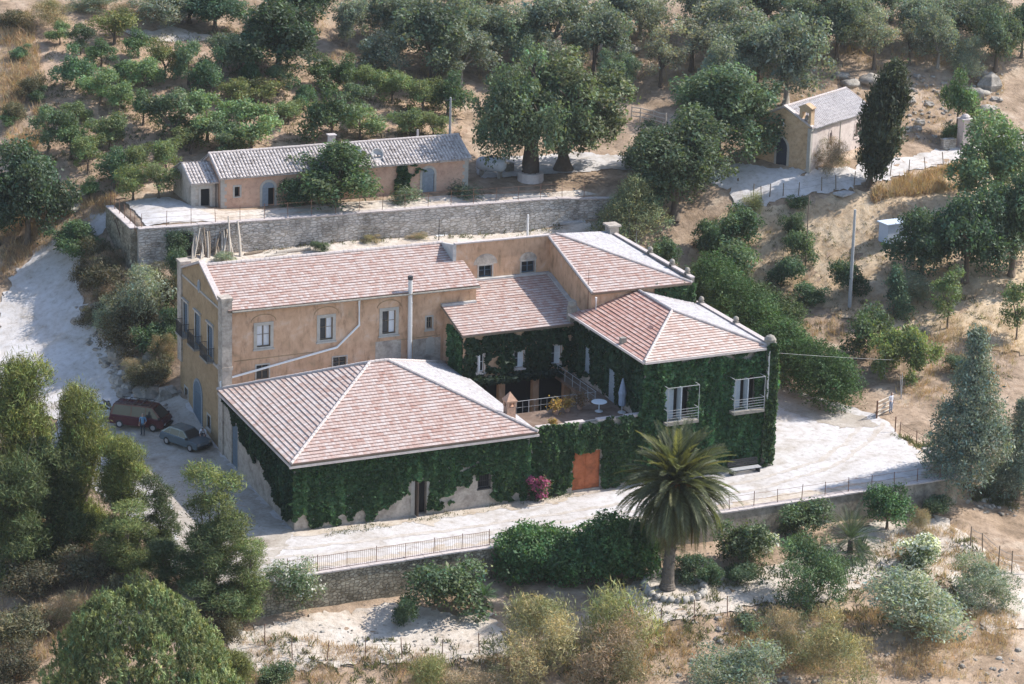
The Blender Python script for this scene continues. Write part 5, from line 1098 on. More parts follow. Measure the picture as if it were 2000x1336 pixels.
# hill crest behind
for a in [
 ('dark_tree', 420, 60, -35, 130, 'dark evergreen at the top edge left of the tall dark oak', 0), ('grey_tree', 318, 54, -35, 130, 'pale grey olive at the top edge above the orchard', 0),
 ('dark_tree', 545, 146, -15, 200, 'tall dark green tree standing over the orchard top', 1), ('grey_tree', 682, 92, -12, 84, 'silvery tree with pale trunk beside the tall dark tree', 1),
 ('oak', 845, 158, -10, 190, 'grey green oak behind the utility pole, left one of the crest oaks', 0), ('grey_tree', 760, 80, -45, 120, 'grey crown cut by the top edge left of centre', 0),
 ('oak', 955, 128, -5, 150, 'grey green oak on the crest above the great carob', 2), ('grey_tree', 1075, 118, -40, 170, 'wide pale grey crown at the top edge over the carob', 1), ('oak', 1160, 150, 0, 150, 'grey oak right of the great carob on the crest', 2),
 ('sparse_tree', 1350, 140, 0, 150, 'thin half bare tree with dark trunk on the crest', 0), ('grey_tree', 1440, 130, -10, 150, 'pale grey leafy tree between the bare tree and the chapel grove', 0),
 ('grey_tree', 1535, 205, 15, 170, 'tall grey green tree right behind the chapel', 1), ('oak', 1633, 124, -15, 124, 'round oak with clear dark trunk above the chapel roof', 0), ('sparse_tree', 1706, 138, 8, 110, 'slim tree behind the cypress top', 1),
 ('sparse_tree', 1776, 128, 36, 76, 'thin small tree right of the cypress on the bare ridge', 0), ('grey_tree', 1832, 134, 5, 96, 'grey tree with straight trunk on the right crest', 0), ('grey_bush', 1884, 146, 58, 92, 'bluish leafy bush on the right crest', 0), ('oak', 1944, 140, 0, 116, 'green oak near the right end of the crest', 1),
 ('dark_tree', 1995, 112, -5, 80, 'dark tree cut by the right edge of the crest', 1), ('sparse_tree', 1270, 110, -20, 110, 'brownish thin tree on the crest right of the rocks', 1), ('oak', 1490, 60, -50, 150, 'hazy crown at the top edge above the chapel', 2), ('grey_tree', 1590, 50, -60, 130, 'grey crown at the top edge right of centre', 1), ('oak', 1740, 45, -60, 150, 'green crown at the top edge above the cypress', 0), ('grey_tree', 1890, 40, -60, 140, 'grey crown at the top edge near the right corner', 0), ('dark_tree', 610, 40, -70, 140, 'dark crown at the top edge beside the silvery tree', 0), ('grey_tree', 930, 35, -70, 150, 'pale crown at the top edge above the crest oaks', 0), ('oak', 1210, 60, -40, 100, 'grey oak at the top edge beside the pale rocks', 0),
 ('oak', 470, 150, 40, 120, 'oak left of the tall dark tree above the orchard', 1),
 ('grey_tree', 745, 150, 50, 120, 'grey leafy tree between the silvery tree and the crest oaks', 0),
 ('oak', 790, 95, -20, 120, 'oak crown behind the crest oaks near the top edge', 2),
 ('grey_tree', 900, 165, 40, 130, 'grey tree filling the gap between two crest oaks', 1),
 ('oak', 1010, 150, 30, 120, 'oak just above the left half of the great carob', 0),
 ('grey_tree', 1085, 175, 70, 110, 'grey tree touching the top of the great carob', 0),
 ('oak', 1200, 190, 90, 90, 'small oak right of the thin pale pole', 1),
 ('sparse_tree', 1290, 170, 50, 110, 'brownish thin tree above the rail fence', 0),
 ('grey_tree', 1250, 75, -30, 120, 'grey crown above the pale crest rocks', 1),
 ('grey_tree', 1420, 200, 60, 120, 'grey tree behind the big round oak', 0),
 ('oak', 1480, 170, 40, 120, 'oak between the round oak and the tall tree behind the chapel', 2),
 ('grey_tree', 1375, 80, -40, 130, 'grey crown behind the half bare tree', 1),
 ('oak', 1560, 110, -10, 120, 'hazy oak behind the tall grey green tree', 0),
 ('grey_tree', 1680, 95, -20, 120, 'grey crown behind the slim tree', 0),
 ('grey_tree', 1785, 90, -20, 110, 'pale crown behind the thin small tree', 1),
 ('oak', 1860, 90, -15, 110, 'oak crown behind the grey tree on the right crest', 2),
 ('grey_tree', 1925, 85, -30, 100, 'grey crown behind the green oak at the right', 0),
 ('bush', 560, 30, -10, 90, 'scrub at the top edge beside the tall dark tree', 2),
 ('dark_tree', 370, 45, -30, 110, 'dark crown at the top edge over the orchard', 1),
 ('dry_bush', 250, 36, 0, 90, 'brown scrub at the top edge above the orchard rows', 1),
 ('scrub', 30, 55, 10, 90, 'dark scrub in the top left corner', 2),
 ('scrub', 60, 190, 140, 60, 'dark scrub on the dry left bank', 2),
 ('scrub', 30, 240, 190, 60, 'second dark scrub lower on the dry left bank', 0),
 ('dry_bush', 90, 60, -10, 110, 'brown dry scrub at the top left corner', 0), ('grey_bush', 190, 20, -30, 120, 'grey scrub on the top edge above the orchard', 1)]:
    T(*a[:6], cat='tree' if a[0] in ('dark_tree', 'grey_tree', 'oak', 'sparse_tree') else 'shrub', name='hill_tree' if 'bush' not in a[0] else 'hill_shrub', var=a[6], group='trees along the hill crest' if 'bush' not in a[0] else 'scrub on the hill')
T('carob', 1035, 352, 96, 235, 'great dark carob with thick trunk in a pale block beside the pink house', name='carob_tree', var=0, rz=.6)
T('carob', 1100, 332, 92, 240, 'lighter leaning carob just right of the great dark carob', name='carob_tree', var=1, rz=2.0)
T('street_oak', 1400, 318, 108, 232, 'big round oak left of the chapel door', name='oak_tree', rz=.3)
T('street_oak', 1318, 430, 205, 225, 'big oak in front of the chapel road, hiding the bend', name='oak_tree', rz=2.4)
T('light_tree', 1950, 425, 215, 190, 'large pale green tree at the right edge beside the road', name='broadleaf_tree', rz=1)
for u, vb, vt, wp, lb in ((1800, 545, 395, 150, 'left'), (1885, 552, 355, 170, 'middle'), (1975, 540, 320, 170, 'right')):
    T('dark_tree', u, vb, vt, wp, f'{lb} one of three dense dark trees below the road on the right', name='dense_tree', group='dark trees on the right slope')
T('dark_tree', 55, 478, 262, 185, 'large dark tree on the left edge above the dirt road', name='dense_tree', rz=1.0)
T('dark_tree', -5, 480, 330, 130, 'dark tree cut by the left edge beside the larger one', name='dense_tree')
T('orchard', 1868, 265, 146, 80, 'small bushy tree with bare stem beside the white gate pillar', name='broadleaf_tree', var=0)
T('cypress', 1695, 364, 120, 78, 'tall dark leaning cypress between chapel and road', name='cypress_tree', rz=0, lean=(0.0, R_(12)))
T('fig', 655, 402, 272, 170, 'leafy fig tree against the front of the pink house', name='fig_tree')
T('fig', 148, 502, 428, 100, 'dark glossy fig bush beside the climbing dirt road', name='fig_tree')
T('soft_pine', 1238, 478, 330, 165, 'soft yellowish young pine behind the house roof', name='young_pine')
T('spike_tree', 1745, 622, 512, 74, 'dark spiky young conifer right of the tall pale pole', name='young_conifer')
T('young_tree', 1850, 642, 522, 88, 'young loose tree with thin stem on the straw slope', name='young_tree')
T('young_tree', 1985, 664, 545, 84, 'young tree at the right edge above the wire', name='young_tree')
T('cedar', 1888, 955, 636, 178, 'big blue grey conifer beside the courtyard corner', name='cedar_tree')
T('cedar', 1985, 975, 765, 130, 'second blue grey conifer cut by the right edge', name='cedar_tree', rz=2)
T('citrus', 1732, 1036, 938, 92, 'small glossy citrus tree by the garden wall', name='citrus_tree')
S = lambda key, u, vb, vt, wp, lb, nm='shrub', **k: plant(key, u, vb, vt, wp, lb, 'shrub', nm, **k)
for a in [
 ('grey_bush', 290, 640, 488, 140, 'big grey green bush against the left end of the house', 0), ('scrub', 330, 610, 520, 60, 'dark bush squeezed against the gable corner', 2), ('scrub', 205, 575, 500, 110, 'dark scrub on the rock slope below the ladder', 2), ('scrub', 240, 690, 610, 110, 'dark bush low on the rock slope', 2), ('dry_bush', 320, 715, 640, 60, 'brownish bush at the foot of the gable wall', 0), ('dry_bush', 215, 530, 478, 80, 'brown dry scrub under the terrace corner', 1), ('scrub', 165, 560, 505, 70, 'low dark scrub at the road edge', 0), ('scrub', 290, 760, 700, 90, 'dark scrub at the yard corner by the gable', 2),
 ('scrub', 255, 610, 535, 110, 'dark bush in the middle of the shaded rock slope', 2), ('scrub', 285, 560, 508, 90, 'dark bush at the foot of the ladder', 2), ('bush', 300, 690, 620, 90, 'dark bush against the lower gable wall', 0), ('grey_bush', 225, 640, 570, 90, 'greyish bush at the lower road bend', 1), ('bush', 345, 560, 480, 50, 'bush wedged behind the gable pier', 2), ('dry_bush', 265, 740, 690, 70, 'dry scrub on the yard edge beside the road', 1), ('scrub', 195, 520, 455, 70, 'dark scrub right of the fig bush', 2),
 ('scrub', 185, 640, 585, 70, 'dark scrub patch along the road below the terrace corner', 0), ('dry_bush', 250, 655, 600, 70, 'brown scrub high on the shaded slope', 0), ('scrub', 270, 660, 590, 80, 'dark scrub wedged between the slope rocks', 1), ('scrub', 305, 745, 690, 70, 'dark scrub under the gable windows', 2), ('dry_bush', 205, 600, 545, 70, 'dry brown scrub along the road bend', 1), ('bush', 335, 660, 590, 55, 'dark creeper beside the gable corner', 2),
 ('bush', 1300, 525, 455, 76, 'dark bush behind the roof parapet', 0), ('bush', 1440, 545, 455, 116, 'round bush above the long hedge', 1), ('bush', 1450, 470, 392, 98, 'round bush just below the chapel road fence', 0), ('broom', 1470, 412, 372, 40, 'small spiky bush at the road fence', 0), ('bush', 1385, 560, 500, 60, 'small bush at the upper end of the hedge', 2), ('bush', 1380, 500, 420, 70, 'bush under the big oak at the bend', 0),
 ('bush', 1556, 415, 378, 50, 'uppermost of the bushes in a line below the road', 1), ('bush', 1553, 465, 408, 54, 'second bush in the line below the road', 0), ('bush', 1558, 512, 440, 66, 'third bush in the line below the road', 1), ('bush', 1540, 560, 495, 74, 'dark bush where the straw field meets the hedge', 2), ('bush', 1580, 596, 548, 76, 'low bush beside the tall pale pole', 0),
 ('bush', 1652, 580, 500, 76, 'round dark bush behind the tall pale pole', 2), ('grey_bush', 1790, 592, 515, 100, 'silver grey bush right of the spiky conifer', 0), ('bush', 1700, 695, 590, 96, 'loose green bush above the vine heap', 1), ('vine_heap', 1752, 735, 628, 150, 'sprawling light green vine heap above the yard', 0), ('bush', 1880, 730, 690, 70, 'low bush behind the blue grey conifer', 1),
 ('bush', 868, 1192, 1075, 158, 'round green shrub in front of the stone retaining wall', 1), ('bush', 1345, 1132, 1075, 70, 'dark shrub right behind the palm trunk', 2), ('bush', 1445, 1108, 1008, 112, 'green shrub right of the palm', 1), ('bush', 1450, 1140, 1095, 80, 'low dark hedge plant by the garden path', 2), ('bush', 1390, 1142, 1090, 60, 'small dark plant beside the garden path', 0), ('oleander', 1485, 1095, 1015, 64, 'white flowering oleander behind the dark juniper', 1), ('bush', 1575, 1050, 970, 104, 'green bush under the garden wall', 1), ('dry_bush', 1793, 1040, 985, 56, 'dry brown bush beside the citrus tree', 1), ('oleander', 1796, 1108, 1032, 94, 'round white flowering bush on the pale garden soil', 1), ('juniper', 1592, 1178, 1035, 200, 'wide dark spreading juniper in the garden', 0), ('grey_bush', 1795, 1240, 1085, 250, 'large grey green olive bush low on the right', 0), ('grey_bush', 1922, 1175, 1072, 140, 'smaller grey green olive bush at the right edge', 1),
 ('bush', 1830, 1010, 960, 70, 'dark weeds against the garden wall end', 2), ('oleander', 568, 1150, 1035, 118, 'white flowering oleander at the corner of the drive', 0),
 ('dry_bush', 1050, 1320, 1140, 220, 'yellow dry shrub in front of the palm bed, left part', 0), ('broom', 1215, 1265, 1125, 150, 'tall yellow green broom left of the palm bed', 0), ('dry_bush', 1190, 1340, 1175, 210, 'yellow dry shrub at the bottom below the palm', 1), ('grey_bush', 1430, 1380, 1225, 200, 'grey green shrub at the bottom edge right of centre', 1), ('dry_bush', 1540, 1290, 1165, 130, 'brownish loose shrub below the juniper', 1), ('dry_bush', 1625, 1345, 1180, 190, 'large brownish shrub at the bottom right', 0), ('broom', 832, 1345, 1265, 74, 'small green broom at the bottom fence', 0), ('dry_bush', 930, 1360, 1290, 170, 'low dark dry scrub at the bottom edge', 1), ('bush', 540, 1345, 1290, 70, 'small green plant at the bottom edge by the umbrella pine', 1), ('bush', 795, 1230, 1150, 60, 'dark weeds beside the round shrub', 2),
 ('bush', 575, 402, 340, 80, 'dark creeper spreading left of the fig tree on the pink wall', 0), ('agave_clump', 900, 384, 360, 62, 'low agave clump at the right end of the pink house', 0), ('agave_clump', 790, 394, 368, 74, 'agave clump below the ivy on the pink house', 0), ('agave_clump', 1455, 1225, 1195, 70, 'agave clump below the garden path', 0), ('dry_bush', 1622, 336, 262, 84, 'brownish green bush at the corner of the chapel', 1), ('agave_clump', 1690, 312, 298, 50, 'low plants along the chapel wall', 0), ('bush', 1860, 275, 235, 50, 'dark weeds beside the gate pillar', 0),
 ('scrub', 60, 1160, 1080, 150, 'dark scrub under the left edge pines', 2), ('scrub', 175, 1140, 1060, 130, 'dark scrub below the second pine', 2), ('scrub', 40, 1260, 1170, 150, 'dark scrub low on the left edge', 2), ('dry_bush', 120, 1215, 1150, 120, 'brown scrub between the pines and the umbrella pine', 1), ('scrub', 20, 1340, 1250, 130, 'dark scrub in the bottom left corner', 2), ('scrub', 240, 1170, 1110, 90, 'dark scrub just above the umbrella pine', 2), ('scrub', 400, 1230, 1160, 100, 'dark scrub between umbrella pine and rounded conifers', 2), ('scrub', 445, 1260, 1190, 70, 'dark scrub at the left end of the front wall', 2),
 ('grey_bush', 437, 512, 485, 46, 'small grey bush below the leaning poles', 1), ('bush', 625, 492, 468, 36, 'small weed bush at the foot of the terrace wall', 1), ('dry_bush', 725, 474, 455, 40, 'dry weed bush at the foot of the terrace wall', 0), ('dry_bush', 815, 466, 450, 50, 'yellow weeds beside the stone slabs', 1), ('bush', 345, 500, 440, 70, 'dark creeper heap at the terrace wall doorway', 2), ('bush', 918, 440, 418, 22, 'tuft of weeds growing out of the terrace wall', 1),
 ('bush', 520, 60, 20, 60, 'scrub beside the tall dark tree on the hill', 0), ('bush', 860, 300, 256, 60, 'bush behind the right end of the pink house roof', 2), ('bush', 1240, 330, 285, 70, 'low bush under the oak at the road bend', 0), ('bush', 590, 210, 180, 40, 'small bush between orchard trees near the middle', 2)]:
    S(*a[:6], var=a[6])
shrub_ = plant('bougainvillea', 1050, 978, 918, 56, 'pink flowering bougainvillea at the foot of the ivy wall', 'shrub', 'bougainvillea')
# pines and trees at lower left
T('aleppo_pine', 35, 1030, 690, 165, 'tall yellow green pine at the left edge', name='pine_tree', var=0, rz=0)
T('aleppo_pine', 165, 1055, 745, 130, 'second tall pine, between the left edge pine and the parked cars', name='pine_tree', var=0, rz=2)
T('aleppo_pine', 105, 1080, 840, 170, 'dark lower pine in front of the tall left pines', name='pine_tree', var=1, rz=1)
T('aleppo_pine', 30, 1130, 870, 160, 'dark pine low on the left edge', name='pine_tree', var=1, rz=4)
T('aleppo_pine', 245, 1075, 840, 120, 'thin pine with see through crown by the yard edge', name='pine_tree', var=0, rz=3)
T('pom_tree', 312, 1090, 922, 82, 'slim rounded conifer left of the lit strip of yard', name='conifer', var=1, rz=1)
T('pom_tree', 418, 1150, 890, 120, 'tall rounded light green conifer before the side wall', name='conifer', var=0, rz=2)
T('pom_tree', 400, 1190, 1010, 120, 'darker rounded conifer below the tall light one', name='conifer', var=1, rz=5)
T('pom_tree', 478, 1210, 1035, 92, 'yellow green rounded conifer beside the oleander', name='conifer', var=0, rz=4)
T('pom_tree', 325, 1150, 1040, 110, 'dark bushy conifer at the edge of the shade', name='conifer', var=1, rz=3)
T('pom_tree', 250, 1130, 980, 110, 'mid green conifer left of the slim rounded one', name='conifer', var=0, rz=0)
T('umbrella_pine', 270, 1500, 1140, 400, 'wide umbrella pine with pompom crown at the bottom left', name='umbrella_pine', rz=.5)
T('aleppo_pine', 455, 1390, 1260, 100, 'small pine at the bottom edge behind the umbrella pine', name='pine_tree', var=0)

# hedges: a long row clipped into one mass
def hedge(name, path, width, height, nleaf, leaf, base, label, seed, mat='needle', asp=.35, irr=0.0):
    rs = np.random.default_rng(seed); P = np.array([p[:2] for p in path]); seg = np.linalg.norm(np.diff(P, axis=0), axis=1); cum = np.r_[0, np.cumsum(seg)]
    nl = int(cum[-1]/.75); L = []; Rr = []
    for k in range(nl):
        t = cum[-1]*(k+.5)/nl; x = np.interp(t, cum, P[:, 0]); y = np.interp(t, cum, P[:, 1]); x2 = np.interp(min(t+.5, cum[-1]), cum, P[:, 0]); y2 = np.interp(min(t+.5, cum[-1]), cum, P[:, 1]); x1 = np.interp(t-.5, cum, P[:, 0]); y1 = np.interp(t-.5, cum, P[:, 1])
        nx, ny = unit(np.array([[-(y2-y1), x2-x1]]))[0]; z = gz(x, y); end = min(1.0, (min(t, cum[-1]-t)+.6)/2.2); hh = height*(1+.07*math.sin(k*1.1)+rs.normal()*.05)*(.6+.4*end)*(1+irr*(.5*math.sin(k*.55+2)+rs.normal()*.5)); ww = width*(1+.08*math.sin(k*.7+1))*(.65+.35*end)
        for (o_, zz, r_) in ((-.27, .28, .25), (.27, .28, .25), (-.26, .58, .25), (.26, .58, .25), (0, .74, .27), (0, .45, .3)):
            L.append((x+nx*o_*ww+rs.normal()*(.12+irr), y+ny*o_*ww+rs.normal()*(.12+irr), z+hh*zz+rs.normal()*irr*.8)); Rr.append(ww*r_*rs.uniform(.9-irr, 1.15+irr*.4))
    me = crown_mesh(name, np.array(L), np.array(Rr), nleaf, leaf, base, rs, mat=mat, v=.3, up=.5, asp=asp)
    o = link(name, me); tag(o, label, 'hedge'); return o
hedge('hedge', [G(1372, 580), G(1430, 640), G(1490, 702), G(1548, 752), G(1605, 785), G(1652, 806)], 4.6, 4.7, 90000, .17, (.036, .066, .024), 'long dark evergreen hedge from the house corner down to the yard gate', 5)
hedge('hedge', [G(1370, 575), G(1420, 600), G(1490, 630), G(1560, 650)], 3.6, 3.0, 24000, .17, (.055, .086, .036), 'lighter feathery hedge arm above the long dark hedge', 6)
hedge('hedge', [G(985, 1110), G(1060, 1122), G(1140, 1130), G(1200, 1128), G(1262, 1118)], 4.2, 3.6, 70000, .15, (.044, .082, .030), 'thick glossy hedge between the drive and the garden, left of the palm', 7, 'leaf', .6, .20)

# palm, cycads, fronds
def frond(cs, rs, L, elev, az, droop, col, leafl, wid, n=20):
    """one pinnate frond: narrow leaflets either side of an arching midrib, appended to cs"""
    p = np.zeros(3); e = elev; st = L/n; tw = rs.normal()*.35
    for i in range(n):
        d = np.array([math.cos(e)*math.cos(az), math.cos(e)*math.sin(az), math.sin(e)]); s0 = np.array([-math.sin(az), math.cos(az), 0]); u0 = np.cross(d, s0)
        side = s0*math.cos(tw)+u0*math.sin(tw); u1 = np.cross(d, side); u1 = u1 if u1[2] >= 0 else -u1
        if i > 1:
            tp = math.sin(math.pi*(.14+.80*i/n))**.7
            for sgn in (-1, 1):
                for k in range(2):
                    t = unit((d*.85+side*sgn*.62+u1*.18)[None])[0]
                    cs.append((p+d*st*(k*.5)+t*leafl*tp*.5, u1+side*sgn*-.35+rs.normal(size=3)*.12, leafl*tp*.5, col*np.exp(rs.normal(0, .16)), t))
        cs.append((p+d*st*.5, u1, st*.6, col*1.35, d)); p = p+d*st; e = max(e-droop*(.4+1.2*i/n)/n, -1.50)
def palm_crown(name, nf, L, rs, base, emin, emax, leafl, droop, dead=0, mat='leaf', asp=.085):
    cs = []
    for i in range(nf):
        t = i/nf; el = emin+(emax-emin)*(t**1.15); az = i*2.39996+rs.normal()*.1
        c = np.array(base)*np.exp(rs.normal(0, .14)); c = c*(np.array([1.25, 1.1, .8]) if rs.random() < .25 else 1)
        if i < dead: c = np.array([.17, .125, .06])*np.exp(rs.normal(0, .2))
        frond(cs, rs, L*(.72+.36*rs.random()), el+rs.normal()*.10, az+rs.normal()*.15, droop*(1.15-.5*t), c, leafl, .05)
    a = [np.array([q[k] for q in cs]) for k in range(5)]
    return leaf_mesh(name, a[0], a[1], a[2], a[3], mat, asp, a[4])
rs = np.random.default_rng(3)
pb = G(1303, 1150); ps = scl((pb[0], pb[1], 3)); ph = 200/ps/.93
PALM = empty('date_palm', pb); tag(PALM, 'tall date palm with bushy drooping crown in a stone ringed bed', 'palm')
cr = link('crown', palm_crown('palm_crown', 210, 4.55, rs, (.118, .130, .076), R_(-66), R_(84), .66, 1.15, 24, 'ivy', .14), PALM); cr.location = (.35, 0, ph)
cs = []
for i in range(9): frond(cs, rs, 1.6, R_(20+rs.random()*50), i*.7, 1.2, np.array([.34, .20, .07]), .32, .05)
a_ = [np.array([q[k] for q in cs]) for k in range(5)]; fs = link('flower_stalks', leaf_mesh('palm_flower_stalks', a_[0], a_[1], a_[2], a_[3], 'straw', .14, a_[4]), PALM); fs.location = (.35, -.2, ph+.1)
mb = MB(); prof = [(0, 0, -.3, .62), (0, 0, .1, .56), (.02, 0, .5, .43), (.06, 0, 1.6, .37), (.13, 0, 3.2, .36), (.24, 0, 5.0, .37), (.33, 0, ph-1.0, .42), (.35, 0, ph-.2, .55), (.35, 0, ph+.2, .3)]
pts = []; rd = []
for i in range(len(prof)-1):
    for k in range(5):
        t = k/5; a0, b0 = prof[i], prof[i+1]; pts.append((a0[0]+(b0[0]-a0[0])*t, 0, a0[2]+(b0[2]-a0[2])*t)); rd.append((a0[3]+(b0[3]-a0[3])*t)*(1+.05*((i*5+k) % 2)))
mb.tube(pts, rd, 14)
for i in range(150):
    t = random.random()**.6; zz = .3+t*(ph-.6); k_ = min(range(len(pts)), key=lambda j: abs(pts[j][2]-zz)); a_0 = i*2.39996; rr_0 = rd[k_]*.96; cx_ = pts[k_][0]; dv = Vector((math.cos(a_0), math.sin(a_0), 0)); l_ = .10+.22*t
    p_0 = Vector((cx_, 0, zz))+dv*rr_0; mb.tube([p_0-dv*.06, p_0+dv*l_*.5+Vector((0, 0, l_*.8))], [.09, .035], 5)
mb.build('trunk', M['palmbark'], PALM)
RING = empty('stone_ring', (pb[0]+.5, pb[1]-.1, pb[2])); tag(RING, 'low ring of pale stones round the foot of the palm', 'planter')
for k in range(26):
    t = 2*math.pi*k/26; xx, yy = 2.0*math.cos(t), 2.0*math.sin(t); mb = MB(); zz = gz(pb[0]+.5+xx, pb[1]-.1+yy)-pb[2]
    mb.rock((xx, yy, zz+.15), (.27+.06*random.random(), .24, .27+.1*random.random()), k+1); mb.build('stone', M['stone_trim'] if k % 3 else M['masonry'], RING, True)
def rosette(u, vb, rad_px, nf, label, base, el0=-20, seed=1, leafl=.3, th=.0, droop=.9):
    p = G(u, vb); s = scl(p); rs = np.random.default_rng(seed); L = rad_px/s
    o = empty('cycad', p); tag(o, label, 'plant'); c = link('fronds', palm_crown('frond_rosette', nf, L, rs, base, R_(el0), R_(82), leafl, droop, 0, 'ivy', .075), o); c.location = (0, 0, .35+th)
    mb = MB(); mb.tube([(0, 0, -.1), (0, 0, .4+th)], [.22, .18], 9); mb.build('stem', M['palmbark'], o)
rosette(1660, 1078, 82, 80, 'large cycad with arching blue green fronds under the garden wall', (.085, .125, .085), -15, 11, .34, .5)
rosette(945, 1195, 34, 26, 'small young palm in front of the stone retaining wall', (.075, .125, .065), 0, 12, .26, .7)
rosette(1285, 1115, 62, 50, 'dark arching fronds spilling beside the palm trunk', (.050, .090, .050), -25, 13, .36, .8)
rosette(1680, 1095, 40, 36, 'smaller cycad leaning below the large one', (.085, .130, .080), -20, 14, .28, .2)

# ------------------------------------------------------------------ ivy
def inpoly(A, poly):
    ins = np.zeros(len(A), bool)
    for i in range(len(poly)):
        x1, y1 = poly[i]; x2, y2 = poly[i-1]
        c = (y1 > A[:, 1]) != (y2 > A[:, 1])
        with np.errstate(divide='ignore', invalid='ignore'): ins ^= c & (A[:, 0] < (x2-x1)*(A[:, 1]-y1)/(y2-y1)+x1)
    return ins
def ivy(name, F, outline, holes, dens, label, base=(.056, .110, .047), leaf=.135, thick=.22, seed=0, par=None, strands=()):
    """climbing leaves over the part of a wall inside 'outline' (a, z), leaving 'holes' bare; thickness swells in bunches"""
    rs = np.random.default_rng(seed); O = np.array(outline); a0, z0 = O.min(0); a1, z1 = O.max(0)
    n = int((a1-a0)*(z1-z0)*dens*1.7); A = np.stack([rs.uniform(a0, a1, n), rs.uniform(z0, z1, n)], 1)
    wob = np.array([(noise.noise((p[0]*1.3, p[1]*1.3, seed)), noise.noise((p[0]*1.3, p[1]*1.3, seed+7.7))) for p in A])
    k = inpoly(A+wob*np.array([.45, .95]), outline)
    for h in holes: k &= ~inpoly(A+wob*.28, h)
    A = A[k]
    th = np.array([max(0.0, .5+noise.noise((p[0]*.75, p[1]*.55, seed+2.2))*.9+noise.noise((p[0]*2.3, p[1]*1.7, seed+5.2))*.55) for p in A])
    d = -(.03+thick*th*rs.random(len(A))**.45)
    C = np.array(F.o)+np.outer(A[:, 0], F.e)+np.outer(A[:, 1], (0, 0, 1))-np.outer(d, F.n)
    nn = np.array(F.n)[None]*.55+rs.normal(size=C.shape)*.55+np.array([0, 0, .45])
    pn = np.array([noise.noise((p[0]*.5, p[1]*.5, seed+11)) for p in A])
    col = colours(base, len(A), rs, .26, .10)*(1+.3*pn[:, None])*(1+np.array([max(0.0, noise.noise((p[0]*2.4, p[1]*.22, seed+31))-.12)*1.9 for p in A]))[:, None]  # last factor paints lighter vertical strand highlights into the leaves
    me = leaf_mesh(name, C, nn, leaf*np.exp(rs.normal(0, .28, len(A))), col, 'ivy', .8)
    o = link(name, me, par); tag(o, label, 'ivy'); return o
def pw(F, l, Y=None, X=None):
    if Y is not None: return [(float(onY(u, v, Y)[0]), float(onY(u, v, Y)[2])) for u, v in l]
    return [(float(onX(u, v, X)[1]), float(onX(u, v, X)[2])) for u, v in l]
rect = lambda a0, a1, z0, z1: [(a0, z0), (a1, z0), (a1, z1), (a0, z1)]
ivy('ivy', FS, [(-.15, 5.0), (-.15, 1.2), (1.0, .9), (1.8, .2), (2.6, .8), (3.4, .3), (4.4, .7), (5.2, .2), (6.2, .8), (7.2, 1.0), (8.3, 1.3), (9.75, .7), (10.4, .5), (11.6, 1.0), (12.9, 2.0), (14.4, 2.0), (14.55, .3), (16.2, .1), (17.4, .1), (17.4, 5.0)],
    [rect(8.35, 9.72, -.3, 2.55), rect(13.3, 14.5, 1.1, 2.4), pw(FS, [(898, 920), (915, 916), (935, 905), (943, 897), (936, 896), (925, 906), (905, 912)], 0)], 125, 'dark ivy curtain over the low front wing wall', seed=1)
ivy('ivy', W0, [(0, 4.8), (0, .6), (1.6, .3), (4.6, 1.7), (6.2, 3.0), (8.0, 2.3), (10.5, 2.6), (12.0, 3.4), (15.7, 4.4), (15.7, 4.85)], [rect(12.2, 13.8, -.3, 3.4)], 105, 'shaded ivy on the side wall of the front wing', base=(.026, .052, .026), seed=2)  # leaf colour set darker, shade of this side painted in
ivy('ivy', FS, [(17.4, 0.1), (17.4, 5.25), (26.3, 5.3), (26.3, 0.1)], [rect(20.7, 23.0, -.3, 2.98)], 125, 'thick ivy around the orange gate below the roof terrace', thick=.32, seed=3)
ivy('ivy', FS, [(26.1, .1), (26.1, 8.95), (36.6, 8.95), (36.8, .1)], [rect(27.9, 29.8, 4.5, 7.1), rect(33.4, 35.2, 4.7, 7.1)], 115, 'thick ivy over the front of the right wing', thick=.38, seed=4)
ivy('ivy', RW, [(0, 5.0), (0, 8.95), (12, 8.95), (12, 5.0), (9, 4.9), (4, 4.6)], [rect(4.5, 5.6, 4.4, 7.0), rect(8.7, 9.6, 5.3, 7.5)], 95, 'shaded ivy on the court side of the right wing', base=(.026, .052, .026), seed=5)  # darker leaf colour carries the painted shade of the court side
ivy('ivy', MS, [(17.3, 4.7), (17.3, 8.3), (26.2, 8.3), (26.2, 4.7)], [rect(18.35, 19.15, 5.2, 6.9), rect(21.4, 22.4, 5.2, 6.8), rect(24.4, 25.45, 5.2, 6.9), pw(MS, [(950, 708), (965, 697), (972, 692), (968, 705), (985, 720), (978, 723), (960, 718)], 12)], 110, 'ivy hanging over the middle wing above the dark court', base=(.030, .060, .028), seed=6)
ivy('ivy', Fr((17.32, 0, 0), (0, 1, 0), (-1, 0, 0)), [(12, 5.0), (12, 8.2), (13.0, 9.0), (14.6, 8.3), (15.0, 7.2), (14.2, 5.0)], [], 100, 'ivy climbing the side of the middle wing', seed=7)
ivy('ivy', Fr((36.72, 0, 0), (0, 1, 0), (1, 0, 0)), [(-.5, .1), (-.5, 9.3), (3, 8.9), (11, 8.9), (11, .1)], [], 70, 'ivy on the far side wall of the right wing', seed=8, thick=.35)
ivy('ivy', Fr((35.9, -.5, 0), (1, 0, 0), (0, -1, 0)), rect(0, .95, .2, 9.5), [rect(.05, .3, 5.3, 9.0)], 150, 'ivy wrapped round the corner pier of the right wing', base=(.055, .095, .040), seed=9, thick=.2)
ivy('ivy', Fr((35.3, 11.1, 0), (1, 0, 0), (0, -1, 0)), rect(-2.6, .8, 8.7, 11.0), [], 120, 'ivy below the eave of the upper right block', seed=10)
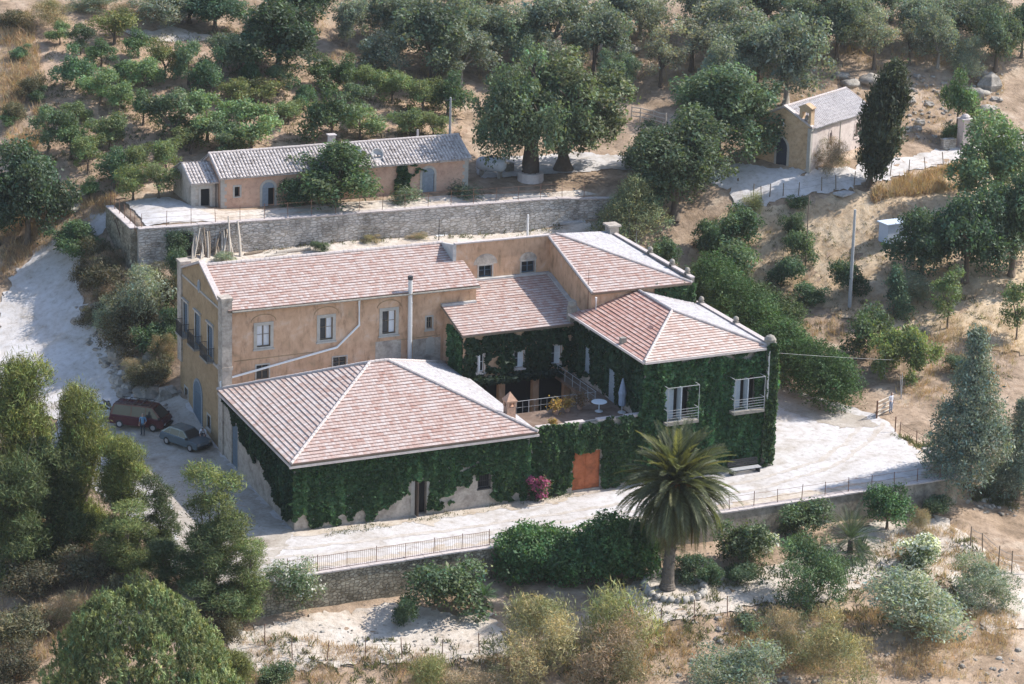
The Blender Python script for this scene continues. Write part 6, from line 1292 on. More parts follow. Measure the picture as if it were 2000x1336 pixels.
ivy('ivy', Fr((0, 46.15, 0), (1, 0, 0), (0, -1, 0)), [(25.3, 10.0), (25.5, 12.9), (26.3, 12.9), (26.6, 12.3), (28.2, 12.4), (26.7, 11.9), (26.6, 10.0)], [], 150, 'ivy column climbing the pink house wall', base=(.045, .085, .035), seed=11, leaf=.14)
# vine pergola fringe over the dark court
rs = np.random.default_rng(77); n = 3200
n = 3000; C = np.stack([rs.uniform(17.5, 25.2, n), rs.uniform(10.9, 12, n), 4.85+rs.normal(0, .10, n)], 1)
tag(link('vine_canopy', leaf_mesh('vine_canopy', C, rs.normal(size=C.shape)*.5+np.array([0, 0, 1]), np.full(n, .16), colours((.022, .036, .022), n, rs), 'ivy', .8)), 'vine fringe over the inner court, leaves painted dark', 'vine')  # leaf colour near black, the court's shade painted in
# ------------------------------------------------------------------ retaining walls, fences
def wall_run(name, pts, ztop, zfoot, th, mat, label, cope=True, cat='wall', crumble=0.0):
    """masonry wall along a plan polyline; ztop / zfoot are functions of the point"""
    mb = MB(); cp = MB(); P = [Vector(p) for p in pts]; D = []
    for i in range(len(P)-1):
        n = max(1, int((P[i+1]-P[i]).length/1.2)); D += [P[i].lerp(P[i+1], k/n) for k in range(n)]
    D.append(P[-1])
    for i in range(len(D)-1):
        a, b = D[i], D[i+1]; t = (b-a).normalized(); nn = Vector((t.y, -t.x))
        za, zb2 = ztop(a), ztop(b); fa, fb = zfoot(a), zfoot(b); o = nn*th
        q = [(*a, fa), (*b, fb), (*b, zb2), (*a, za)]
        f = [(*(a+o*1.25), fa), (*(b+o*1.25), fb), (*(b+o), zb2), (*(a+o), za)]
        mb.poly(f); mb.poly(list(reversed(q))); mb.poly([q[3], q[2], f[2], f[3]])
        if i == 0: mb.poly([q[0], q[3], f[3], f[0]])
        if i == len(D)-2: mb.poly([q[1], f[1], f[2], q[2]])
        if cope:
            e = nn*.06; j = random.uniform(-.02, .02)
            cp.obox(((a+b)/2+o/2).to_tuple()+((za+zb2)/2+.05+j,), (*t, (zb2-za)/(b-a).length), (*nn, 0), (b-a).length-.02, th+.14, .1)
    r = empty(name, (*P[0], zfoot(P[0]))); tag(r, label, cat)
    pi_ = Matrix.Translation(-r.location)
    o = mb.build('masonry', M[mat], r); o.matrix_parent_inverse = pi_
    if cope: o = cp.build('coping', M['ridge'], r); o.matrix_parent_inverse = pi_
    return r
TW = [(44.5, yterr(44.5)+.12), (36, yterr(36)+.12), (20, yterr(20)+.12), (1.3, yterr(1.3)+.12)]
wall_run('retaining_wall', list(reversed(TW)), lambda p: 10.02-(max(0, p.x-38)*.07), lambda p: gz(p.x, p.y-.9)-.4, .55, 'masonry', 'long rubble stone retaining wall below the upper terrace')
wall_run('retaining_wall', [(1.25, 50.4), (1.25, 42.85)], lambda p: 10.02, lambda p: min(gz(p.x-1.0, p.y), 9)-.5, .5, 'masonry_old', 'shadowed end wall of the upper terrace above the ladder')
wall_run('retaining_wall', [(-5.2, -7.1), (11.5, -7.12), (21, -7.12)], lambda p: .16, lambda p: gz(p.x, p.y-.9)-.4, .5, 'masonry_old', 'old stone retaining wall along the front drive')
wall_run('retaining_wall', [(21.02, -7.12), (30, -7.14), (47.2, -7.14)], lambda p: .16, lambda p: gz(p.x, p.y-.9)-.4, .5, 'wall_render', 'grey rendered garden wall right of the palm')
wall_run('retaining_wall', [(47.2, -7.14), (48.3, -6.9), (49.0, -6.1), (49.2, -4.8), (49.2, -1.5)], lambda p: .16, lambda p: gz(p.x+.8, p.y-.6)-.4, .45, 'wall_render', 'rounded end of the front retaining wall at the courtyard corner')
def fence(name, pts, hgt, rad, label, mat='rust', wires=(.5, .95), post_z=None, bars=0, wmat=None, cat='fence', wr=.012, lean=.04):
    r = empty(name, pts[0]); tag(r, label, cat); pi_ = Matrix.Translation(-Vector(pts[0]))
    P = [Vector(p) for p in pts]
    for p in P:
        mb = MB(); l = Vector((random.gauss(0, lean), random.gauss(0, lean), 0))*hgt
        mb.tube([p-Vector((0, 0, .25)), p+Vector((0, 0, hgt*random.uniform(.93, 1.05)))+l], [rad, rad*.85], 6)
        o = mb.build('post', M[mat], r); o.matrix_parent_inverse = pi_
    mb = MB()
    for i in range(len(P)-1):
        for w_ in wires:
            a = P[i]+Vector((0, 0, hgt*w_)); b = P[i+1]+Vector((0, 0, hgt*w_)); m = a.lerp(b, .5)-Vector((0, 0, .03)); mb.tube([a, m, b], wr, 4, cap=False)
        if bars:
            n = int((P[i+1]-P[i]).length/bars)
            for k in range(1, n): q = P[i].lerp(P[i+1], k/n); mb.tube([q+Vector((0, 0, .05)), q+Vector((0, 0, hgt*wires[-1]))], .009, 4, cap=False)
    if mb.f: o = mb.build('wire' if not bars else 'bars', M[wmat or mat], r); o.matrix_parent_inverse = pi_
    return r
def line(pts, step):
    P = [Vector(p) for p in pts]; out = []
    for i in range(len(P)-1):
        n = max(1, round((P[i+1]-P[i]).length/step)); out += [P[i].lerp(P[i+1], k/n) for k in range(n)]
    out.append(P[-1]); return out
fence('railing', [(p.x, p.y-.2, .2) for p in line([(-3, -7.12), (11.2, -7.12)], 2.05)], 1.15, .028, 'rusty barred railing along the drive, left of the glossy hedge', wires=(.08, .92), bars=.13, wr=.014)
fence('railing', [(p.x, p.y, .2) for p in line([(27.5, -7.35), (46.8, -7.35), (48.4, -7.05), (49.3, -6.2), (49.45, -3.5)], 1.95)], 1.1, .03, 'rusty post and wire railing on the courtyard edge above the garden', wires=(.15, .5, .9))
fence('railing', [(p.x, p.y, 10.05) for p in line([(1.6, 42.6), (12, yterr(12)-.15), (41, yterr(41)-.15)], 2.1)], 1.35, .026, 'thin rusty wire fence along the top of the terrace wall', wires=(.3, .62, .95), wr=.009)
fence('railing', [(1.1, y, 10.05) for y in (42.8, 44.3, 45.9, 47.5, 49.1, 50.3)], 1.25, .03, 'rusty railing on the left end of the terrace', wires=(.35, .65, .95))
fence('fence', [G(1300+a/2.854, b/2.854) for a, b in ((490, 1098), (535, 1116), (580, 1098), (655, 1096), (740, 1092), (870, 1066), (950, 1056), (1050, 1035), (1160, 1010), (1250, 985), (1355, 966), (1450, 948), (1550, 920), (1640, 896))], 1.3, .05, 'leaning wooden post fence along the chapel road', mat='wood', wires=(.5, .9), wmat='iron', wr=.006, lean=.1)
fence('fence', [G(u, v) for u, v in ((517, 1263), (571, 1290), (638, 1292), (713, 1288), (786, 1288), (863, 1292), (936, 1278))], 1.5, .035, 'thin post fence across the pale ground at the bottom', wires=(.35, .7), wr=.006)
fence('fence', [G(u, v) for u, v in ((1290, 1230), (1356, 1214), (1421, 1204))], 1.5, .035, 'few rusty posts on the edge of the palm garden', wires=(.5,), wr=.006)
fence('fence', [G(u, v) for u, v in ((1895, 1068), (1919, 1080), (1950, 1108), (1976, 1120), (2010, 1122))], 1.6, .05, 'grey post fence at the right end of the garden', mat='wood', wires=(.35, .6, .85), wr=.02, wmat='palewood')
fence('fence', [G(u, v) for u, v in ((1757, 850), (1790, 868), (1830, 888), (1868, 908))], 1.1, .04, 'low rusty fence on the far edge of the courtyard', wires=(.5, .9), wr=.012)
fence('fence', [G(u, v) for u, v in ((1232, 235), (1250, 238), (1275, 243), (1300, 250))], 1.4, .07, 'wooden rail fence between the carob and the oaks', mat='palewood', wires=(.35, .65, .95), wr=.05)
fence('fence', [(22, 33, 6.8), (24.5, 33.2, 6.8), (27, 33.6, 6.7), (29.5, 34, 6.7), (32, 34.5, 6.7), (34, 35, 6.7)], 1.2, .03, 'thin wire fence in the back court behind the roof', wires=(.5, .95), wr=.008)
fence('fence', [G(u, v) for u, v in ((1727, 735), (1760, 775), (1826, 690))][:2], 1.8, .03, 'pair of thin posts above the yard gate', mat='pole', wires=())
# yard gate on the right: pale wooden rails, standing open
p = Vector(G(1712, 818)); q = Vector(G(1742, 800)); r = empty('yard_gate', p); tag(r, 'bleached wooden rail gate at the end of the long hedge', 'gate'); t = (q-p); ex = Vector((t.x, t.y, 0)).normalized()
for k in (0, 1):
    mb = MB(); mb.tube([ex*t.length*k+Vector((0, 0, -.2)), ex*t.length*k+Vector((0, 0, 1.5))], .07, 7); mb.build('post', M['palewood' if k else 'rust'], r)
mb = MB()
for z in (.3, .65, 1.0, 1.35): mb.tube([Vector((0, 0, z)), ex*t.length+Vector((0, 0, z))], .055, 6)
mb.tube([Vector((0, 0, .3)), ex*t.length+Vector((0, 0, 1.35))], .04, 5); mb.build('rails', M['palewood'], r)
p = G(1748, 845); mb = MB(); mb.tube([(p[0], p[1], p[2]-.2), (p[0], p[1], p[2]+1.3)], .05, 6); tag(mb.build('gate_post', M['rust']), 'short rusty post standing alone at the courtyard mouth', 'post')
# gate pillar by the chapel road
p = G(1882, 288); P_ = empty('gate_pillar', p); tag(P_, 'tall white plastered gate pillar beside the far end of the road', 'pillar')
mb = MB(); mb.box(-.5, .5, -.5, .5, -.3, 2.7); mb.build('shaft', M['plaster_pale'], P_); mb = MB(); mb.box(-.6, .6, -.6, .6, 2.7, 2.85); mb.lathe((0, 0, 2.85), [(.5, 0), (.42, .2), (.2, .38), (.05, .42)], 12); mb.build('cap', M['ridge'], P_)
p = G(1862, 288); mb = MB(); mb.box(p[0]-1.3, p[0]+.1, p[1]-.25, p[1]+.25, p[2]-.3, p[2]+.8); mb.box(p[0]-1.35, p[0]+.1, p[1]-.3, p[1]+.3, p[2]+.8, p[2]+.9); tag(mb.build('low_wall', M['masonry']), 'low white wall stub beside the gate pillar', 'wall')
# poles and wires
def pole(name, u, vb, vt, rad, mat, label, arm=0):
    x, y, z = G(u, vb); h = (vb-vt)/scl((x, y, z))/.95; o = empty(name, (x, y, z)); tag(o, label, 'pole')
    mb = MB(); mb.tube([(0, 0, -.3), (0, 0, h)], [rad, rad*.62], 9); mb.build('shaft', M[mat], o)
    if arm:
        mb = MB(); mb.tube([(-.5, 0, h-.25), (.5, 0, h-.25)], .05, 6)
        for x_ in (-.42, 0, .42): mb.tube([(x_, 0, h-.22), (x_, 0, h-.02)], [.05, .035], 6)
        mb.build('crossarm', M['iron'], o)
    return Vector((x, y, z+h))
t_a = pole('utility_pole', 1659, 600, 412, .17, 'pole', 'tall pale concrete pole standing in the bushes right of the house', 0)
t_b = pole('utility_pole', 1573, 520, 385, .07, 'wood', 'thin dark wooden pole left of the tall pale pole', 0)
t_c = pole('utility_pole', 878, 300, 193, .14, 'pole', 'grey pole with crossarm behind the pink house roof', 1)
t_d = pole('utility_pole', 1121, 150, 60, .09, 'pole', 'thin pale pole above the great carob', 0)
t_e = pole('fence_post', 857+0, 470, 428, .05, 'iron', 'dark iron stake in the back court', 0)
t_f = pole('vent_pipe', 1030, 470, 420, .12, 'whitepipe', 'white vent pipe standing behind the upper roof parapet', 0)
t_g = pole('lamp_stake', 1242, 485, 437, .05, 'pole', 'thin stake with round top beside the roof parapet', 0)
for u, vb, vt in ((1727, 740, 692), (1760, 778, 728)): pole('thin_post', u, vb, vt, .04, 'pole', 'left thin post above the vine heap corner' if u == 1727 else 'right thin post behind the yard gate', 0)
e = onX(2060, 705, 85.0); mb = MB(); a = Vector((36.05, -.55, 8.9)); b = Vector(e.tolist()); mb.tube([a.lerp(b, k/12)-Vector((0, 0, 1.0*4*(k/12)*(1-k/12)*.35)) for k in range(13)], .008, 4, cap=False)
tag(mb.build('power_line', M['pole']), 'thin service wire from the house corner off to the right', 'wire')

# ------------------------------------------------------------------ small things around the place
o = empty('ladder', (.9, 42.0, gz(.9, 41.6))); tag(o, 'wooden ladder leaning on the shadowed end of the terrace wall', 'ladder')
lx = G(252, 500); o.location = (lx[0], lx[1], lx[2]); hv = Vector((-.55, 1.6, 10.1-lx[2])); sd_ = Vector((.25, .05, 0))
for s in (-1, 1): mb = MB(); mb.tube([sd_*s, hv+sd_*s], .045, 6); mb.build('rail', M['darkwood'], o)
for k in range(1, 13): mb = MB(); q = hv*(k/13); mb.tube([q-sd_, q+sd_], .035, 5); mb.build('rung', M['wood'], o)
g0 = np.random.default_rng(9)
tips = [(376+i*3.6, float(g0.uniform(444, 468)), float(g0.uniform(.06, .09))) for i in range(21)]
tips[10] = (446, 422, .09); tips[11] = (464, 432, .12)
for i, (u, vt, rr) in enumerate(tips):
    ub_ = u+g0.uniform(-12, 12); yb = yterr(8)-1.3-g0.uniform(0, .4); bpt = onY(ub_, 508, yb); zb = gz(bpt[0], yb); tp = onY(u, vt, yterr(8)-.5)
    mb = MB(); a = Vector((bpt[0], yb, zb-.05)); b = Vector(tp.tolist()); mb.tube([a, a.lerp(b, .5)+Vector((g0.normal()*.05, 0, g0.normal()*.05)), b], [rr*1.2, rr, rr*.7], 7)
    tag(mb.build('timber_pole', M['palewood' if i % 3 else 'wood']), 'bleached timber pole leaning in a bundle on the terrace wall' if i not in (10, 11) else ('thick pole at the right end of the leaning bundle' if i == 11 else 'tall pole rising above the leaning bundle'), 'pole', 'poles leaning against the terrace wall')
# near-black panel for the doorway in the terrace wall, its darkness painted
mb = MB(); F_ = Fr((4.3, yterr(4.3)-.6, gz(4.3, 41)), (1, -.05, 0), (0, -1, 0)); F_.prism(mb, arch_pts(0, 1.5, -.2, 1.5), -.05, .3)
tag(mb.build('cellar_dark_panel', M['dark']), 'near-black panel for the cellar opening in the terrace wall behind the leaning poles', 'door')
def lying(name, u0, v0, u1, v1, r, mat, label, cat, z=None):
    a = Vector(G(u0, v0)); b = Vector(G(u1, v1)); mb = MB(); mb.tube([a+Vector((0, 0, r*.9)), a.lerp(b, .5)+Vector((0, 0, r)), b+Vector((0, 0, r*.9))], [r, r*1.1, r*.85], 8); tag(mb.build(name, M[mat]), label, cat)
lying('log', 540, 497, 606, 489, .17, 'palewood', 'long pale log lying at the foot of the terrace wall', 'log'); lying('log', 478, 500, 512, 494, .14, 'wood', 'short brown log left of the long pale one', 'log'); lying('log', 520, 503, 560, 497, .10, 'palewood', 'thin pale plank log behind the main roof ridge', 'log')
def slab(u, v, w_, d_, h_, rz, mat, label, nm='stone_slab', cat='slab', tilt=0):
    p = G(u, v); mb = MB(); mb.box(-w_/2, w_/2, -d_/2, d_/2, -.05, h_); mb.box(-w_*.35, w_*.3, -d_*.3, d_*.35, h_, h_+.05); o = mb.build(nm, M[mat]); o.location = p; o.rotation_euler = (tilt, 0, rz); tag(o, label, cat); return o
slab(792, 458, .9, .6, .35, .3, 'cement', 'grey stone block at the foot of the terrace wall'); slab(862, 456, 1.5, 1.0, .12, .2, 'white', 'pale bluish sheet lying in the back court', 'sheet', 'sheet', R_(10)); slab(1115, 432, 2.4, 1.2, .10, -.1, 'cement', 'pale sheet on the ground at the right end of the terrace wall', 'sheet', 'sheet', R_(6))
slab(1650, 378, 2.2, 1.1, .10, .4, 'cement', 'pale sheets lying below the road fence by the cypress', 'sheet', 'sheet', R_(4)); slab(992, 334, .9, .7, .75, .1, 'stone_dark', 'dark box between the white tank and the carob trunk', 'box', 'box'); slab(1035, 386, 3.2, .5, .12, -.05, 'cement', 'loose stone slab on the edge of the terrace wall')
for u, v, rr, lb in ((800, 1004, .35, 'small heap of pale stones on the drive by the dark door'), (1575, 331, .3, 'pale stone at the chapel corner'), (1605, 330, .25, 'round white stone below the chapel bush')):
    p = G(u, v); mb = MB()
    for k in range(5): mb.rock((p[0]+random.uniform(-.7, .7)*rr*2, p[1]+random.uniform(-.5, .5)*rr*2, p[2]+.06), (rr*.5, rr*.45, rr*.4), k+int(u))
    tag(mb.build('stone_heap', M['ridge'], None, True), lb, 'stones')
for i, (u, v, rr, lb) in enumerate(((1660, 165, 1.7, 'pale rock outcrop behind the chapel roof'), (1700, 158, 2.0, 'larger pale rock left of the cypress top'), (1640, 150, 1.4, 'small rock uphill of the chapel'), (1222, 100, 2.0, 'pale rocks between the crest oaks'), (1230, 130, 1.7, 'pale rock face above the rail fence'), (1905, 185, 2.2, 'pale rocks right of the bushy tree'), (1925, 215, 1.6, 'rock ledge above the gate pillar'), (138, 408, 1.6, 'pale boulder beside the dirt road top'), (1870, 190, 1.3, 'small rock on the right ridge'))):
    p = G(u, v); rr *= .7; mb = MB(); mb.rock((0, 0, rr*.05), (rr*.9, rr*.7, rr*.42), i+3, 0, 14, 9); mb.rock((rr*.9, .3, 0), (rr*.5, rr*.5, rr*.3), i+13, 0, 12, 8); o = mb.build('rock', M['rockgrey'], None, True); o.location = p; tag(o, lb, 'rock')
for i, (u, v) in enumerate(((190, 600), (215, 650), (235, 690), (265, 735), (300, 700), (260, 660), (225, 560), (330, 770), (290, 770))):
    p = G(u, v); rr = .6+.25*(i % 3); mb = MB(); mb.rock((0, 0, 0), (rr, rr*.9, rr*.8), i+30, 0, 12, 8); mb.rock((rr*.7, -.4, -.1), (rr*.5, rr*.5, rr*.5), i+43, 0, 10, 7); o = mb.build('rock', M['stone_dark']); o.location = p
    tag(o, f'{ORD[i]} rock down the shaded slope between road and gable, counted from the top', 'rock', 'rocks on the shaded slope')
# white tank
p = G(958, 338); a = empty('gas_tank', (p[0]-.4, p[1]-1.0, p[2]+.02), R_(-38), (1.12, 1.12, 1.12)); tag(a, 'white cylindrical gas tank beside the pink house end', 'tank')
mb = MB(); pr_ = [(-1.25, .05), (-1.2, .3), (-1.05, .48), (-.8, .58), (.8, .58), (1.05, .48), (1.2, .3), (1.25, .05)]; mb.tube([(x, 0, .95) for x, _ in pr_], [r for _, r in pr_], 18); mb.build('vessel', M['water'], a, True)
for x in (-.75, .75): mb = MB(); mb.box(x-.1, x+.1, -.45, .45, -.1, .5); mb.build('cradle', M['stone_dark'], a)
mb = MB(); mb.tube([(0, 0, 1.5), (0, 0, 1.66)], .13, 10); mb.build('valve_dome', M['iron'], a)
# well block round the carob foot
p = G(1036, 352); mb = MB(); prof = [(1.2, -.2), (1.17, .7), (1.12, .75), (.9, .75)]; mb.lathe((p[0], p[1], p[2]), prof, 14); tag(mb.build('tree_kerb', M['plaster_pale']), 'pale round masonry block around the great carob trunk', 'kerb')
# shed
p = G(1755, 466); a = empty('shed', p, R_(4)); a.scale = (1.0, .6, .68); tag(a, 'small white flat roofed shed half hidden by the dark trees', 'shed')
mb = MB(); F_ = Fr((-1.7, -1.1, 0), (1, 0, 0), (0, -1, 0)); wall_sheet(mb, F_, 0, 3.4, -.3, 2.3, [(1.9, 2.4, 1.5, 1.8), (2.7, 3.2, 1.5, 1.8)], .15); mb.box(-1.7, -1.6, -1.09, 1.1, -.3, 2.3); mb.box(1.6, 1.7, -1.09, 1.1, -.3, 2.3); mb.box(-1.59, 1.59, 1.0, 1.1, -.3, 2.3); mb.build('wall', [M['shedblue'], M['dark']], a)
mb = MB(); mb.box(-1.9, 1.9, -1.3, 1.3, 2.3, 2.42); mb.build('roof', M['shedblue'], a)
# bench against the right wing
a = empty('bench', (34.2, -.95, .0)); tag(a, 'dark slatted bench against the ivy of the right wing', 'bench')
mb = MB()
for k in range(4): mb.box(-1.25, 1.25, -.35+k*.14, -.24+k*.14, .42, .46)
mb.build('seat', M['pole'], a); mb = MB()
for k in range(4): mb.obox((0, .25+k*.03, .58+k*.13), (1, 0, 0), (0, 1, .0), 2.5, .03, .10)
mb.build('backrest', M['iron'], a)
for x in (-1.1, 1.1): mb = MB(); mb.box(x-.05, x+.05, -.33, .2, -.02, .42); mb.obox((x, .3, .65), (1, 0, 0), (0, 1, .2), .05, .05, .75); mb.build('leg', M['iron'], a)
# terrace furniture
a = empty('round_table', (24.4, 3.4, 4.5)); tag(a, 'round white garden table on the roof terrace', 'table'); mb = MB(); mb.lathe((0, 0, .7), [(.55, 0), (.58, .02), (.56, .05)], 24); mb.build('tabletop', M['white'], a)
mb = MB(); mb.tube([(0, 0, 0), (0, 0, .7)], .05, 8); mb.lathe((0, 0, 0), [(.3, 0), (.28, .04), (.08, .08)], 12); mb.build('pedestal', M['white'], a)
a = empty('parasol', (25.85, 2.6, 4.5)); tag(a, 'closed pale blue parasol standing on the roof terrace', 'parasol'); mb = MB(); mb.tube([(0, 0, 0), (0, 0, 2.6)], .03, 8); mb.lathe((0, 0, 0), [(.3, 0), (.28, .06), (.05, .1)], 12); mb.build('pole', M['flue'], a)
mb = MB(); mb.lathe((0, 0, .55), [(.24, 0), (.27, .25), (.25, .6), (.30, .95), (.22, 1.3), (.12, 1.75), (.03, 2.05)], 9); mb.build('canopy', M['cloth_grey'], a)
for i, (x, y, s_, fl, lb) in enumerate(((19.4, .6, .3, (.42, .30, .08), 'terracotta pot with yellow plant at the parapet by the chimney'), (21.2, 3.9, .5, (.34, .21, .06), 'large pot with ochre bush at the terrace railing'), (22.2, 4.1, .36, (.36, .23, .07), 'smaller pot with ochre bush right of the large one'), (23.3, 4.3, .55, (.14, .09, .05), 'pot with brown bush at the right of the ochre ones'))):
    a = empty('flower_pot', (x, y, 4.5)); tag(a, lb, 'plant pot', 'flower pots on the roof terrace'); mb = MB(); mb.lathe((0, 0, 0), [(.16, 0), (.24, .32), (.26, .34), (.2, .34)], 12); mb.build('pot', M['terracotta'], a)
    g1_ = np.random.default_rng(i); c = g1_.normal(size=(260, 3))*s_*.5+np.array([0, 0, .5+s_*.5]); link('leaves', leaf_mesh('pot_leaves', c, g1_.normal(size=c.shape), np.full(260, .10), colours(fl, 260, g1_), 'leaf'), a)

# ------------------------------------------------------------------ vehicles
def car(name, label, cat, p0, p1, L, Wd, prof, cab, glassz, paint, wheels, rack=False, roofmat=None, rr_=.29):
    """prof: side outline (x, z) of the lower body; cab: side outline of the cabin, narrowed towards the roof. x runs front (+) to rear (-)"""
    a = Vector(G(*p0)); b = Vector(G(*p1)); c = (a+b)/2; rz = math.atan2(b.y-a.y, b.x-a.x)
    o = empty(name, (c.x, c.y, gz(c.x, c.y)+.05), rz); tag(o, label, cat)
    mb = MB(); hw = Wd/2
    def loft(pr, ws):
        n = len(pr); rows_ = []
        for s_ in ws: rows_.append([Vector((x*(1-s_[2]), s_[0], zc_+(z-zc_)*s_[1])) for x, z in pr])
        for i in range(len(rows_)-1):
            for k in range(n): mb.poly([rows_[i][k], rows_[i][(k+1) % n], rows_[i+1][(k+1) % n], rows_[i+1][k]])
        mb.poly(rows_[0]); mb.poly(list(reversed(rows_[-1])))
    zc_ = .55; loft(prof, [(-hw, .86, .012), (-hw*.95, .97, .004), (-hw*.8, 1, 0), (hw*.8, 1, 0), (hw*.95, .97, .004), (hw, .86, .012)])
    zt = max(z for _, z in cab); zb_ = min(z for _, z in cab)
    n = len(cab)
    R1 = [Vector((x, -(hw*.93-(z-zb_)/(zt-zb_)*.17*Wd/1.6), z)) for x, z in cab]; R2 = [Vector((v.x, -v.y, v.z)) for v in R1]
    for k in range(n): mb.poly([R1[k], R1[(k+1) % n], R2[(k+1) % n], R2[k]])
    mb.poly(R1); mb.poly(list(reversed(R2)))
    mb.build('body', M[paint], o)
    mb = MB()
    # windscreen and rear window between the cabin corners, side windows on the tumblehome
    def pane(q, e): mb.prism(q, e)
    f0, f1, r1_, r0 = cab[0], cab[1], cab[-2], cab[-1]
    def across(p_, q_, t0, t1, out):
        lo_ = Vector((p_[0]+(q_[0]-p_[0])*t0, 0, p_[1]+(q_[1]-p_[1])*t0)); hi_ = Vector((p_[0]+(q_[0]-p_[0])*t1, 0, p_[1]+(q_[1]-p_[1])*t1))
        wl = hw*.93-(lo_.z-zb_)/(zt-zb_)*.17*Wd/1.6-.09; wh_ = hw*.93-(hi_.z-zb_)/(zt-zb_)*.17*Wd/1.6-.09
        pane([lo_+Vector((out, -wl, 0)), lo_+Vector((out, wl, 0)), hi_+Vector((out, wh_, 0)), hi_+Vector((out, -wh_, 0))], (-.02, 0, .01))
    across(f0, f1, .12, .9, .025); across(r0, r1_, .15, .88, -.025)
    for sgn in (-1, 1):
        for (xa, xb) in glassz:
            z0_, z1_ = zb_+.06, zt-.1
            def yy(z): return sgn*(hw*.93-(z-zb_)/(zt-zb_)*.17*Wd/1.6+.008)
            def cut(x, z):
                # keep the pane inside the sloping ends
                xf = f0[0]+(f1[0]-f0[0])*(z-f0[1])/(f1[1]-f0[1])-.12; xr = r0[0]+(r1_[0]-r0[0])*(z-r0[1])/(r1_[1]-r0[1])+.12
                return min(max(x, xr), xf)
            q = [Vector((cut(xa, z0_), yy(z0_), z0_)), Vector((cut(xb, z0_), yy(z0_), z0_)), Vector((cut(xb, z1_), yy(z1_), z1_)), Vector((cut(xa, z1_), yy(z1_), z1_))]
            pane(q, (0, -sgn*.015, 0))
    mb.build('window_glass', M['glass'], o)
    for x in wheels:
        for sgn in (-1, 1):
            mb = MB(); mb.tube([(x, sgn*(hw-.17), rr_), (x, sgn*(hw+.005), rr_)], rr_, 16); wh = mb.build('wheel', M['tyre'], o); mb = MB(); mb.tube([(x, sgn*(hw-.02), rr_), (x, sgn*(hw+.02), rr_)], rr_*.6, 12); mb.build('rim', M['chrome'], wh)
    xf = max(x for x, _ in prof); xr = min(x for x, _ in prof)
    for sgn in (-1, 1):
        mb = MB(); mb.box(xf-.06, xf+.012, sgn*hw*.72-.14, sgn*hw*.72+.14, .56, .70); mb.build('headlight', M['chrome'], o)
        mb = MB(); mb.box(xr-.012, xr+.06, sgn*hw*.78-.12, sgn*hw*.78+.12, .60, .78); mb.build('tail_light', M['orange'], o)
    mb = MB(); mb.box(xf-.05, xf+.06, -hw*.93, hw*.93, .32, .46); mb.build('bumper', M['tyre'], o); mb = MB(); mb.box(xr-.06, xr+.05, -hw*.93, hw*.93, .34, .48); mb.build('bumper', M['tyre'], o)
    for sgn in (-1, 1): mb = MB(); mb.box(cab[0][0]-.25, cab[0][0]-.1, sgn*(hw+.02)-.08, sgn*(hw+.02)+.08, zb_+.03, zb_+.16); mb.build('mirror', M['tyre'], o)
    if rack:
        mb = MB()
        for k in range(5): x = cab[1][0]-.35-k*.62; mb.tube([(x, -hw*.72, zt), (x, -hw*.72, zt+.13), (x, hw*.72, zt+.13), (x, hw*.72, zt)], .028, 5)
        for sgn in (-1, 1): mb.tube([(cab[1][0]-.2, sgn*hw*.7, zt+.14), (cab[1][0]-3.0, sgn*hw*.7, zt+.14)], .022, 5)
        mb.build('roof_rack', M['iron'], o)
    return o
car('parked_car', 'grey blue hatchback with a man bent over its bonnet', 'car', (322, 858), (405, 884), 3.9, 1.62,
    [(1.92, .35), (1.95, .55), (1.88, .72), (1.0, .84), (-1.75, .90), (-1.92, .80), (-1.96, .45), (-1.9, .26), (1.85, .24)],
    [(1.05, .83), (.32, 1.36), (-.2, 1.40), (-1.1, 1.37), (-1.85, .90)], [(.9, -.0), (-.06, -.95), (-1.0, -1.6)], 'carblue', (1.2, -1.22))
car('parked_van', 'dark red van with roof rack parked behind the man in blue', 'van', (222, 832), (328, 836), 4.5, 1.75,
    [(2.2, .35), (2.25, .7), (2.1, .98), (-2.15, 1.0), (-2.22, .7), (-2.2, .28), (2.1, .26)],
    [(2.05, .97), (1.25, 1.78), (.3, 1.84), (-1.9, 1.80), (-2.17, .99)], [(1.75, .75), (.68, -.4), (-.48, -1.95)], 'vanred', (1.35, -1.35), rack=True, rr_=.31)
car('parked_car', 'white car half hidden behind the pine left of the red van', 'car', (168, 822), (216, 812), 3.9, 1.62,
    [(1.92, .35), (1.95, .55), (1.88, .72), (1.0, .84), (-1.75, .90), (-1.92, .80), (-1.96, .45), (-1.9, .26), (1.85, .24)],
    [(1.05, .83), (.32, 1.36), (-.2, 1.42), (-1.3, 1.40), (-1.85, .90)], [(.9, -.0), (-.06, -.95), (-1.0, -1.6)], 'carwhite', (1.2, -1.22))

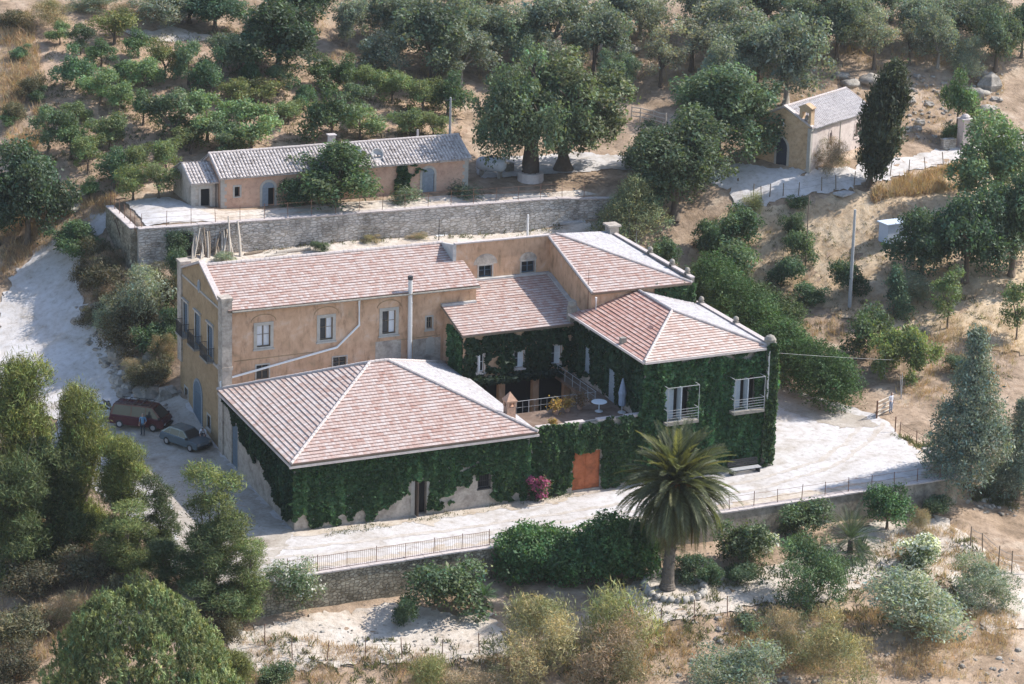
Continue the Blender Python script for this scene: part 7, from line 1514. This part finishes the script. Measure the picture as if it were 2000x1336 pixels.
# ------------------------------------------------------------------ people
def person(label, foot, rz, pose, shirt, legs, hair='hair', height=1.74):
    """one continuous skinned body; joints in a 1.74 m frame, facing +y"""
    J = dict(pelvis=((0, 0, .95), .125), waist=((0, 0, 1.08), .118), chest=((0, 0, 1.30), .145), neck=((0, 0, 1.47), .058), chin=((0, .03, 1.55), .066), head=((0, .015, 1.645), .085), crown=((0, 0, 1.71), .055))
    E = [('pelvis', 'waist'), ('waist', 'chest'), ('chest', 'neck'), ('neck', 'chin'), ('chin', 'head'), ('head', 'crown')]
    for s, k in ((-1, 'l'), (1, 'r')):
        J.update({'hip'+k: ((s*.10, 0, .90), .10), 'knee'+k: ((s*.11, .02, .50), .062), 'ankle'+k: ((s*.11, -.02, .09), .045), 'toe'+k: ((s*.13, .15, .035), .036),
                  'sho'+k: ((s*.19, 0, 1.40), .062), 'elb'+k: ((s*.25, -.03, 1.12), .044), 'wri'+k: ((s*.26, .05, .88), .030), 'palm'+k: ((s*.26, .07, .82), .034)})
        E += [('pelvis', 'hip'+k), ('hip'+k, 'knee'+k), ('knee'+k, 'ankle'+k), ('ankle'+k, 'toe'+k), ('chest', 'sho'+k), ('sho'+k, 'elb'+k), ('elb'+k, 'wri'+k), ('wri'+k, 'palm'+k)]
    for kk, v in pose.items(): J[kk] = (v, J[kk][1])
    for s, k in ((-1, 'l'), (1, 'r')):
        pw_ = Vector(J['palm'+k][0]); d = (pw_-Vector(J['wri'+k][0])).normalized(); sd2 = d.cross(Vector((0, 0, 1)) if abs(d.z) < .9 else Vector((0, 1, 0))).normalized()
        for f in range(4):
            b_ = pw_+sd2*(f-1.5)*.021+d*.02; l = (.062, .075, .07, .055)[f]; m_ = b_+d*l*.6; t_ = m_+(d*.7+Vector((0, 0, -.4)))*l*.5
            J[f'f{f}a'+k] = (tuple(m_), .0095); J[f'f{f}b'+k] = (tuple(t_), .008); E += [('palm'+k, f'f{f}a'+k), (f'f{f}a'+k, f'f{f}b'+k)]
        t_ = pw_+sd2*.05+d*.01; J['th'+k] = (tuple(t_), .010); J['th2'+k] = (tuple(t_+d*.035), .009); E += [('palm'+k, 'th'+k), ('th'+k, 'th2'+k)]
    names_ = list(J); me = bpy.data.meshes.new('person'); me.from_pydata([J[n][0] for n in names_], [(names_.index(a), names_.index(b)) for a, b in E], [])
    tmp = bpy.data.objects.new('person', me); COL.objects.link(tmp); md = tmp.modifiers.new('skin', 'SKIN'); md.use_smooth_shade = True
    for v, n in zip(me.skin_vertices[0].data, names_): v.radius = (J[n][1], J[n][1]*(.72 if n in ('chest', 'waist', 'pelvis') else 1)); v.use_root = (n == 'pelvis')
    tmp.modifiers.new('sub', 'SUBSURF').levels = 1
    dg = bpy.context.evaluated_depsgraph_get(); m2 = bpy.data.meshes.new_from_object(tmp.evaluated_get(dg)); bpy.data.objects.remove(tmp)
    for mm in ('skin', shirt, legs, hair, 'cloth_dark'): m2.materials.append(M[mm])
    pv = Vector(J['pelvis'][0]); seg = []
    def near(c):
        best, bn = 9, ''
        for a, b in E:
            A_, B_ = Vector(J[a][0]), Vector(J[b][0]); ab = B_-A_; t = max(0, min(1, (c-A_).dot(ab)/max(ab.dot(ab), 1e-9))); dd = (c-A_-ab*t).length-(J[a][1]+(J[b][1]-J[a][1])*t)
            if dd < best: best, bn = dd, (a, b, t)
        return bn
    hd = Vector(J['head'][0]); up3 = (Vector(J['crown'][0])-Vector(J['chin'][0])).normalized()
    for p in m2.polygons:
        a, b, t = near(p.center); k = 1
        if a[:3] in ('hip', 'kne') or b[:3] in ('hip',): k = 2
        if a[:3] == 'ank': k = 4
        if a[:2] in ('wr', 'pa', 'th') or (a[0] == 'f' and a[1].isdigit()) or (a[:3] == 'elb' and t > .3): k = 0
        if a in ('neck', 'chin', 'head') or b == 'crown': k = 0
        if a in ('chin', 'head') and ((p.center-hd).dot(up3) > .02 or (p.center-hd).y < -.03): k = 3
        p.material_index = k
    m2.polygons.foreach_set('use_smooth', [True]*len(m2.polygons))
    o = link('person', m2); o.location = (foot[0], foot[1], foot[2]+.05); o.rotation_euler = (0, 0, rz); o.scale = (height/1.74,)*3
    tag(o, label, 'person'); return o
person('man in a blue shirt and dark trousers standing beside the red van', G(279, 851), R_(150), dict(elbl=(-.27, .02, 1.13), wril=(-.22, .2, 1.0), palml=(-.2, .26, .99)), 'cloth_blue', 'cloth_dark', 'greyhair')
person('man bending over the bonnet of the grey blue car', G(398, 868), R_(155), dict(waist=(0, .10, 1.05), chest=(0, .34, 1.18), neck=(0, .50, 1.26), chin=(0, .57, 1.29), head=(0, .62, 1.36), crown=(0, .64, 1.44), shol=(-.19, .40, 1.24), shor=(.19, .40, 1.24),
        elbl=(-.24, .52, 1.0), elbr=(.24, .52, 1.0), wril=(-.16, .72, .93), wrir=(.16, .72, .93), palml=(-.15, .79, .92), palmr=(.15, .79, .92)), 'cloth_white', 'cloth_purple')
person('person in a pale top and light blue trousers standing at the yard gate', G(1739, 808), R_(200), dict(elbr=(.30, .0, 1.15), wrir=(.16, .1, 1.02), palmr=(.1, .13, 1.0)), 'cloth_white', 'cloth_grey')

# ------------------------------------------------------------------ dry grass and weeds
def tufts(name, regions, blade, h, base, label, seed, k=9, mat='straw', lean=.4, cat='grass'):
    rs = np.random.default_rng(seed); pos = []
    for poly, n, hs in regions:
        P = np.array(pxpoly(poly)); a, b = P.min(0), P.max(0)
        A = rs.uniform(a, b, (int(n*2.2), 2)); dn = np.array([noise.noise((q[0]*.35, q[1]*.35, seed)) for q in A]); A = A[inpoly(A, P) & (dn+rs.normal(0, .22, len(A)) > -.05)][:n]
        pos.append(np.c_[A, H(A[:, 0], A[:, 1]), np.full(len(A), hs)])
    P = np.concatenate(pos); c = np.repeat(P[:, :3], k, axis=0)+np.c_[rs.normal(0, .13, (len(P)*k, 2)), np.zeros(len(P)*k)]; hh = np.repeat(P[:, 3], k)*h*np.exp(rs.normal(0, .3, len(c)))
    t = unit(np.c_[rs.normal(0, lean, (len(c), 2)), np.ones(len(c))]); nn = unit(np.c_[rs.normal(size=(len(c), 2)), np.full(len(c), .25)])
    c = c+t*(hh*.45)[:, None]
    col = np.repeat(colours(base, len(P), rs, .2, .08), k, axis=0)
    co, q = leaf_quads(c, nn, hh*.5, blade, t); me = bpy.data.meshes.new(name); fast_mesh(me, co, q, np.repeat(col, 4, axis=0)); me.materials.append(M[mat])
    o = link(name, me); tag(o, label, cat, kind='stuff'); return o
tufts('dry_grass', [([(1705, 372), (1790, 345), (1880, 322), (1910, 340), (1880, 378), (1705, 400)], 2400, 1.3), ([(0, 40), (60, 30), (95, 240), (60, 330), (0, 260)], 2200, 1.3), ([(0, 440), (100, 400), (230, 380), (215, 410), (60, 500), (0, 560)], 1300, 1.0),
                    ([(60, 20), (900, 0), (1300, 60), (1500, 60), (1980, 100), (1980, 140), (1200, 200), (900, 190), (640, 160), (300, 30)], 4200, 1.0), ([(1330, 500), (1420, 410), (1600, 400), (1750, 380), (2000, 560), (2000, 700), (1700, 650), (1500, 560)], 4500, .5),
                    ([(470, 1230), (900, 1290), (1300, 1230), (1500, 1200), (1990, 1200), (1990, 1336), (480, 1336)], 15000, .75), ([(60, 1000), (280, 1100), (240, 1150), (60, 1330), (0, 1330), (0, 1000)], 2200, 1.1), ([(1640, 1060), (1900, 1020), (1990, 1120), (1850, 1140)], 900, .7), ([(1550, 200), (1700, 130), (1960, 150), (1960, 290), (1780, 280)], 1400, .8), ([(1500, 640), (1720, 700), (1760, 800), (1980, 760), (1990, 660), (1700, 600)], 1500, .9)],
      .055, .46, (.47, .34, .215), 'dry yellow grass tufts on banks and slopes', 21)
tufts('weeds', [([(60, 420), (90, 100), (450, 60), (900, 180), (900, 270), (350, 300), (200, 400)], 3400, .9), ([(620, 1040), (960, 985), (1120, 965), (1160, 965), (1000, 990), (640, 1050)], 260, .6), ([(470, 1240), (1290, 1240), (1290, 1336), (480, 1336)], 900, 1.1), ([(1150, 1150), (1900, 1050), (1980, 1200), (1300, 1330)], 1100, 1.0), ([(1340, 500), (1500, 400), (1980, 500), (1980, 760), (1700, 700)], 900, .9), ([(1740, 850), (1990, 900), (1990, 1000), (1890, 960)], 700, 1.0), ([(480, 500), (1100, 450), (1100, 438), (480, 485)], 260, .8)],
      .16, .30, (.135, .14, .075), 'low dull green weeds scattered on the dry ground', 22, mat='leaf', lean=.6, cat='weeds')
def pebbles(name, regions, label, seed, mat):
    rs = np.random.default_rng(seed); mb = MB()
    for poly, n, s0 in regions:
        P = np.array(pxpoly(poly)); a, b = P.min(0), P.max(0); A = rs.uniform(a, b, (n*2, 2)); A = A[inpoly(A, P)][:n]; Z = H(A[:, 0], A[:, 1])
        for (x, y), z in zip(A, Z): s_ = s0*math.exp(rs.normal(0, .45)); mb.rock((x, y, z+s_*.15), (s_*rs.uniform(.7, 1.2), s_*rs.uniform(.7, 1.2), s_*.6), int(rs.integers(0, 99)), 0, 6, 4)
    o = mb.build(name, M[mat]); tag(o, label, 'stones', kind='stuff')
pebbles('loose_stones', [([(470, 1232), (860, 1195), (1000, 1250), (980, 1290), (500, 1310)], 380, .08), ([(1880, 930), (1990, 900), (1990, 1010), (1890, 1000)], 160, .12), ([(1250, 1200), (1480, 1190), (1400, 1336), (1250, 1336)], 200, .09), ([(1550, 180), (1960, 130), (1960, 280), (1760, 280)], 260, .2), ([(130, 600), (200, 600), (330, 800), (250, 790)], 200, .25), ([(1500, 1180), (1990, 1240), (1990, 1336), (1500, 1336)], 330, .09)],
        'loose pale stones scattered on the dry ground', 31, 'rockgrey')

# ------------------------------------------------------------------ air between the camera and the far hillside
mh = bpy.data.materials.new('summer_haze'); mh.use_nodes = True; nh = mh.node_tree; nh.nodes.clear()
pv_ = N(nh, 'ShaderNodeVolumePrincipled'); pv_.inputs['Density'].default_value = 0.00009; pv_.inputs['Color'].default_value = (0.93, 0.96, 1.0, 1); pv_.inputs['Anisotropy'].default_value = 0.2
oh = N(nh, 'ShaderNodeOutputMaterial'); nh.links.new(pv_.outputs[0], oh.inputs['Volume'])
mb = MB(); mb.box(-275, 305, -235, 325, -29, 67); hz = mb.build('haze', mh); tag(hz, 'thin summer haze over the hillside', 'haze', kind='stuff')
